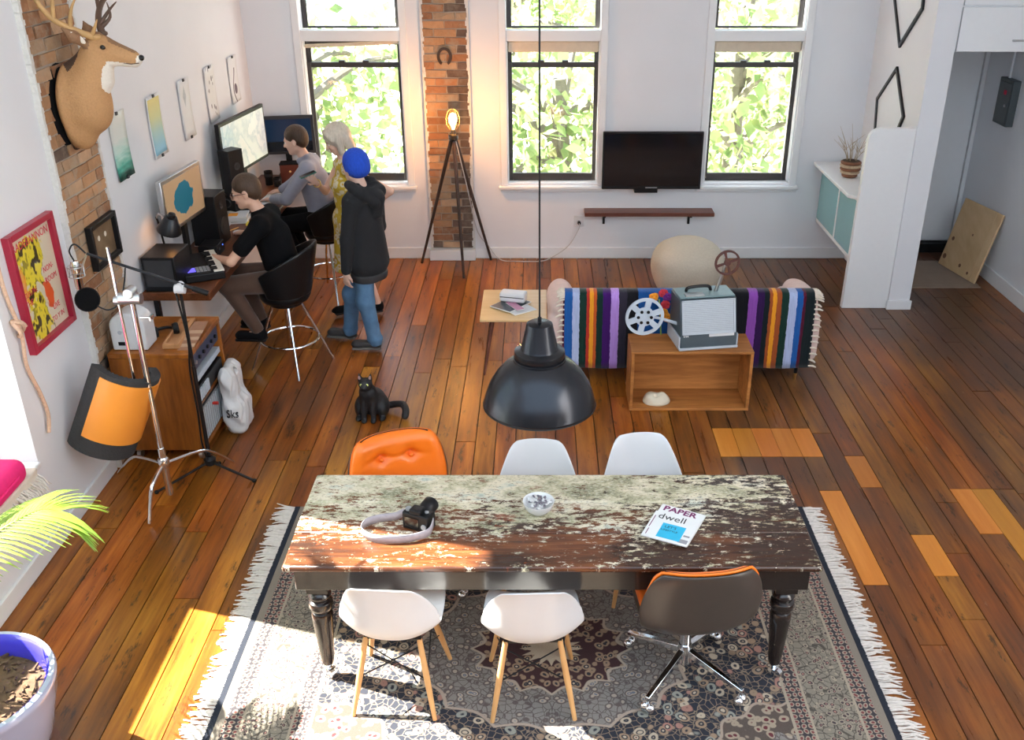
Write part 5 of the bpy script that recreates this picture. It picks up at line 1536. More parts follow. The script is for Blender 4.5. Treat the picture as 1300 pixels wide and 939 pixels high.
for i, (dx, dy, rz, cv, lab) in enumerate(((0, 0, 12, 'cover_dark', 'dark blue magazine at the bottom of the desk pile'), (0.01, 0.01, 4, 'cover_pale', 'pale magazine second from the bottom of the desk pile'), (-0.01, 0.0, 15, 'cover_dark', 'dark magazine third from the bottom of the desk pile'), (0.0, -0.01, 8, 'cover_pale', 'grey magazine with an orange picture on top of the desk pile'))):
    t = flat('magazine', lab, 'magazine', (-2.73 + dx, 8.30 + dy, DZ + i * 0.0165), R(rz), 0.29, 0.21, 0.014, 'paper_white', 'magazines piled on the wall desk', cv)
    if i == 3: MB().box((0.02, -0.02, 0.0155), (0.08, 0.09, 0.001)).build('cover_picture', 'petal_orange', t)
ys = MB().box((-2.54, 8.20, DZ + 0.008), (0.075, 0.075, 0.015), rz=R(10))
tag(ys.build('note_pad', 'cover_yellow', loc=(-2.54, 8.20, DZ)), 'small yellow note pad on the desk beside the magazine pile', 'note pad')
hs = thing('headphone_stand', 'white tilted stand holding black headphones beside the tower speaker', 'stand', (-2.78, 8.16, DZ))
MB().box((-0.02, 0, 0.14), (0.03, 0.20, 0.28), ry=R(-10)).box((0, 0, 0.008), (0.14, 0.2, 0.016)).build('panel', 'white_plastic', hs, bevel=0.006)
hp = thing('headphones', 'black over-ear headphones hung on the white tilted stand', 'headphones', (-2.755, 8.16, DZ + 0.2))
MB().tube([(0.02 + 0.0 * a, 0.085 * math.cos(a), 0.085 * math.sin(a)) for a in np.linspace(0, PI, 16)], 0.008, 8).build('headband', 'black_plastic', hp)
for q in (-1, 1):
    MB().lathe([(0.0, 0), (0.035, 0.0), (0.04, 0.012), (0.034, 0.03), (0, 0.032)], (0, 0, 0), 18, 0, basis((0.02, 0.085 * q, -0.02), (1, 0, 0), (0, 0, 1), (0, -q, 0))).build('ear_cup', 'black_plastic', hp)
rbx_ = deskbox('red_box', 'small red-brown lidded box in front of the dark corner monitor', 'box', (-2.50, 9.62, DZ), (0.20, 0.14, 0.19), pm('red_brown', (0.17, 0.035, 0.016), 0.4), R(6))
MB().box((0, 0, 0.192), (0.205, 0.145, 0.012)).build('lid', 'black_plastic', rbx_)
MB().sph((0.0, -0.073, 0.12), 0.012, 10).build('clasp', 'brass', rbx_)
for i, (x, y, lab) in enumerate(((-2.70, 9.50, 'black lens body standing left of the red-brown box'), (-2.60, 9.44, 'shorter black lens body in front of the red-brown box'))):
    lb = thing('camera_lens', lab, 'lens', (x, y, DZ), 0, 'camera gear on the wall desk')
    hh = 0.14 - 0.05 * i
    MB().lathe([(0.035, 0), (0.038, 0.01), (0.038, hh * 0.5), (0.042, hh * 0.55), (0.042, hh), (0.03, hh), (0.028, hh - 0.02), (0, hh - 0.02)], n=20).build('barrel', 'black_plastic', lb, angle=40)
    MB().lathe([(0.0425, hh * 0.62), (0.0435, hh * 0.64), (0.0435, hh * 0.8), (0.0425, hh * 0.82)], n=20, close=False).build('focus_ring', 'dark_grey', lb)
k2 = thing('computer_keyboard', 'slim white keyboard in front of the man in the grey-blue shirt', 'keyboard', (-2.57, 8.98, DZ), R(-4))
MB().box((0, 0, 0.008), (0.12, 0.38, 0.014)).build('base', 'white_plastic', k2, bevel=0.004)
kk = MB()
for i in range(5):
    for j in range(14): kk.box((-0.044 + i * 0.022, -0.17 + j * 0.0262, 0.017), (0.018, 0.022, 0.004))
o = kk.build('keys', 'paper_white', k2); o['kind'] = 'stuff'

# ------------------------------------------------------------------ wall prints, poster, framed picture
def print_mat(name, fn):
    t = NT(name)
    tc = t.n('TexCoord').outputs['Object']
    xs = t.n('SeparateXYZ'); t.t.links.new(tc, xs.inputs[0])
    fn(t, tc, xs.outputs[1], xs.outputs[2]); MT[name] = t.m
def p1(t, tc, y, z):
    n = t.noise(t.coord((1, 6, 30)), 1.0, 5)
    f = t.M('ADD', t.step(z, 0.22, -0.22), t.M('MULTIPLY', t.M('SUBTRACT', n, 0.5), 0.35))
    t.bsdf(color=t.ramp(f, [(0.35, (0.74, 0.75, 0.69)), (0.62, (0.45, 0.66, 0.58)), (0.80, (0.06, 0.36, 0.27)), (0.97, (0.005, 0.05, 0.04))]), rough=0.6)
def p2(t, tc, y, z):
    f = t.step(z, 0.21, -0.21)
    c = t.ramp(f, [(0.03, (0.68, 0.56, 0.20)), (0.35, (0.56, 0.58, 0.30)), (0.6, (0.36, 0.55, 0.52)), (0.9, (0.22, 0.48, 0.64))])
    inside = t.M('MULTIPLY', t.M('LESS_THAN', t.M('ABSOLUTE', y), 0.118), t.M('LESS_THAN', t.M('ABSOLUTE', z), 0.205))
    t.bsdf(color=t.mix(inside, (0.80, 0.80, 0.79), c), rough=0.6)
def p3(t, tc, y, z):
    d = t.M('ADD', t.M('ABSOLUTE', t.M('MULTIPLY', y, 2.0)), t.M('ABSOLUTE', t.M('SUBTRACT', z, 0.10)))
    n = t.noise(tc, 40, 3)
    c = t.mix(t.M('MULTIPLY', t.step(d, 0.10, 0.07), t.M('ADD', 0.4, n)), (0.74, 0.74, 0.74), (0.42, 0.45, 0.47))
    t.bsdf(color=c, rough=0.6)
def p4(t, tc, y, z):
    v = t.n('TexVoronoi', {'Scale': 14.0}, feature='F1'); t.t.links.new(t.coord((1, 1.4, 0.8)), v.inputs['Vector'])
    inside = t.M('LESS_THAN', t.M('ABSOLUTE', y), 0.09)
    c = t.mix(t.M('MULTIPLY', inside, t.step(v.outputs['Distance'], 0.30, 0.24)), (0.78, 0.77, 0.76), (0.16, 0.13, 0.14))
    t.bsdf(color=c, rough=0.6)
def p5(t, tc, y, z):
    w = t.M('ABSOLUTE', t.M('SUBTRACT', y, t.M('MULTIPLY', t.M('SINE', t.M('MULTIPLY', z, 16.0)), 0.045)))
    d = t.M('SQRT', t.M('ADD', t.M('POWER', t.M('ADD', y, -0.03), 2.0), t.M('POWER', t.M('ADD', z, 0.09), 2.0)))
    f = t.M('MAXIMUM', t.M('MULTIPLY', t.step(w, 0.016, 0.010), t.M('LESS_THAN', z, 0.1)), t.step(d, 0.05, 0.045))
    t.bsdf(color=t.mix(f, (0.78, 0.77, 0.76), (0.12, 0.08, 0.10)), rough=0.6)
for i, f in enumerate((p1, p2, p3, p4, p5)): print_mat('print_%d' % (i + 1), f)
PR = [((6.665, 1.965), 0.265, 0.45, 'unframed print fading from cream to dark sea green on the wall'), ((7.352, 1.955), 0.275, 0.455, 'unframed print fading from yellow to blue on the wall'),
      ((8.03, 1.95), 0.26, 0.47, 'pale grey print with a faint diamond on the wall'), ((8.70, 1.95), 0.27, 0.47, 'white print with scattered dark marks on the wall'), ((9.40, 1.96), 0.27, 0.42, 'white print with a curling dark line, nearest the corner')]
for i, ((y, z), w_, h_, lab) in enumerate(PR):
    t = thing('wall_print', lab, 'print', (XL + 0.004, y, z), 0, 'prints clipped along the left wall')
    MB().grid(lambda u, v: (0.004 + 0.008 * (2 * v - 1) ** 2 + 0.002 * math.sin(u * 7), (u - 0.5) * w_, (v - 0.5) * h_), 6, 9).build('sheet', 'print_%d' % (i + 1), t, angle=80, solid=0.001)
    for q in ((0.5, -0.5) if i in (0, 1, 2) else (0.5,)):
        MB().box((0.015, 0.0, q * h_ - math.copysign(0.008, q)), (0.012, 0.03, 0.022)).build('clip', 'dark_grey', t, bevel=0.002)

ps = thing('framed_poster', 'red-framed poster with yellow tiger-like figures and red lettering', 'poster', (XL, 5.23, 1.51))
PM = basis((XL + 0.012, 5.23, 1.51), (0, 1, 0), (0, 0, 1), (1, 0, 0))
w2, h2 = 0.265, 0.345
fr = MB()
for a, b_, c_, d_ in ((-w2, -w2 + 0.035, -h2, h2), (w2 - 0.035, w2, -h2, h2), (-w2 + 0.035, w2 - 0.035, -h2, -h2 + 0.035), (-w2 + 0.035, w2 - 0.035, h2 - 0.035, h2)):
    fr.box(((a + b_) / 2, (c_ + d_) / 2, 0.010), (b_ - a, d_ - c_, 0.042), 0, PM)
fr.build('frame', 'red_frame', ps, world=True, bevel=0.003)
def poster_fn(t, tc, y, z):
    n1 = t.noise(t.coord((1, 1.6, 1.2)), 9.0, 4); n2 = t.noise(t.coord((1, 1.5, 1)), 11.0, 2, 0.5)
    def blobm(cy, cz, ry, rz):
        d = t.M('SQRT', t.M('ADD', t.M('POWER', t.M('DIVIDE', t.M('SUBTRACT', y, cy), ry), 2.0), t.M('POWER', t.M('DIVIDE', t.M('SUBTRACT', z, cz), rz), 2.0)))
        return t.step(t.M('ADD', d, t.M('MULTIPLY', t.M('SUBTRACT', n1, 0.5), 2.6)), 1.03, 0.95)
    yl = t.mix(t.step(n2, 0.56, 0.60), (0.72, 0.58, 0.03), (0.30, 0.24, 0.02)); yl = t.mix(t.step(n2, 0.44, 0.39), yl, (0.045, 0.03, 0.01))
    c = t.mix(t.M('MAXIMUM', blobm(-0.05, 0.12, 0.15, 0.16), blobm(-0.08, -0.19, 0.13, 0.14)), (0.66, 0.58, 0.43), yl)
    c = t.mix(blobm(0.06, -0.11, 0.05, 0.08), c, (0.72, 0.10, 0.02))
    c = t.mix(t.M('MULTIPLY', blobm(-0.17, 0.06, 0.03, 0.10), 0.8), c, (0.75, 0.28, 0.02))
    t.bsdf(color=c, rough=0.35, coat=0.3)
print_mat('poster_art', poster_fn)
pa = MB().box((0, 0, 0), (0.003, 2 * w2 - 0.05, 2 * h2 - 0.05)).build('poster_sheet', 'poster_art', ps, angle=0)
pa.location = (0.012, 0, 0)
for txt, sz, px, pz in (('RADEBANNON', 0.066, -0.205, 0.235), ('NON-', 0.050, 0.06, 0.03), ('ROOM', 0.050, 0.06, -0.035), ('CURTRE', 0.045, -0.20, -0.035), ('THE', 0.05, -0.20, -0.09), ('LIVE', 0.048, 0.08, -0.205), ('TO Y IN', 0.045, 0.04, -0.27)):
    lettering(txt, sz, 'ink_red', PM @ Matrix.Translation((px, pz, 0.003)), ps, xs=0.92)
fp = thing('framed_picture', 'small black-framed brown picture hung on the left brick pier', 'picture', (XL + 0.035, 6.04, 1.49))
w2, h2 = 0.20, 0.145
FM = basis((XL + 0.042, 6.04, 1.49), (0, 1, 0), (0, 0, 1), (1, 0, 0))
fr = MB()
for a, b_, c_, d_ in ((-w2, -w2 + 0.03, -h2, h2), (w2 - 0.03, w2, -h2, h2), (-w2 + 0.03, w2 - 0.03, -h2, -h2 + 0.03), (-w2 + 0.03, w2 - 0.03, h2 - 0.03, h2)):
    fr.box(((a + b_) / 2, (c_ + d_) / 2, 0.012), (b_ - a, d_ - c_, 0.04), 0, FM)
fr.build('frame', 'black_plastic', fp, world=True, bevel=0.003)
MB().box((0, 0, 0), (2 * w2 - 0.05, 2 * h2 - 0.05, 0.006), 0, FM).build('picture_sheet', pm('sepia', (0.20, 0.13, 0.075), 0.25, var=0.5, scale=9, coat=0.4), fp, world=True)
for q in (-0.05, 0.05):
    MB().lathe([(0.018, 0), (0.012, 0.001), (0, 0.0012)], (0, 0, 0), 12, 0, FM @ Matrix.Translation((q, 0.03, 0.0035))).build('pale_spot', 'beige', fp, world=True)

# ------------------------------------------------------------------ cabinet with equipment, things on it
cab = thing('equipment_cabinet', 'wooden rolling cabinet with open equipment side against the brick pier', 'cabinet', (-2.55, 6.04, 0))
a0, a1, b0, b1 = -2.83, -2.285, 5.72, 6.36
MB().bx(a0, a1, b0, b1, 0.785, 0.82).build('top', 'cabinet_wood', cab, world=True, bevel=0.006)
MB().bx(a0, a1 - 0.004, b0 + 0.004, b0 + 0.030, 0.09, 0.784).build('side_panel', 'cabinet_wood', cab, world=True, bevel=0.003)
MB().bx(a0, a1 - 0.004, b1 - 0.030, b1 - 0.004, 0.09, 0.784).build('side_panel', 'cabinet_wood', cab, world=True, bevel=0.003)
MB().bx(a0, a1 - 0.01, b0 + 0.031, b1 - 0.031, 0.09, 0.115).build('bottom_panel', 'cabinet_wood', cab, world=True)
MB().bx(a0, a0 + 0.012, b0 + 0.031, b1 - 0.031, 0.116, 0.784).build('back_panel', 'black_plastic', cab, world=True)
MB().bx(a0 + 0.02, a1 - 0.012, b0 + 0.032, b1 - 0.032, 0.40, 0.418).build('shelf', 'cabinet_wood', cab, world=True)
for x in (a0 + 0.06, a1 - 0.06):
    for y in (b0 + 0.06, b1 - 0.06):
        MB().cyl((x - 0.012, y, 0.035), (x + 0.012, y, 0.035), 0.035, n=18).box((x, y, 0.078), (0.05, 0.05, 0.022)).build('caster', 'steel', cab, world=True)
mk('rack_blue', (0.045, 0.06, 0.12), 0.3)
for i, (z0, z1, mt, lab) in enumerate(((0.655, 0.765, 'black_plastic', 'black rack unit with dark blue face, topmost in the cabinet'), (0.56, 0.60, 'projector_grey', 'thin silver-grey rack unit with a green light in the cabinet'), (0.42, 0.52, 'black_plastic', 'black rack unit standing on the cabinet shelf'), (0.118, 0.36, 'dark_grey', 'ribbed grey unit at the bottom of the cabinet'))):
    u = thing('rack_unit', lab, 'rack unit', (-2.5, 6.04, z0), 0, 'equipment in the wooden cabinet')
    MB().bx(-2.78, a1 - 0.03, b0 + 0.035, b1 - 0.035, z0, z1).build('chassis', mt, u, world=True, bevel=0.003)
    MB().bx(a1 - 0.029, a1 - 0.02, b0 + 0.034, b1 - 0.034, z0, z1).build('face_plate', 'rack_blue' if i == 0 else ('reel_grey' if i == 1 else ('dark_grey' if i == 2 else 'pad_grey')), u, world=True, bevel=0.002)
    if i == 0:
        for k in range(6): MB().cyl((a1 - 0.02, 5.83 + k * 0.085, 0.71), (a1 - 0.006, 5.83 + k * 0.085, 0.71), 0.014, n=12).build('knob', 'steel' if k == 0 else 'black_plastic', u, world=True)
    if i == 1: MB().bx(a1 - 0.0195, a1 - 0.017, 5.80, 5.825, 0.57, 0.59).build('green_light', emis('green_led', (0.1, 1.0, 0.2), 1.5), u, world=True)
    if i == 2:
        for k in range(5): MB().bx(a1 - 0.0195, a1 - 0.008, 5.80 + k * 0.042, 5.83 + k * 0.042, 0.43, 0.51).build('fader_strip', 'reel_grey', u, world=True)
    if i == 3:
        for k in range(14): MB().bx(a1 - 0.0195, a1 - 0.014, 5.775 + k * 0.04, 5.79 + k * 0.04, 0.13, 0.35).build('rib', 'projector_grey', u, world=True)
        MB().cyl((a1 - 0.018, 6.02, 0.30), (a1 + 0.02, 6.02, 0.30), 0.012, n=10).build('red_plug', 'red_plastic', u, world=True)
sp = thing('white_speaker', 'white round-topped box speaker on the cabinet against the bricks', 'speaker', (-2.69, 5.86, 0.82))
ang = [(0.115 * math.cos(a), 0.165 + 0.095 * math.sin(a)) for a in np.linspace(0, PI, 14)]
MB().prism([(-0.115, 0.0), (0.115, 0.0)] + ang, -0.085, 0.085, 0, basis((0, 0, 0.002), (1, 0, 0), (0, 0, 1), (0, -1, 0))).build('box', 'white_plastic', sp, bevel=0.01, seg=3)
MB().box((-0.05, -0.0865, 0.05), (0.045, 0.003, 0.025)).build('port', 'black_plastic', sp)
MB().cyl((-0.05, -0.085, 0.13), (-0.05, -0.089, 0.13), 0.014, n=14).build('badge', 'projector_grey', sp)
hp2 = thing('headphones', 'black headphones lying on the cabinet beside the white speaker', 'headphones', (-2.545, 6.02, 0.82), R(30))
MB().tube([(0.075 * math.cos(a), 0.085 * math.sin(a), 0.025) for a in np.linspace(0, PI, 16)], 0.011, 8).build('headband', 'black_plastic', hp2)
for q in (-1, 1):
    MB().lathe([(0, 0), (0.038, 0), (0.043, 0.014), (0.035, 0.036), (0, 0.038)], (0, 0, 0), 18, 0, basis((0.085 * q, -0.01, 0.043), (0, 1, 0), (0, 0, 1), (-q, 0, 0))).build('ear_cup', 'black_plastic', hp2)
ty = thing('record_tray', 'narrow light wooden tray beside a fan of sleeves on the cabinet', 'tray', (-2.45, 6.02, 0.82), R(4))
MB().bx(-0.055, 0.055, -0.22, 0.22, 0.001, 0.010).bx(-0.055, -0.04, -0.22, 0.22, 0.010, 0.035).bx(0.025, 0.055, -0.22, 0.22, 0.010, 0.035).bx(-0.04, 0.025, -0.22, -0.19, 0.010, 0.035).bx(-0.04, 0.025, 0.19, 0.22, 0.010, 0.035).build('tray_body', 'tray_wood', ty, bevel=0.003)
mk('sleeve_brown', (0.34, 0.17, 0.10), 0.6); mk('sleeve_tan', (0.55, 0.36, 0.24), 0.6)
for k in range(7):
    c = (-2.345, 5.845 + k * 0.045, 0.829 + k * 0.0012)
    s_ = MB().box((0, 0, 0), (0.095, 0.13, 0.004), rx=R(4)).build('card_sleeve', 'sleeve_tan' if k % 2 else 'sleeve_brown', None, loc=(0, 0, 0))
    s_.location = (c[0], c[1], 0.8265 + 0.0)
    s_.rotation_euler = (R(0), 0, R(4))
    s_.location.z = 0.8235 + k * 0.0045
    tag(s_, '%s card sleeve, %s from the camera in the fan beside the tray' % ('tan' if k % 2 else 'brown', ('first', 'second', 'third', 'fourth', 'fifth', 'sixth', 'seventh')[k]), 'sleeve', 'card sleeves on the cabinet')

bgp = [rbx((-2.19, 6.20, 0.13), (0.070, 0.125, 0.13), 0.05, 0, 0.04), rbx((-2.215, 6.21, 0.29), (0.045, 0.125, 0.19), 0.035, 0, 0.06), rbx((-2.228, 6.21, 0.43), (0.022, 0.100, 0.085), 0.018, 0, 0.06), ell((-2.225, 6.215, 0.455), (0.09, 0.022, 0.032), k=0.01, sub=True)]
bag = thing('carrier_bag', 'crumpled white plastic carrier bag standing against the cabinet', 'bag', (-2.19, 6.2, 0))
blob('bag_body', bgp, 'bag_white', bag, 0.008, warp=lambda V: V + 0.007 * np.stack([np.sin(V[:, 2] * 31 + 9 * np.sin(V[:, 1] * 17)), np.sin(V[:, 2] * 37 + V[:, 0] * 50), 0 * V[:, 0]], 1) * np.minimum(1, V[:, 2:3] * 12))
lettering('Sks', 0.09, 'ink_black', basis((-2.235, 6.058, 0.16), Vector((0.92, 0.1, 0)).normalized(), (0, 0, 1), Vector((0.1, -0.92, 0)).normalized()), bag, xs=0.72, ext=0.006)

# ------------------------------------------------------------------ stands
cs = thing('c_stand', 'chrome folding stand with three cranked legs and a boom rod', 'stand', (-2.36, 5.2, 0))
MB().cyl((-2.36, 5.2, 0.10), (-2.36, 5.2, 1.44), 0.016, n=14).cyl((-2.36, 5.2, 0.08), (-2.36, 5.2, 0.42), 0.022, n=14).build('column', 'chrome', cs, world=True)
for (x, y) in ((-2.42, 4.97), (-2.11, 5.70), (-2.84, 5.56)):
    d = Vector((x + 2.36, y - 5.2, 0)); L = d.length; d.normalize()
    p = Vector((-2.36, 5.2, 0)) + d * 0.02
    MB().tube(bez([p + Vector((0, 0, 0.30)), p + d * L * 0.35 + Vector((0, 0, 0.26)), p + d * L * 0.62 + Vector((0, 0, 0.20)), p + d * (L - 0.02) + Vector((0, 0, 0.012))], 4), 0.012, 10).build('leg', 'chrome', cs, world=True)
MB().lathe([(0.030, 0.28), (0.034, 0.29), (0.034, 0.34), (0.028, 0.35)], (-2.36, 5.2, 0), 18).build('collar', 'chrome', cs, world=True)
MB().cyl((-2.43, 5.2, 1.42), (-2.30, 5.2, 1.42), 0.035, n=18).cyl((-2.36, 5.16, 1.46), (-2.36, 5.24, 1.46), 0.03, n=16).cyl((-2.47, 5.22, 1.40), (-2.40, 5.22, 1.40), 0.026, n=14).build('grip_head', 'steel', cs, world=True, bevel=0.004)
MB().cyl((-2.33, 5.2, 1.30), (-2.27, 5.2, 1.30), 0.008, n=8).box((-2.265, 5.2, 1.30), (0.012, 0.05, 0.025)).build('thumb_screw', 'chrome', cs, world=True)
MB().cyl((-2.452, 5.23, 1.72), (-2.452, 5.23, 0.66), 0.009, n=10).build('boom_rod', 'chrome', cs, world=True)
MB().cyl((-2.48, 5.23, 0.70), (-2.40, 5.23, 0.70), 0.018, n=12).build('rod_clamp', 'steel', cs, world=True)
# curved reflection screen
A_ = Vector((-0.40, -0.14, -0.90)).normalized()
E1 = Vector((0.88, 0.10, -0.40)); E1 = (E1 - A_ * E1.dot(A_)).normalized()
E2 = E1.cross(A_).normalized()
if E2.y > 0: E2 = -E2
rf = thing('reflection_screen', 'curved orange acoustic screen with dark foam inside, clamped to the chrome stand', 'acoustic screen', (-2.6, 5.25, 0.6))
C0 = Vector((-2.595, 5.26, 0.755))
def arc(m, r0, r1, t0, t1, s0, s1, n=18, bumps=0.0):
    vs = []; fs = []
    for i in range(n + 1):
        th = t0 + (t1 - t0) * i / n
        dd = E1 * math.cos(th) + E2 * math.sin(th)
        rr_ = r0 + (bumps if i % 2 else 0)
        for r, s in ((rr_, s0), (r1, s0), (r1, s1), (rr_, s1)): vs.append(C0 + dd * r + A_ * s)
    for i in range(n):
        a = i * 4; b_ = a + 4
        for k in range(4):
            k2 = (k + 1) % 4; fs.append((a + k, a + k2, b_ + k2, b_ + k))
    fs += [(3, 2, 1, 0), (n * 4, n * 4 + 1, n * 4 + 2, n * 4 + 3)]
    m.add(vs, fs)
    return m
arc(MB(), 0.205, 0.213, R(-38), R(118), -0.17, 0.23).build('shell', 'orange_shell', rf, world=True)
arc(MB(), 0.140, 0.204, R(-42), R(150), -0.20, 0.34, 36, 0.012).build('foam', 'foam', rf, world=True, angle=20)
MB().cyl((-2.452, 5.23, 0.70), tuple(C0 + E1 * 0.2 - A_ * 0.0), 0.012, n=10).build('mount_arm', 'steel', rf, world=True)
# microphone stand
mc = thing('microphone_stand', 'black tripod microphone stand with a long boom', 'stand', (-2.22, 5.58, 0))
MB().cyl((-2.22, 5.58, 0.06), (-2.22, 5.58, 0.80), 0.014, n=12).cyl((-2.22, 5.58, 0.80), (-2.22, 5.58, 1.36), 0.010, n=12).build('pole', 'black_metal', mc, world=True)
MB().lathe([(0.02, 0.06), (0.04, 0.075), (0.04, 0.11), (0.02, 0.13)], (-2.22, 5.58, 0), 18).build('hub', 'black_metal', mc, world=True)
for (x, y) in ((-1.90, 5.46), (-2.50, 5.32), (-2.20, 5.68)):
    l = MB().cyl((-2.22, 5.58, 0.09), (x, y, 0.014), 0.009, n=10).build('leg', 'black_metal', mc, world=True)
    MB().sph((x, y, 0.014), (0.016, 0.016, 0.014), 10).build('rubber_foot', 'black_plastic', l, world=True)
MB().cyl((-2.19, 5.58, 1.33), (-2.25, 5.58, 1.33), 0.03, n=16).cyl((-2.22, 5.545, 1.35), (-2.22, 5.61, 1.35), 0.022, n=14).build('boom_clutch', 'white_plastic', mc, world=True)
MB().tube([(-2.09, 5.60, 1.305), (-2.22, 5.58, 1.365), (-2.70, 5.48, 1.595)], [0.012, 0.010, 0.008], 10).build('boom', 'black_metal', mc, world=True)
MB().cyl((-2.145, 5.59, 1.33), (-2.06, 5.605, 1.29), 0.018, n=12).build('counterweight', 'black_plastic', mc, world=True)
MB().tube(bez([(-2.24, 5.555, 1.31), (-2.21, 5.54, 1.0), (-2.235, 5.55, 0.78), (-2.22, 5.52, 0.5), (-2.24, 5.55, 0.25), (-2.22, 5.55, 0.1)], 6), 0.007, 6).build('wrapped_cable', 'black_plastic', mc, world=True)
mi = thing('microphone', 'silver studio microphone in a wire shock mount on the boom end', 'microphone', (-2.77, 5.46, 1.40))
MB().lathe([(0.0, 1.375), (0.022, 1.38), (0.024, 1.40), (0.024, 1.47), (0.027, 1.475), (0.027, 1.535), (0.02, 1.555), (0, 1.56)], (-2.775, 5.46, 0), 18).build('capsule_body', 'chrome', mi, world=True)
rgm = MB()
for z in (1.46, 1.52):
    rgm.tube([(-2.775 + 0.045 * math.cos(a), 5.46 + 0.045 * math.sin(a), z) for a in np.linspace(0, 2 * PI, 21)], 0.0035, 6)
for k in range(8):
    a = k * PI / 4
    rgm.cyl((-2.775 + 0.045 * math.cos(a), 5.46 + 0.045 * math.sin(a), 1.46), (-2.775 + 0.045 * math.cos(a + 0.5), 5.46 + 0.045 * math.sin(a + 0.5), 1.52), 0.002, n=5)
rgm.cyl((-2.735, 5.47, 1.52), (-2.70, 5.48, 1.592), 0.006, n=8)
rgm.build('shock_mount', 'steel', mi, world=True)
MB().tube(bez([(-2.775, 5.46, 1.56), (-2.785, 5.45, 1.62), (-2.75, 5.46, 1.66), (-2.70, 5.47, 1.60)], 5), 0.005, 6).build('cable', 'black_plastic', mi, world=True)
pf_ = thing('pop_filter', 'round black pop filter on a curved gooseneck before the microphone', 'pop filter', (-2.70, 5.37, 1.34))
PMt = basis((-2.705, 5.38, 1.34), (1, 0.2, 0), (0, 0.25, 1), (0.2, -1, 0.25))
MB().lathe([(0.066, -0.006), (0.072, 0.0), (0.066, 0.006)], (0, 0, 0), 28, 0, PMt, close=False).build('hoop', 'black_plastic', pf_, world=True, angle=60)
MB().lathe([(0.0, -0.003), (0.067, -0.002), (0.067, 0.002), (0.0, 0.003)], (0, 0, 0), 28, 0, PMt).build('mesh_screen', 'black_cloth', pf_, world=True)
MB().tube(bez([(-2.655, 5.38, 1.30), (-2.60, 5.40, 1.265), (-2.54, 5.44, 1.30), (-2.52, 5.50, 1.40), (-2.505, 5.52, 1.49)], 6), 0.0045, 6).build('gooseneck', 'black_metal', pf_, world=True)

# ------------------------------------------------------------------ rope, window-seat cushion, potted palm
rp_ = thing('rope', 'knotted pinkish rope hanging down the left wall below the poster', 'rope', (-2.87, 4.9, 1.2))
MB().tube(bez([(-2.875, 4.86, 2.0), (-2.875, 4.85, 1.62), (-2.86, 4.88, 1.35), (-2.87, 4.87, 1.15), (-2.87, 4.93, 0.95), (-2.865, 4.95, 0.80), (-2.87, 4.92, 0.69)], 8), 0.011, 8).build('strand', 'rope', rp_, world=True)
MB().tube([(-2.862 + 0.022 * math.cos(a * 1.7), 4.872 + 0.032 * math.cos(a), 1.37 + 0.05 * math.sin(a * 0.9)) for a in np.linspace(0, 9, 28)], 0.011, 8).build('knot', 'rope', rp_, world=True)
cu = thing('seat_cushion', 'bright pink cushion on the sunny window seat behind the palm', 'cushion', (-3.02, 4.25, 0.58))
cpt = [rbx((-3.04, 4.20, 0.655), (0.20, 0.40, 0.072), 0.06, 0, 0.03), ell((-3.04, 4.20, 0.68), (0.20, 0.38, 0.085), 0, 0.03)]
blob('pad', cpt, 'magenta', cu, 0.012)
MB().tube([(-3.04 + 0.203 * max(-1, min(1, 1.25 * math.cos(a))), 4.20 + 0.40 * max(-1, min(1, 1.12 * math.sin(a))), 0.66) for a in np.linspace(0, 2 * PI, 41)], 0.009, 6).build('piping', 'magenta', cu, world=True)
tr_ = thing('fringed_throw', 'fluffy white throw hanging over the edge of the window seat', 'throw', (-2.89, 4.45, 0.58))
blob('throw_cloth', [rbx((-2.99, 4.42, 0.590), (0.14, 0.26, 0.008), 0.007, 0, 0.01), rbx((-2.862, 4.42, 0.55), (0.012, 0.26, 0.045), 0.01, 0, 0.015)], 'cream_cloth', tr_, 0.01)
m = MB(); rg = random.Random(4)
for k in range(70):
    y = 4.17 + 0.51 * k / 69
    p = Vector((-2.852, y, 0.53 + rg.uniform(-.015, .03)))
    m.tube([p, p + Vector((0.03, rg.uniform(-.01, .01), -0.02)), p + Vector((0.05 + rg.uniform(-.01, .02), rg.uniform(-.02, .02), -0.065))], [0.006, 0.006, 0.002], 5)
o = m.build('shag', 'fringe', tr_, world=True); o['kind'] = 'stuff'

pot = thing('potted_palm', 'palm in a big glazed pale-blue pot with a deep blue inside', 'plant', (-2.44, 3.10, 0))
MB().lathe([(0.0, 0.03), (0.22, 0.03), (0.235, 0.04), (0.29, 0.20), (0.335, 0.38), (0.345, 0.44), (0.350, 0.455), (0.352, 0.475), (0.345, 0.488), (0.325, 0.49)], n=56, close=False).build('pot', 'pot_glaze', pot, angle=50)
MB().lathe([(0.325, 0.4902), (0.312, 0.48), (0.305, 0.44), (0.298, 0.385)], n=56, close=False).build('pot_lining', 'blue_glaze', pot, angle=60)
MB().lathe([(0.26, 0.001), (0.285, 0.01), (0.285, 0.029), (0.0, 0.029)], n=36).build('saucer', 'desk_wood', pot)
so = MB(); rg = random.Random(6)
so.lathe([(0.30, 0.385), (0.27, 0.395), (0.15, 0.40), (0.0, 0.405)], n=40)
for k in range(240):
    a = rg.uniform(0, 2 * PI); r = 0.285 * math.sqrt(rg.random())
    so.box((r * math.cos(a), r * math.sin(a), 0.402), (rg.uniform(.01, .045), rg.uniform(.004, .012), rg.uniform(.004, .012)), rz=rg.uniform(0, PI), ry=rg.uniform(-.5, .5))
o = so.build('soil', pm('mulch', (0.10, 0.055, 0.028), 0.95, scale=30, var=0.8, bump=0.8), pot, angle=0); o['kind'] = 'stuff'
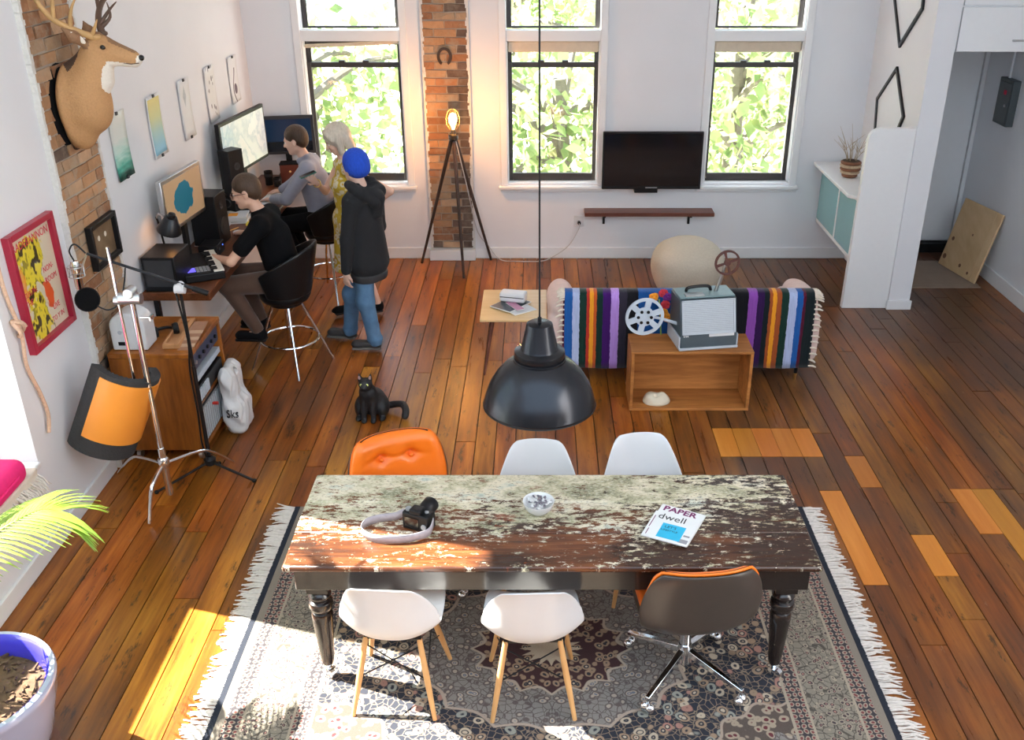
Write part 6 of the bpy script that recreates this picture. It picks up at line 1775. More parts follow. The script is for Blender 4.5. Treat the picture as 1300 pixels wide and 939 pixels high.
def frond(pts, n, lmax, droop, seed, up=0.0):
    rg = random.Random(seed)
    c = bez(pts, 10)
    m = MB()
    m.tube(c, [0.007 - 0.0045 * i / len(c) for i in range(len(c))], 6)
    k = len(c)
    for j in range(n):
        q = 0.28 + 0.72 * j / (n - 1)
        i = min(int(q * (k - 1)), k - 2)
        p = c[i].lerp(c[i + 1], q * (k - 1) - i)
        d = (c[i + 1] - c[i]).normalized()
        sd2 = d.cross(Vector((0, 0, 1))).normalized()
        ln = lmax * (0.55 + 0.45 * math.sin(PI * min(1, (q - 0.15) * 1.05))) * rg.uniform(0.92, 1.05)
        for sg in (-1, 1):
            f = (sd2 * sg * (1.0 - 0.5 * max(0, q - 0.6)) + d * (0.55 + 0.5 * q) + Vector((0, 0, 0.12))).normalized()
            wv = f.cross(Vector((0, 0, 1))).normalized()
            vs = []
            for t_, w_ in ((0, 0.003), (0.25, 0.010), (0.55, 0.009), (0.82, 0.005), (1.0, 0.0008)):
                cc = p + f * ln * t_ + Vector((0, 0, -droop * ln * t_ * t_))
                vs += [cc - wv * w_, cc + Vector((0, 0, 0.002)), cc + wv * w_]
            fs = []
            for s_ in range(4):
                a = s_ * 3
                fs += [(a, a + 1, a + 4, a + 3), (a + 1, a + 2, a + 5, a + 4)]
            m.add(vs, fs)
    return m.build('frond', 'palm_leaf', pot, world=True, angle=60)
tp = NT('palm_leaf')
mixn = tp.n('MixShader', {0: 0.35}); a = tp.n('BsdfPrincipled', {'Base Color': (0.22, 0.36, 0.05), 'Roughness': 0.3}); b = tp.n('BsdfTranslucent', {0: (0.42, 0.55, 0.08)})
tp.t.links.new(a.outputs[0], mixn.inputs[1]); tp.t.links.new(b.outputs[0], mixn.inputs[2]); tp.t.links.new(mixn.outputs[0], tp.out.inputs[0])
MT['palm_leaf'] = tp.m
S0 = Vector((-2.62, 3.12, 0.40))
frond([S0, (-2.60, 3.20, 0.80), (-2.42, 3.36, 1.00), (-2.22, 3.52, 1.085), (-2.12, 3.56, 1.07)], 38, 0.31, 0.42, 1)
frond([S0, (-2.72, 3.3, 1.2), (-2.80, 3.6, 2.2), (-2.74, 3.85, 2.70), (-2.70, 4.05, 2.74)], 24, 0.30, 0.3, 7)  # unseen tall frond, added to stripe the sun on the table
frond([S0, (-2.70, 3.2, 1.3), (-2.80, 3.3, 2.3), (-2.76, 3.6, 2.90), (-2.68, 3.85, 3.05)], 24, 0.32, 0.3, 8)  # second unseen frond, added for the same stripes of shade
frond([S0, (-2.66, 3.2, 0.9), (-2.72, 3.5, 1.3), (-2.70, 3.75, 1.35)], 22, 0.34, 0.3, 2)
frond([S0, (-2.62, 3.0, 0.9), (-2.55, 2.75, 1.25), (-2.40, 2.45, 1.30)], 22, 0.34, 0.3, 3)
frond([S0, (-2.67, 3.1, 1.0), (-2.78, 3.0, 1.5), (-2.80, 2.80, 1.7)], 22, 0.30, 0.3, 4)
for k in range(3):
    MB().tube([S0 + Vector((-0.01 * k, 0.01 * k, -0.02)), (-2.63 + 0.01 * k, 3.14, 0.62)], [0.014, 0.008], 8).build('stem', 'leaf_green', pot, world=True)

# ------------------------------------------------------------------ people
def V3(*a): return Vector(a)
def hand_prims(wr, d, palm, m, side_sign=1, curl=0.5, s=1.0):
    """palm, four unequal fingers with a knuckle bend and a thumb leaving the side of the palm"""
    d = Vector(d).normalized(); n = Vector(palm); n = (n - d * n.dot(d)).normalized(); sd = d.cross(n).normalized() * side_sign
    wr = Vector(wr)
    rows = [tuple(d), tuple(sd), tuple(n)]
    P = [ell(wr + d * 0.045 * s, (0.050 * s, 0.038 * s, 0.017 * s), m, 0.012, rows)]
    for i, (o, L) in enumerate(((0.029, 0.068), (0.010, 0.078), (-0.010, 0.072), (-0.028, 0.056))):
        b = wr + d * 0.078 * s + sd * o * s
        f1 = (d * math.cos(curl * 0.5) + n * math.sin(curl * 0.5) + sd * o * 2.0).normalized()
        f2 = (d * math.cos(curl * 1.5) + n * math.sin(curl * 1.5) + sd * o * 2.0).normalized()
        mid = b + f1 * L * 0.52 * s; tip = mid + f2 * L * 0.48 * s
        P += [cap(b, mid, 0.0098 * s, 0.009 * s, m, 0.004), cap(mid, tip, 0.009 * s, 0.0075 * s, m, 0.004)]
    t0 = wr + d * 0.025 * s + sd * 0.028 * s
    t1 = t0 + (d * 0.65 + sd * 0.75).normalized() * 0.035 * s; t2 = t1 + (d * 0.95 + sd * 0.25 + n * 0.3).normalized() * 0.028 * s
    P += [cap(t0, t1, 0.013 * s, 0.0105 * s, m, 0.008), cap(t1, t2, 0.0105 * s, 0.008 * s, m, 0.004)]
    return P

def head_prims(c, f, u, m, s=1.0):
    f = Vector(f).normalized(); u = Vector(u); u = (u - f * u.dot(f)).normalized(); r = f.cross(u)
    c = Vector(c); rows = [tuple(r), tuple(f), tuple(u)]
    p = lambda x, y, z: c + r * x * s + f * y * s + u * z * s
    P = [ell(p(0, -0.010, 0.028), (0.074 * s, 0.094 * s, 0.088 * s), m, 0.03, rows), ell(p(0, 0.028, -0.035), (0.057 * s, 0.062 * s, 0.078 * s), m, 0.03, rows),
         ell(p(0, 0.062, -0.092), (0.024 * s, 0.020 * s, 0.018 * s), m, 0.025, rows), cap(p(-0.045, 0.0, -0.065), p(-0.018, 0.06, -0.09), 0.016 * s, 0.014 * s, m, 0.02), cap(p(0.045, 0.0, -0.065), p(0.018, 0.06, -0.09), 0.016 * s, 0.014 * s, m, 0.02),
         cap(p(-0.03, 0.079, 0.018), p(0.03, 0.079, 0.018), 0.011 * s, None, m, 0.015),
         cap(p(0, 0.086, 0.004), p(0, 0.106, -0.030), 0.008 * s, 0.0125 * s, m, 0.012), ell(p(0.011, 0.094, -0.034), (0.008 * s,) * 3, m, 0.006), ell(p(-0.011, 0.094, -0.034), (0.008 * s,) * 3, m, 0.006),
         ell(p(0.036, 0.073, -0.028), (0.016 * s, 0.012 * s, 0.014 * s), m, 0.02, rows), ell(p(-0.036, 0.073, -0.028), (0.016 * s, 0.012 * s, 0.014 * s), m, 0.02, rows),
         ell(p(0.030, 0.088, 0.000), (0.014 * s, 0.008 * s, 0.010 * s), m, 0.010, rows, True), ell(p(-0.030, 0.088, 0.000), (0.014 * s, 0.008 * s, 0.010 * s), m, 0.010, rows, True)]
    for q in (-1, 1):
        P += [ell(p(q * 0.078, -0.012, -0.008), (0.010 * s, 0.020 * s, 0.032 * s), m, 0.008, rows), ell(p(q * 0.088, -0.006, -0.004), (0.006 * s, 0.010 * s, 0.018 * s), m, 0.004, rows, True)]
    return P, p, rows

def face_parts(root, p, rows, s=1.0, lips='lip'):
    A = Matrix(((rows[0][0], rows[1][0], rows[2][0]), (rows[0][1], rows[1][1], rows[2][1]), (rows[0][2], rows[1][2], rows[2][2]))).to_4x4()
    for q in (-1, 1):
        M_ = Matrix.Translation(p(q * 0.030, 0.0745, 0.0)) @ A
        e = MB().sph((0, 0, 0), (0.0125 * s, 0.0105 * s, 0.0105 * s), 12, 0, M_).build('eye', 'eye_white', root, world=True)
        MB().sph((0, 0.0085 * s, -0.001), (0.0055 * s, 0.003 * s, 0.0055 * s), 10, 0, M_).build('iris', 'eye_dark', e, world=True)
    MB().sph((0, 0, 0.003 * s), (0.021 * s, 0.008 * s, 0.0042 * s), 12, 0, Matrix.Translation(p(0, 0.086, -0.060)) @ A).sph((0, 0, -0.005 * s), (0.018 * s, 0.008 * s, 0.005 * s), 12, 0, Matrix.Translation(p(0, 0.085, -0.060)) @ A).build('mouth', lips, root, world=True)
    return A

def brows(root, p, s, mat):
    for q in (-1, 1):
        MB().tube([p(q * 0.012, 0.089, 0.018), p(q * 0.030, 0.0885, 0.024), p(q * 0.048, 0.075, 0.018)], [0.003, 0.0042, 0.002], 6).build('eyebrow', mat, root, world=True)

def body_prims(J, m=0, w=1.0):
    P = [cap(J['pelvis'], J['chest'], 0.115 * w, 0.12 * w, m, 0.04), cap(J['hipL'], J['hipR'], 0.095 * w, None, m, 0.04),
         cap(Vector(J['shL']).lerp(Vector(J['shR']), 0.12), Vector(J['shL']).lerp(Vector(J['shR']), 0.88), 0.068 * w, None, m, 0.05),
         cap(J['chest'], J['neck'], 0.10 * w, 0.055 * w, m, 0.05), cap(J['neck'], J['head'], 0.052 * w, 0.050 * w, m, 0.02)]
    for s_ in 'LR':
        P += [cap(J['sh' + s_], J['el' + s_], 0.050 * w, 0.040 * w, m, 0.03), cap(J['el' + s_], J['wr' + s_], 0.040 * w, 0.026 * w, m, 0.015),
              cap(J['hip' + s_], J['kn' + s_], 0.080 * w, 0.055 * w, m, 0.03), cap(J['kn' + s_], J['an' + s_], 0.054 * w, 0.036 * w, m, 0.02),
              cap(Vector(J['kn' + s_]).lerp(Vector(J['an' + s_]), 0.3), Vector(J['kn' + s_]).lerp(Vector(J['an' + s_]), 0.35), 0.056 * w, None, m, 0.02),
              cap(J['an' + s_], J['toe' + s_], 0.036 * w, 0.026 * w, m, 0.02)]
    return P

def shoe(root, an, toe, mat, sole='sole', k=1.0):
    an = Vector(an); toe = Vector(toe)
    d = (toe - an); d.z = 0; d.normalize(); n = Vector((-d.y, d.x, 0))
    g = min(an.z, toe.z) - 0.03
    rows = [tuple(d), tuple(n), (0, 0, 1)]
    L = (toe - an).length
    c = an.lerp(toe, 0.45); c.z = g
    up = blob('shoe', [rbx(c + Vector((0, 0, 0.045)), (L * 0.68 * k, 0.042 * k, 0.030), 0.028, 0, 0.02, rows), ell(an + Vector((0, 0, -0.01)), (0.050 * k, 0.044 * k, 0.055), 0, 0.03, rows),
                       ell(c + d * L * 0.42 + Vector((0, 0, 0.042)), (0.06, 0.043 * k, 0.030), 0, 0.02, rows)], mat, root, 0.007)
    blob('sole', [rbx(c + Vector((0, 0, 0.012)), (L * 0.73 * k, 0.046 * k, 0.012), 0.011, 0, 0.004, rows)], sole, up, 0.007)
    return up

RES = 0.0085
# --- man in dark hoodie and blue beanie (standing, seen from behind his left side)
f = V3(-0.85, 0.53, 0).normalized(); lf = V3(-f.y, f.x, 0)
base = V3(-1.42, 7.60, 0)
J = dict(pelvis=base + V3(0, 0, 0.90), chest=base + V3(0, 0, 1.20), neck=base + f * 0.02 + V3(0, 0, 1.42), head=base + f * 0.05 + V3(0, 0, 1.53))
J['shL'] = base + lf * 0.150 + V3(0, 0, 1.325); J['shR'] = base - lf * 0.150 + V3(0, 0, 1.325)
J['elL'] = J['shL'] + V3(-0.05, -0.03, -0.30); J['wrL'] = V3(-1.575, 7.42, 0.76)
J['elR'] = J['shR'] + V3(0.0, 0.06, -0.29); J['wrR'] = base + f * 0.16 - lf * 0.12 + V3(0, 0, 0.92)
J['hipL'] = base + lf * 0.09 + V3(0, 0, 0.86); J['hipR'] = base - lf * 0.09 + V3(0, 0, 0.86)
J['knL'] = V3(-1.455, 7.53, 0.46); J['anL'] = V3(-1.405, 7.535, 0.075); J['toeL'] = V3(-1.575, 7.53, 0.055)
J['knR'] = V3(-1.60, 7.70, 0.46); J['anR'] = V3(-1.655, 7.755, 0.075); J['toeR'] = V3(-1.83, 7.79, 0.055)
pA = thing('person', 'standing person in black hoodie, bright blue beanie and jeans, seen from behind', 'person', (-1.5, 7.6, 0))
hp, pt_, rows = head_prims(base + f * 0.06 + V3(0, 0, 1.565), (-0.75, 0.66, -0.05), (0, 0, 1), 0, 1.1)
blob('body', body_prims(J, 0, 0.93) + hp + hand_prims(J['wrL'], (-0.05, 0.0, -1), (0.6, 0.8, 0), 0, 1, 0.6) + hand_prims(J['wrR'], (-0.6, 0.4, -0.5), (0.3, 0.5, 0), 0, -1, 0.6), 'skin_pale', pA, RES)
face_parts(pA, pt_, rows, 1.1)
hd = [cap(base + lf * 0.04 + V3(0, 0, 0.80), base + lf * 0.03 + V3(0, 0, 1.15), 0.148, 0.118, 0, 0.05), cap(base - lf * 0.04 + V3(0, 0, 0.80), base - lf * 0.03 + V3(0, 0, 1.15), 0.148, 0.118, 0, 0.05), cap(Vector(J['shL']).lerp(J['shR'], 0.1), Vector(J['shL']).lerp(J['shR'], 0.9), 0.085, None, 0, 0.06),
      cap(J['chest'], J['neck'] - V3(0, 0, 0.02), 0.125, 0.075, 0, 0.05)]
for s_ in 'LR':
    hd += [cap(J['sh' + s_], J['el' + s_], 0.066, 0.055, 0, 0.03), cap(J['el' + s_], Vector(J['wr' + s_]).lerp(J['el' + s_], 0.06), 0.056, 0.042, 0, 0.02)]
hz = Vector(J['neck'])
hd += [cap(hz - f * 0.11 + lf * 0.06 + V3(0, 0, -0.04), hz - f * 0.11 - lf * 0.08 + V3(0, 0, -0.04), 0.066, None, 0, 0.02), cap(hz - f * 0.07 + lf * 0.09 + V3(0, 0, 0.0), hz + f * 0.06 + lf * 0.07 + V3(0, 0, -0.06), 0.035, 0.03, 0, 0.03),
       cap(hz - f * 0.07 - lf * 0.09 + V3(0, 0, 0.0), hz + f * 0.06 - lf * 0.07 + V3(0, 0, -0.06), 0.035, 0.03, 0, 0.03), cap(hz - f * 0.15 + V3(0, 0, -0.19), hz - f * 0.165 + V3(0, 0, -0.07), 0.050, 0.066, 0, 0.02),
       ell(hz - f * 0.085 + V3(0, 0, 0.045), (0.075, 0.06, 0.045), 0, 0.02, [tuple(lf), tuple(f), (0, 0, 1)], True)]
blob('hoodie', hd, 'hoodie', pA, RES)
hood = []
for q in range(9):
    a = -1.9 + 3.8 * q / 8
    dv = -f * math.cos(a) + lf * math.sin(a)
    hood.append(hz + dv * (0.105 + 0.045 * max(0, math.cos(a))) + V3(0, 0, 0.03 - 0.085 * max(0, math.cos(a))))
hp2_ = [cap(hood[i], hood[i + 1], 0.036 + 0.012 * math.sin(PI * i / 8), 0.036 + 0.012 * math.sin(PI * (i + 1) / 8), 0, 0.012) for i in range(8)]
hp2_ += [cap(hz - f * 0.17 + lf * 0.03 + V3(0, 0, -0.09), hz - f * 0.155 - lf * 0.03 + V3(0, 0, -0.21), 0.055, 0.030, 0, 0.03)]
blob('hood', hp2_, 'hoodie', pA, 0.008)
blob('hoodie_hem', [cap(base + lf * 0.035 + V3(0, 0, 0.69), base - lf * 0.035 + V3(0, 0, 0.69), 0.132, None, 0, 0.02), rbx(base + V3(0, 0, 0.45), (0.4, 0.4, 0.19), 0.01, k=0.01, sub=True), rbx(base + V3(0, 0, 0.90), (0.4, 0.4, 0.19), 0.01, k=0.01, sub=True)], 'dark_grey', pA, RES)
jn = [cap(base + lf * 0.05 + V3(0, 0, 0.84), base - lf * 0.05 + V3(0, 0, 0.84), 0.085, None, 0, 0.04)]
for s_ in 'LR':
    k_ = Vector(J['kn' + s_]); a_ = Vector(J['an' + s_])
    jn += [cap(Vector(J['hip' + s_]).lerp(base + V3(0, 0, 0.86), 0.35), k_, 0.086, 0.070, 0, 0.03), cap(k_, a_ + V3(0, 0, 0.02), 0.068, 0.060, 0, 0.03), ell(k_ + f * 0.02, (0.07, 0.07, 0.09), 0, 0.03), ell(a_ + V3(0, 0, 0.045), (0.068, 0.066, 0.04), 0, 0.015)]
blob('jeans', jn, 'denim', pA, RES)
shoe(pA, J['anL'], J['toeL'], 'shoe_grey', 'sole'); shoe(pA, J['anR'], J['toeR'], 'shoe_grey', 'sole')
bn = [ell(pt_(0, -0.018, 0.045), (0.100, 0.120, 0.112), 0, 0.02, rows), ell(pt_(0, -0.035, -0.005), (0.094, 0.098, 0.070), 0, 0.03, rows), ell(pt_(0, 0.125, -0.075), (0.15, 0.110, 0.115), k=0.015, Rm=rows, sub=True)]
blob('beanie', bn, 'beanie_blue', pA, 0.007)

# --- woman in mustard dress looking at a phone
f = V3(-0.88, -0.47, 0).normalized(); lf = V3(-f.y, f.x, 0)
base = V3(-1.69, 8.32, 0)
J = dict(pelvis=base + V3(0, 0, 0.95), chest=base + V3(0, 0, 1.25), neck=base + f * 0.01 + V3(0, 0, 1.46), head=base + f * 0.03 + V3(0, 0, 1.58))
J['shL'] = base + lf * 0.145 + V3(0, 0, 1.40); J['shR'] = base - lf * 0.145 + V3(0, 0, 1.40)
J['elL'] = V3(-1.295, 8.20, 1.215); J['wrL'] = V3(-1.475, 8.235, 1.06)
J['elR'] = V3(-1.90, 8.40, 1.16); J['wrR'] = V3(-1.93, 8.22, 1.285)
J['hipL'] = base + lf * 0.085 + V3(0, 0, 0.92); J['hipR'] = base - lf * 0.085 + V3(0, 0, 0.92)
J['knL'] = V3(-1.60, 8.30, 0.50); J['anL'] = V3(-1.495, 8.36, 0.09); J['toeL'] = V3(-1.63, 8.29, 0.055)
J['knR'] = V3(-1.72, 8.37, 0.50); J['anR'] = V3(-1.745, 8.36, 0.09); J['toeR'] = V3(-1.885, 8.28, 0.055)
pB = thing('person', 'standing woman with blonde bob in a mustard flowered dress, looking down at a phone', 'person', (-1.65, 8.32, 0))
hp, pt_, rows = head_prims(base + f * 0.055 + V3(0, 0, 1.64), (-0.86, -0.30, -0.42), (-0.30, -0.1, 0.95), 0, 1.02)
blob('body', body_prims(J, 0, 0.80) + hp + hand_prims(J['wrL'], (-0.55, 0.1, -0.6), (-0.2, 0.9, 0), 0, 1, 0.3, 0.9) + hand_prims(J['wrR'], (-0.35, -0.55, 0.62), (-0.5, 0.2, 0.3), 0, 1, 1.0, 0.9), 'skin_pale', pB, RES)
face_parts(pB, pt_, rows, 1.02); brows(pB, pt_, 1.02, 'hair_brown')
dt = NT('mustard_flowers')
tcv = dt.coord((1, 1, 1)); v1 = dt.n('TexVoronoi', {'Scale': 17.0}); dt.t.links.new(tcv, v1.inputs['Vector'])
n1 = dt.noise(tcv, 26, 3)
dd = dt.M('ADD', v1.outputs['Distance'], dt.M('MULTIPLY', dt.M('SUBTRACT', n1, 0.5), 0.35))
c = dt.mix(dt.step(dd, 0.50, 0.42), (0.55, 0.38, 0.03), (0.70, 0.64, 0.46)); c = dt.mix(dt.step(dd, 0.20, 0.14), c, (0.60, 0.36, 0.03))
c = dt.mix(dt.M('MULTIPLY', dt.step(n1, 0.36, 0.32), 0.8), c, (0.17, 0.19, 0.12))
dt.bsdf(color=c, rough=0.85); MT['dress'] = dt.m
ds = [cap(J['pelvis'], J['chest'], 0.108, 0.115, 0, 0.05), cap(J['chest'] + V3(0, 0, -0.12), J['chest'] + V3(0, 0, -0.10), 0.10, None, 0, 0.05), cap(J['hipL'], J['hipR'], 0.105, None, 0, 0.06), cap(Vector(J['shL']).lerp(J['shR'], 0.10), Vector(J['shL']).lerp(J['shR'], 0.90), 0.070, None, 0, 0.05),
      cap(J['chest'], J['neck'] + V3(0, 0, -0.02), 0.098, 0.056, 0, 0.04), ell(J['chest'] + f * 0.075 + lf * 0.06 + V3(0, 0, -0.01), (0.06, 0.06, 0.06), 0, 0.04), ell(J['chest'] + f * 0.075 - lf * 0.06 + V3(0, 0, -0.01), (0.06, 0.06, 0.06), 0, 0.04),
      cap(J['hipL'], V3(-1.62, 8.29, 0.46), 0.115, 0.125, 0, 0.06), cap(J['hipR'], V3(-1.75, 8.36, 0.46), 0.115, 0.125, 0, 0.06), rbx(base + V3(0, 0, 0.24), (0.5, 0.5, 0.20), 0.005, k=0.006, sub=True)]
blob('dress', ds, 'dress', pB, RES)
hr = [ell(pt_(0, -0.022, 0.036), (0.096, 0.117, 0.110), 0, 0.02, rows)]
for q in (-1, 1):
    hr += [cap(pt_(q * 0.078, -0.01, 0.03), pt_(q * 0.082, 0.012, -0.095), 0.032, 0.030, 0, 0.03), cap(pt_(q * 0.06, -0.075, 0.0), pt_(q * 0.055, -0.07, -0.115), 0.04, 0.036, 0, 0.03), cap(pt_(q * 0.05, 0.055, 0.088), pt_(q * 0.085, 0.035, 0.03), 0.022, 0.022, 0, 0.02)]
hr += [cap(pt_(0, -0.085, 0.0), pt_(0, -0.08, -0.115), 0.045, 0.04, 0, 0.03), ell(pt_(0, 0.115, -0.04), (0.062, 0.075, 0.095), k=0.012, Rm=rows, sub=True)]
blob('hair', hr, 'hair_blonde', pB, 0.007)
shoe(pB, J['anL'], J['toeL'], 'black_cloth', 'black_plastic', 0.85); shoe(pB, J['anR'], J['toeR'], 'black_cloth', 'black_plastic', 0.85)
mk('tattoo', (0.14, 0.13, 0.17), 0.6)
MB().sph((0, 0, 0), (0.03, 0.012, 0.034), 12, 0, Matrix.Translation(Vector(J['shL']).lerp(J['elL'], 0.25) + V3(0.012, -0.031, 0.016)) @ Matrix.Rotation(R(20), 4, 'Z')).build('tattoo', 'tattoo', pB, world=True)
MB().tube([Vector(J['wrR']).lerp(J['elR'], 0.08) + V3(0.030 * math.cos(a), 0.012 * math.sin(a) , 0.030 * math.sin(a)) for a in np.linspace(0, 2 * PI, 17)], 0.006, 6).build('bracelet', 'brass', pB, world=True)
ph = thing('mobile_phone', 'dark green mobile phone in the hand of the woman in the mustard dress', 'phone', tuple(Vector(J['wrR']) + V3(-0.055, -0.05, 0.085)))
Mp = Matrix.Rotation(R(28), 4, 'Z') @ Matrix.Rotation(R(-16), 4, 'Y')
MB().box((0, 0, 0), (0.145, 0.072, 0.009), 0, Mp).build('case', 'phone_green', ph, bevel=0.003)
MB().box((0, 0, 0.005), (0.132, 0.064, 0.0012), 0, Mp).build('screen', 'black_gloss', ph)

# --- bar stools
def stool(label, loc, yaw):
    """local +x is the way the sitter faces"""
    t = thing('bar_stool', label, 'stool', loc, yaw, 'black bucket bar stools at the desk')
    def bucket(u, v):
        a = (u - 0.5) * R(235) + PI
        q = v
        top = 0.40 * (0.5 + 0.5 * math.cos((u - 0.5) * 2 * R(108))) ** 0.8 + 0.03
        r = 0.19 + 0.055 * q
        return (r * math.cos(a) * (1.0 + 0.12 * q) - 0.01, r * math.sin(a) * 1.06, 0.63 + 0.02 + top * q)
    MB().grid(bucket, 34, 10).build('backrest', 'vinyl_black', t, angle=80, solid=0.028, sub=1)
    MB().lathe([(0.0, 0.575), (0.12, 0.576), (0.185, 0.595), (0.205, 0.63), (0.200, 0.665), (0.15, 0.685), (0, 0.69)], n=32).build('seat', 'vinyl_black', t, angle=80)
    for k in range(4):
        a = R(-70 - math.degrees(yaw) + 90 * k)
        MB().tube([(0.09 * math.cos(a), 0.09 * math.sin(a), 0.60), (0.33 * math.cos(a), 0.33 * math.sin(a), 0.0)], [0.012, 0.011], 10).build('leg', 'chrome', t)
    MB().tube([(0.232 * math.cos(a), 0.232 * math.sin(a), 0.245) for a in np.linspace(0, 2 * PI, 41)], 0.010, 8).build('foot_ring', 'chrome', t)
    MB().lathe([(0.0, 0.55), (0.13, 0.552), (0.13, 0.574), (0, 0.575)], n=24).build('swivel_plate', 'black_metal', t)
    return t
mk('vinyl_black', (0.007, 0.007, 0.008), 0.34, var=0.1, spec=0.3)
stool('black bucket bar stool under the seated man in the black T-shirt', (-2.05, 7.27, 0), R(174))
s2 = stool('black bucket bar stool under the seated man in the grey-blue shirt', (-2.03, 8.86, 0), R(178))

# --- man in black T-shirt with glasses, seated at the desk
def seated(name_lab, J, look, up, shirt, sleeve, pants, hairmat, gl=False, skin='skin', belly=0.0):
    t = thing('person', name_lab, 'person', (J['pelvis'][0], J['pelvis'][1], 0))
    hp, pp_, rows = head_prims(J['head'] + V3(-0.02, 0, 0.042), look, up, 0, 1.08)
    blob('body', body_prims(J, 0, 0.93) + hp + hand_prims(J['wrL'], J['dL'], (0, 0, -1), 0, -1, 0.5) + hand_prims(J['wrR'], J['dR'], (0, 0, -1), 0, 1, 0.5), skin, t, RES)
    face_parts(t, pp_, rows, 1.08); brows(t, pp_, 1.08, hairmat)
    sh = [cap(J['pelvis'] + V3(0, 0, -0.03), J['chest'], 0.142, 0.140, 0, 0.05), cap(J['hipL'], J['hipR'], 0.112, None, 0, 0.05), cap(Vector(J['shL']).lerp(J['shR'], 0.08), Vector(J['shL']).lerp(J['shR'], 0.92), 0.080, None, 0, 0.06), cap(J['chest'], Vector(J['neck']) + V3(0.01, 0, -0.035), 0.12, 0.070, 0, 0.04)]
    for s_ in 'LR':
        a, b, c = Vector(J['sh' + s_]), Vector(J['el' + s_]), Vector(J['wr' + s_])
        if sleeve == 'short': sh += [cap(a, a.lerp(b, 0.62), 0.068, 0.066, 0, 0.03)]
        else: sh += [cap(a, b, 0.068, 0.058, 0, 0.03), cap(b, b.lerp(c, 0.86), 0.056, 0.042, 0, 0.02)]
    if sleeve == 'long':
        nk = Vector(J['neck']); sh += [cap(nk + V3(0.035, -0.045, 0.0), nk + V3(0.035, 0.045, 0.0), 0.032, None, 0, 0.02), cap(nk + V3(0.03, -0.05, 0.0), nk + V3(-0.05, -0.03, -0.03), 0.026, 0.02, 0, 0.02)]
    sh += [rbx(Vector(J['pelvis']) + V3(0, 0, -0.21), (0.4, 0.4, 0.16), 0.01, k=0.01, sub=True)]
    blob('shirt', sh, shirt, t, RES)
    pn = [cap(J['hipL'], J['hipR'], 0.122, None, 0, 0.04)]
    for s_ in 'LR':
        k_ = Vector(J['kn' + s_]); a_ = Vector(J['an' + s_])
        pn += [cap(J['hip' + s_], k_, 0.100, 0.074, 0, 0.03), cap(k_, a_ + (k_ - a_) * 0.10, 0.072, 0.050, 0, 0.025)]
    blob('trousers', pn, pants, t, RES)
    for s_ in 'LR':
        shoe(t, J['an' + s_], J['toe' + s_], 'black_cloth', 'black_plastic')
        k_ = Vector(J['kn' + s_]); a_ = Vector(J['an' + s_])
        MB().tube([a_ + (k_ - a_) * 0.04, a_ + (k_ - a_) * 0.14], [0.042, 0.042], 12).build('sock', 'paper_white', t, world=True)
    blob('hair', [ell(pp_(0, -0.018, 0.042), (0.087, 0.108, 0.098), 0, 0.02, rows), ell(pp_(0, -0.055, -0.005), (0.076, 0.060, 0.072), 0, 0.03, rows), ell(pp_(0, 0.125, -0.035), (0.13, 0.092, 0.113), k=0.012, Rm=rows, sub=True), ell(pp_(0, 0.03, -0.085), (0.12, 0.085, 0.09), k=0.012, Rm=rows, sub=True)], hairmat, t, 0.007)
    if gl:
        g = MB()
        for q in (-1, 1):
            g.tube([pp_(q * 0.033 + 0.024 * math.cos(a), 0.098, -0.004 + 0.018 * math.sin(a)) for a in np.linspace(0, 2 * PI, 17)], 0.0028, 6)
            g.tube([pp_(q * 0.057, 0.096, 0.004), pp_(q * 0.078, 0.05, 0.006), pp_(q * 0.084, -0.02, 0.002)], 0.0028, 6)
        g.tube([pp_(-0.009, 0.099, 0.0), pp_(0.009, 0.099, 0.0)], 0.0028, 6)
        g.build('glasses', 'ink_red' if False else 'reel_brown', t, world=True)
    return t
J = dict(pelvis=V3(-2.02, 7.27, 0.80), chest=V3(-2.09, 7.25, 1.13), neck=V3(-2.17, 7.24, 1.335), head=V3(-2.225, 7.23, 1.44),
         shL=V3(-2.13, 7.07, 1.255), shR=V3(-2.13, 7.43, 1.255), elL=V3(-2.35, 6.97, 1.01), wrL=V3(-2.585, 7.22, DZ + 0.045), elR=V3(-2.34, 7.56, 1.03), wrR=V3(-2.49, 7.80, DZ + 0.05),
         hipL=V3(-2.05, 7.18, 0.775), hipR=V3(-2.05, 7.36, 0.775), knL=V3(-2.46, 7.14, 0.75), knR=V3(-2.45, 7.44, 0.75), anL=V3(-2.26, 7.16, 0.335), anR=V3(-2.30, 7.40, 0.335),
         toeL=V3(-2.43, 7.17, 0.30), toeR=V3(-2.46, 7.44, 0.30), dL=(-0.55, 0.75, -0.1), dR=(-0.5, 0.8, -0.12))
seated('seated man in glasses, black T-shirt and brown trousers at the near desk end', J, (-0.97, -0.05, -0.22), (-0.2, 0, 1), 'black_cloth', 'short', 'brown_cloth', 'hair_ginger', True)
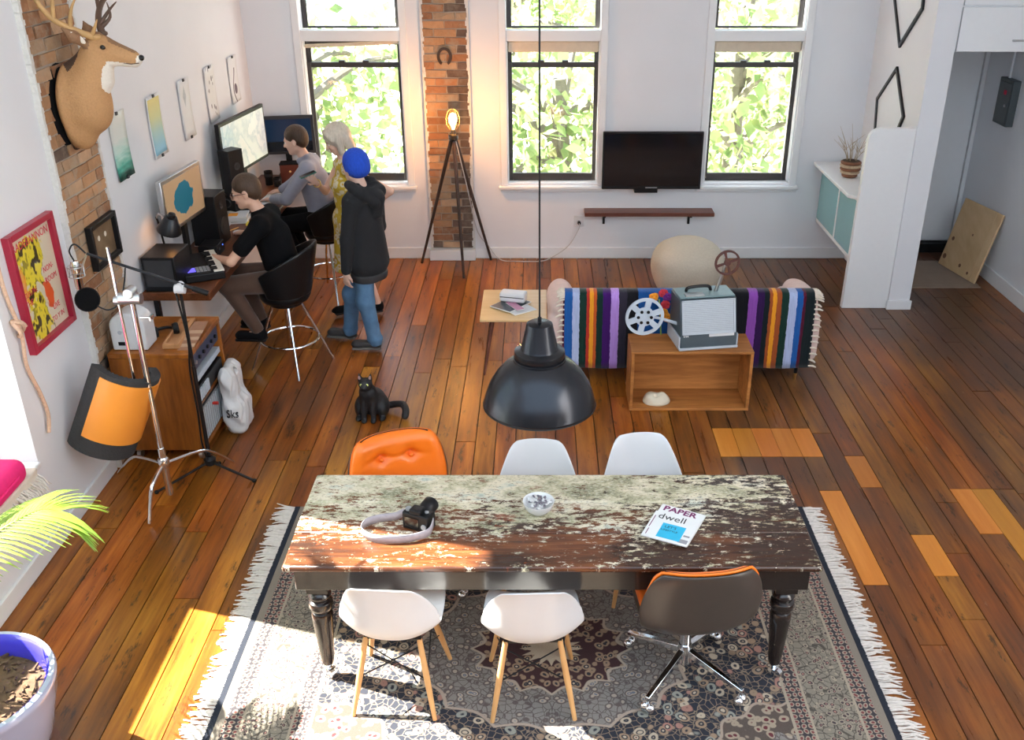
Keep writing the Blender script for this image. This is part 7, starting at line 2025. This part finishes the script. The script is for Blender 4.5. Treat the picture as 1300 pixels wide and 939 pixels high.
J = dict(pelvis=V3(-2.02, 8.86, 0.80), chest=V3(-2.10, 8.85, 1.14), neck=V3(-2.16, 8.84, 1.36), head=V3(-2.205, 8.83, 1.47),
         shL=V3(-2.11, 8.66, 1.275), shR=V3(-2.14, 9.03, 1.275), elL=V3(-2.31, 8.60, 1.03), wrL=V3(-2.50, 8.80, DZ + 0.05), elR=V3(-2.34, 9.14, 1.05), wrR=V3(-2.49, 9.10, DZ + 0.05),
         hipL=V3(-2.05, 8.77, 0.775), hipR=V3(-2.05, 8.95, 0.775), knL=V3(-2.42, 8.72, 0.75), knR=V3(-2.42, 9.02, 0.75), anL=V3(-2.24, 8.76, 0.335), anR=V3(-2.26, 8.98, 0.335),
         toeL=V3(-2.41, 8.76, 0.30), toeR=V3(-2.43, 9.0, 0.30), dL=(-0.85, 0.5, -0.12), dR=(-0.95, 0.2, -0.12))
seated('seated man in a grey-blue long-sleeved shirt at the far end of the desk', J, (-0.97, 0.10, -0.20), (-0.2, 0, 1), 'shirt_blue', 'long', 'black_cloth', 'hair_brown', False, 'skin_pale')

# ------------------------------------------------------------------ black cat
ct_ = thing('cat', 'black cat sitting on the floor facing the camera, tail out to its side', 'cat', (-1.26, 6.33, 0))
q0 = V3(-1.265, 6.36, 0)
K = lambda x, y, z: q0 + V3(x, y, z)
cp = [ell(K(0.015, 0.06, 0.105), (0.095, 0.115, 0.10), 0, 0.03), cap(K(0.01, 0.03, 0.13), K(0, -0.035, 0.225), 0.085, 0.062, 0, 0.05), cap(K(0, -0.035, 0.225), K(-0.005, -0.05, 0.285), 0.055, 0.045, 0, 0.03),
      ell(K(-0.008, -0.065, 0.315), (0.050, 0.052, 0.044), 0, 0.02), ell(K(-0.010, -0.105, 0.300), (0.026, 0.024, 0.019), 0, 0.015), ell(K(-0.010, -0.112, 0.285), (0.016, 0.014, 0.010), 0, 0.01),
      cap(K(-0.044, -0.055, 0.345), K(-0.052, -0.052, 0.392), 0.019, 0.003, 0, 0.012), cap(K(0.026, -0.055, 0.345), K(0.036, -0.052, 0.392), 0.019, 0.003, 0, 0.012)]
for s_ in (-1, 1):
    cp += [cap(K(0.032 * s_, -0.05, 0.19), K(0.034 * s_, -0.075, 0.035), 0.030, 0.019, 0, 0.015), ell(K(0.034 * s_, -0.09, 0.016), (0.021, 0.032, 0.016), 0, 0.012),
           ell(K(0.085 * s_ + 0.01, 0.03, 0.075), (0.045, 0.085, 0.075), 0, 0.025), ell(K(0.088 * s_ + 0.008, -0.045, 0.018), (0.024, 0.045, 0.018), 0, 0.015)]
tl2 = bez([K(0.09, 0.10, 0.04), K(0.16, 0.10, 0.055), K(0.235, 0.06, 0.075), K(0.265, 0.0, 0.06), K(0.262, -0.045, 0.03)], 4)
for a, b in zip(tl2[:-1], tl2[1:]): cp.append(cap(a, b, 0.024, None, 0, 0.01))
blob('body', cp, 'cat_black', ct_, 0.0065)
for s_ in (-1, 1):
    e = MB().sph(K(-0.009 + 0.021 * s_, -0.107, 0.322), (0.0115, 0.007, 0.0105), 12).build('eye', 'cat_eye', ct_, world=True)
    MB().sph(K(-0.009 + 0.021 * s_, -0.1135, 0.322), (0.003, 0.002, 0.007), 8).build('pupil', 'eye_dark', e, world=True)
    MB().sph((0, 0, 0), (0.010, 0.004, 0.018), 10, 0, Matrix.Translation(K(-0.008 + 0.038 * s_, -0.071, 0.362)) @ Matrix.Rotation(R(12 * s_), 4, 'Y')).build('inner_ear', 'cat_ear', ct_, world=True)
MB().sph(K(-0.010, -0.128, 0.304), (0.006, 0.004, 0.005), 8).build('nose', 'dark_grey', ct_, world=True)

# ------------------------------------------------------------------ mounted deer head
dr_ = thing('deer_head', 'mounted deer head with branching antlers on the left brick pier', 'deer head', (-2.86, 5.95, 2.4))
D = lambda x, y, z: V3(x, 5.95 + y, z)
# neck and shoulders (0 coat, 1 dark back, 2 white, 3 dark face)
dp = [ell(D(-2.82, 0, 2.38), (0.050, 0.165, 0.225), 0, 0.05), ell(D(-2.75, 0, 2.40), (0.12, 0.14, 0.16), 0, 0.06), ell(D(-2.70, 0, 2.36), (0.11, 0.12, 0.15), 0, 0.06), cap(D(-2.72, 0, 2.46), D(-2.635, 0, 2.63), 0.115, 0.085, 0, 0.06), cap(D(-2.60, 0, 2.52), D(-2.60, 0, 2.60), 0.055, 0.06, 2, 0.05),
      cap(D(-2.77, 0, 2.58), D(-2.66, 0, 2.66), 0.05, 0.05, 1, 0.05), ell(D(-2.79, 0, 2.22), (0.08, 0.09, 0.11), 0, 0.06), cap(D(-2.83, 0, 2.24), D(-2.855, 0, 2.12), 0.05, 0.018, 1, 0.03),
      ell(D(-2.60, 0, 2.70), (0.092, 0.070, 0.078), 0, 0.03), cap(D(-2.56, 0, 2.69), D(-2.40, 0, 2.645), 0.062, 0.036, 0, 0.03), cap(D(-2.60, 0, 2.755), D(-2.40, 0, 2.672), 0.032, 0.018, 3, 0.025),
      cap(D(-2.56, 0, 2.645), D(-2.40, 0, 2.622), 0.040, 0.026, 2, 0.03), ell(D(-2.385, 0, 2.640), (0.032, 0.030, 0.028), 2, 0.015), ell(D(-2.600, 0, 2.775), (0.03, 0.05, 0.018), 3, 0.02)]
for s_ in (-1, 1):
    dp += [ell(D(-2.545, 0.056 * s_, 2.722), (0.030, 0.018, 0.020), 0, 0.015), ell(D(-2.55, 0.070 * s_, 2.715), (0.018, 0.010, 0.013), k=0.01, sub=True)]
    e0, e1 = D(-2.645, 0.06 * s_, 2.73), D(-2.725, 0.15 * s_, 2.835)
    dp += [cap(e0, (e0 + e1) / 2, 0.020, 0.036, 3, 0.02), cap((e0 + e1) / 2, e1, 0.036, 0.006, 3, 0.015)]
blob('head_and_neck', dp, ['deer_coat', 'deer_dark', 'deer_white', 'deer_face'], dr_, 0.008)
for s_ in (-1, 1):
    MB().sph(D(-2.545, 0.066 * s_, 2.716), (0.017, 0.011, 0.014), 14).build('eye', 'eye_dark', dr_, world=True)
    e0, e1 = D(-2.645, 0.06 * s_, 2.73), D(-2.725, 0.15 * s_, 2.835)
    mid = e0.lerp(e1, 0.5)
    MB().sph((0, 0, 0), (0.052, 0.010, 0.022), 14, 0, basis(mid + V3(0.026, -0.006 if s_ < 0 else 0.0, -0.008), (e1 - e0).normalized(), V3(0.75, 0.3 * s_, -0.5).normalized(), (e1 - e0).normalized().cross(V3(0.75, 0.3 * s_, -0.5).normalized()))).build('inner_ear', 'deer_white', dr_, world=True)
MB().sph(D(-2.358, 0, 2.648), (0.018, 0.024, 0.018), 14).build('nose', 'black_gloss', dr_, world=True)
MB().tube([D(-2.365, -0.028, 2.622), D(-2.41, -0.036, 2.618), D(-2.45, -0.040, 2.624)], [0.003, 0.0035, 0.002], 6).build('mouth_line', 'deer_dark', dr_, world=True)
for s_, mt in ((-1, 'antler'), (1, 'antler_dark')):
    def Q(x, y, z): return D(x, y * s_, z)
    m = MB()
    if s_ < 0:
        beam = bez([Q(-2.585, 0.035, 2.765), Q(-2.66, 0.085, 2.805), Q(-2.76, 0.15, 2.88), Q(-2.83, 0.17, 3.00), Q(-2.84, 0.14, 3.16), Q(-2.76, 0.08, 3.28)], 6)
        tines = [((8, ), Q(-2.66, 0.12, 2.93), Q(-2.60, 0.11, 3.03)), ((12,), Q(-2.72, 0.16, 3.05), Q(-2.66, 0.14, 3.18)), ((17,), Q(-2.85, 0.20, 3.10), Q(-2.86, 0.20, 3.22)), ((2,), Q(-2.57, 0.06, 2.83), Q(-2.55, 0.06, 2.87))]
    else:
        beam = bez([Q(-2.575, 0.035, 2.775), Q(-2.61, 0.10, 2.85), Q(-2.62, 0.20, 2.93), Q(-2.56, 0.28, 3.02), Q(-2.46, 0.30, 3.14), Q(-2.38, 0.26, 3.24)], 6)
        tines = [((10,), Q(-2.66, 0.23, 3.00), Q(-2.70, 0.24, 3.12)), ((15,), Q(-2.55, 0.30, 3.12), Q(-2.56, 0.32, 3.24)), ((20,), Q(-2.44, 0.32, 3.22), Q(-2.45, 0.33, 3.32)), ((3,), Q(-2.53, 0.08, 2.87), Q(-2.535, 0.08, 2.95)), ((4,), Q(-2.545, 0.11, 2.90), Q(-2.49, 0.11, 2.95))]
    n_ = len(beam)
    m.tube(beam, [0.022 - 0.015 * i / n_ for i in range(n_)], 9)
    m.lathe([(0.018, -0.01), (0.030, 0.0), (0.030, 0.012), (0.02, 0.02)], tuple(beam[0]), 14)
    for (i,), a, b in tines:
        m.tube(bez([beam[i], a, b], 5), [0.015 - 0.0125 * j / 10 for j in range(11)], 7)
    m.build('antler', mt, dr_, world=True, angle=60)
MB().sph((-2.873, 5.95, 2.365), (0.018, 0.175, 0.255), 24).build('backboard', 'black_cloth', dr_, world=True)
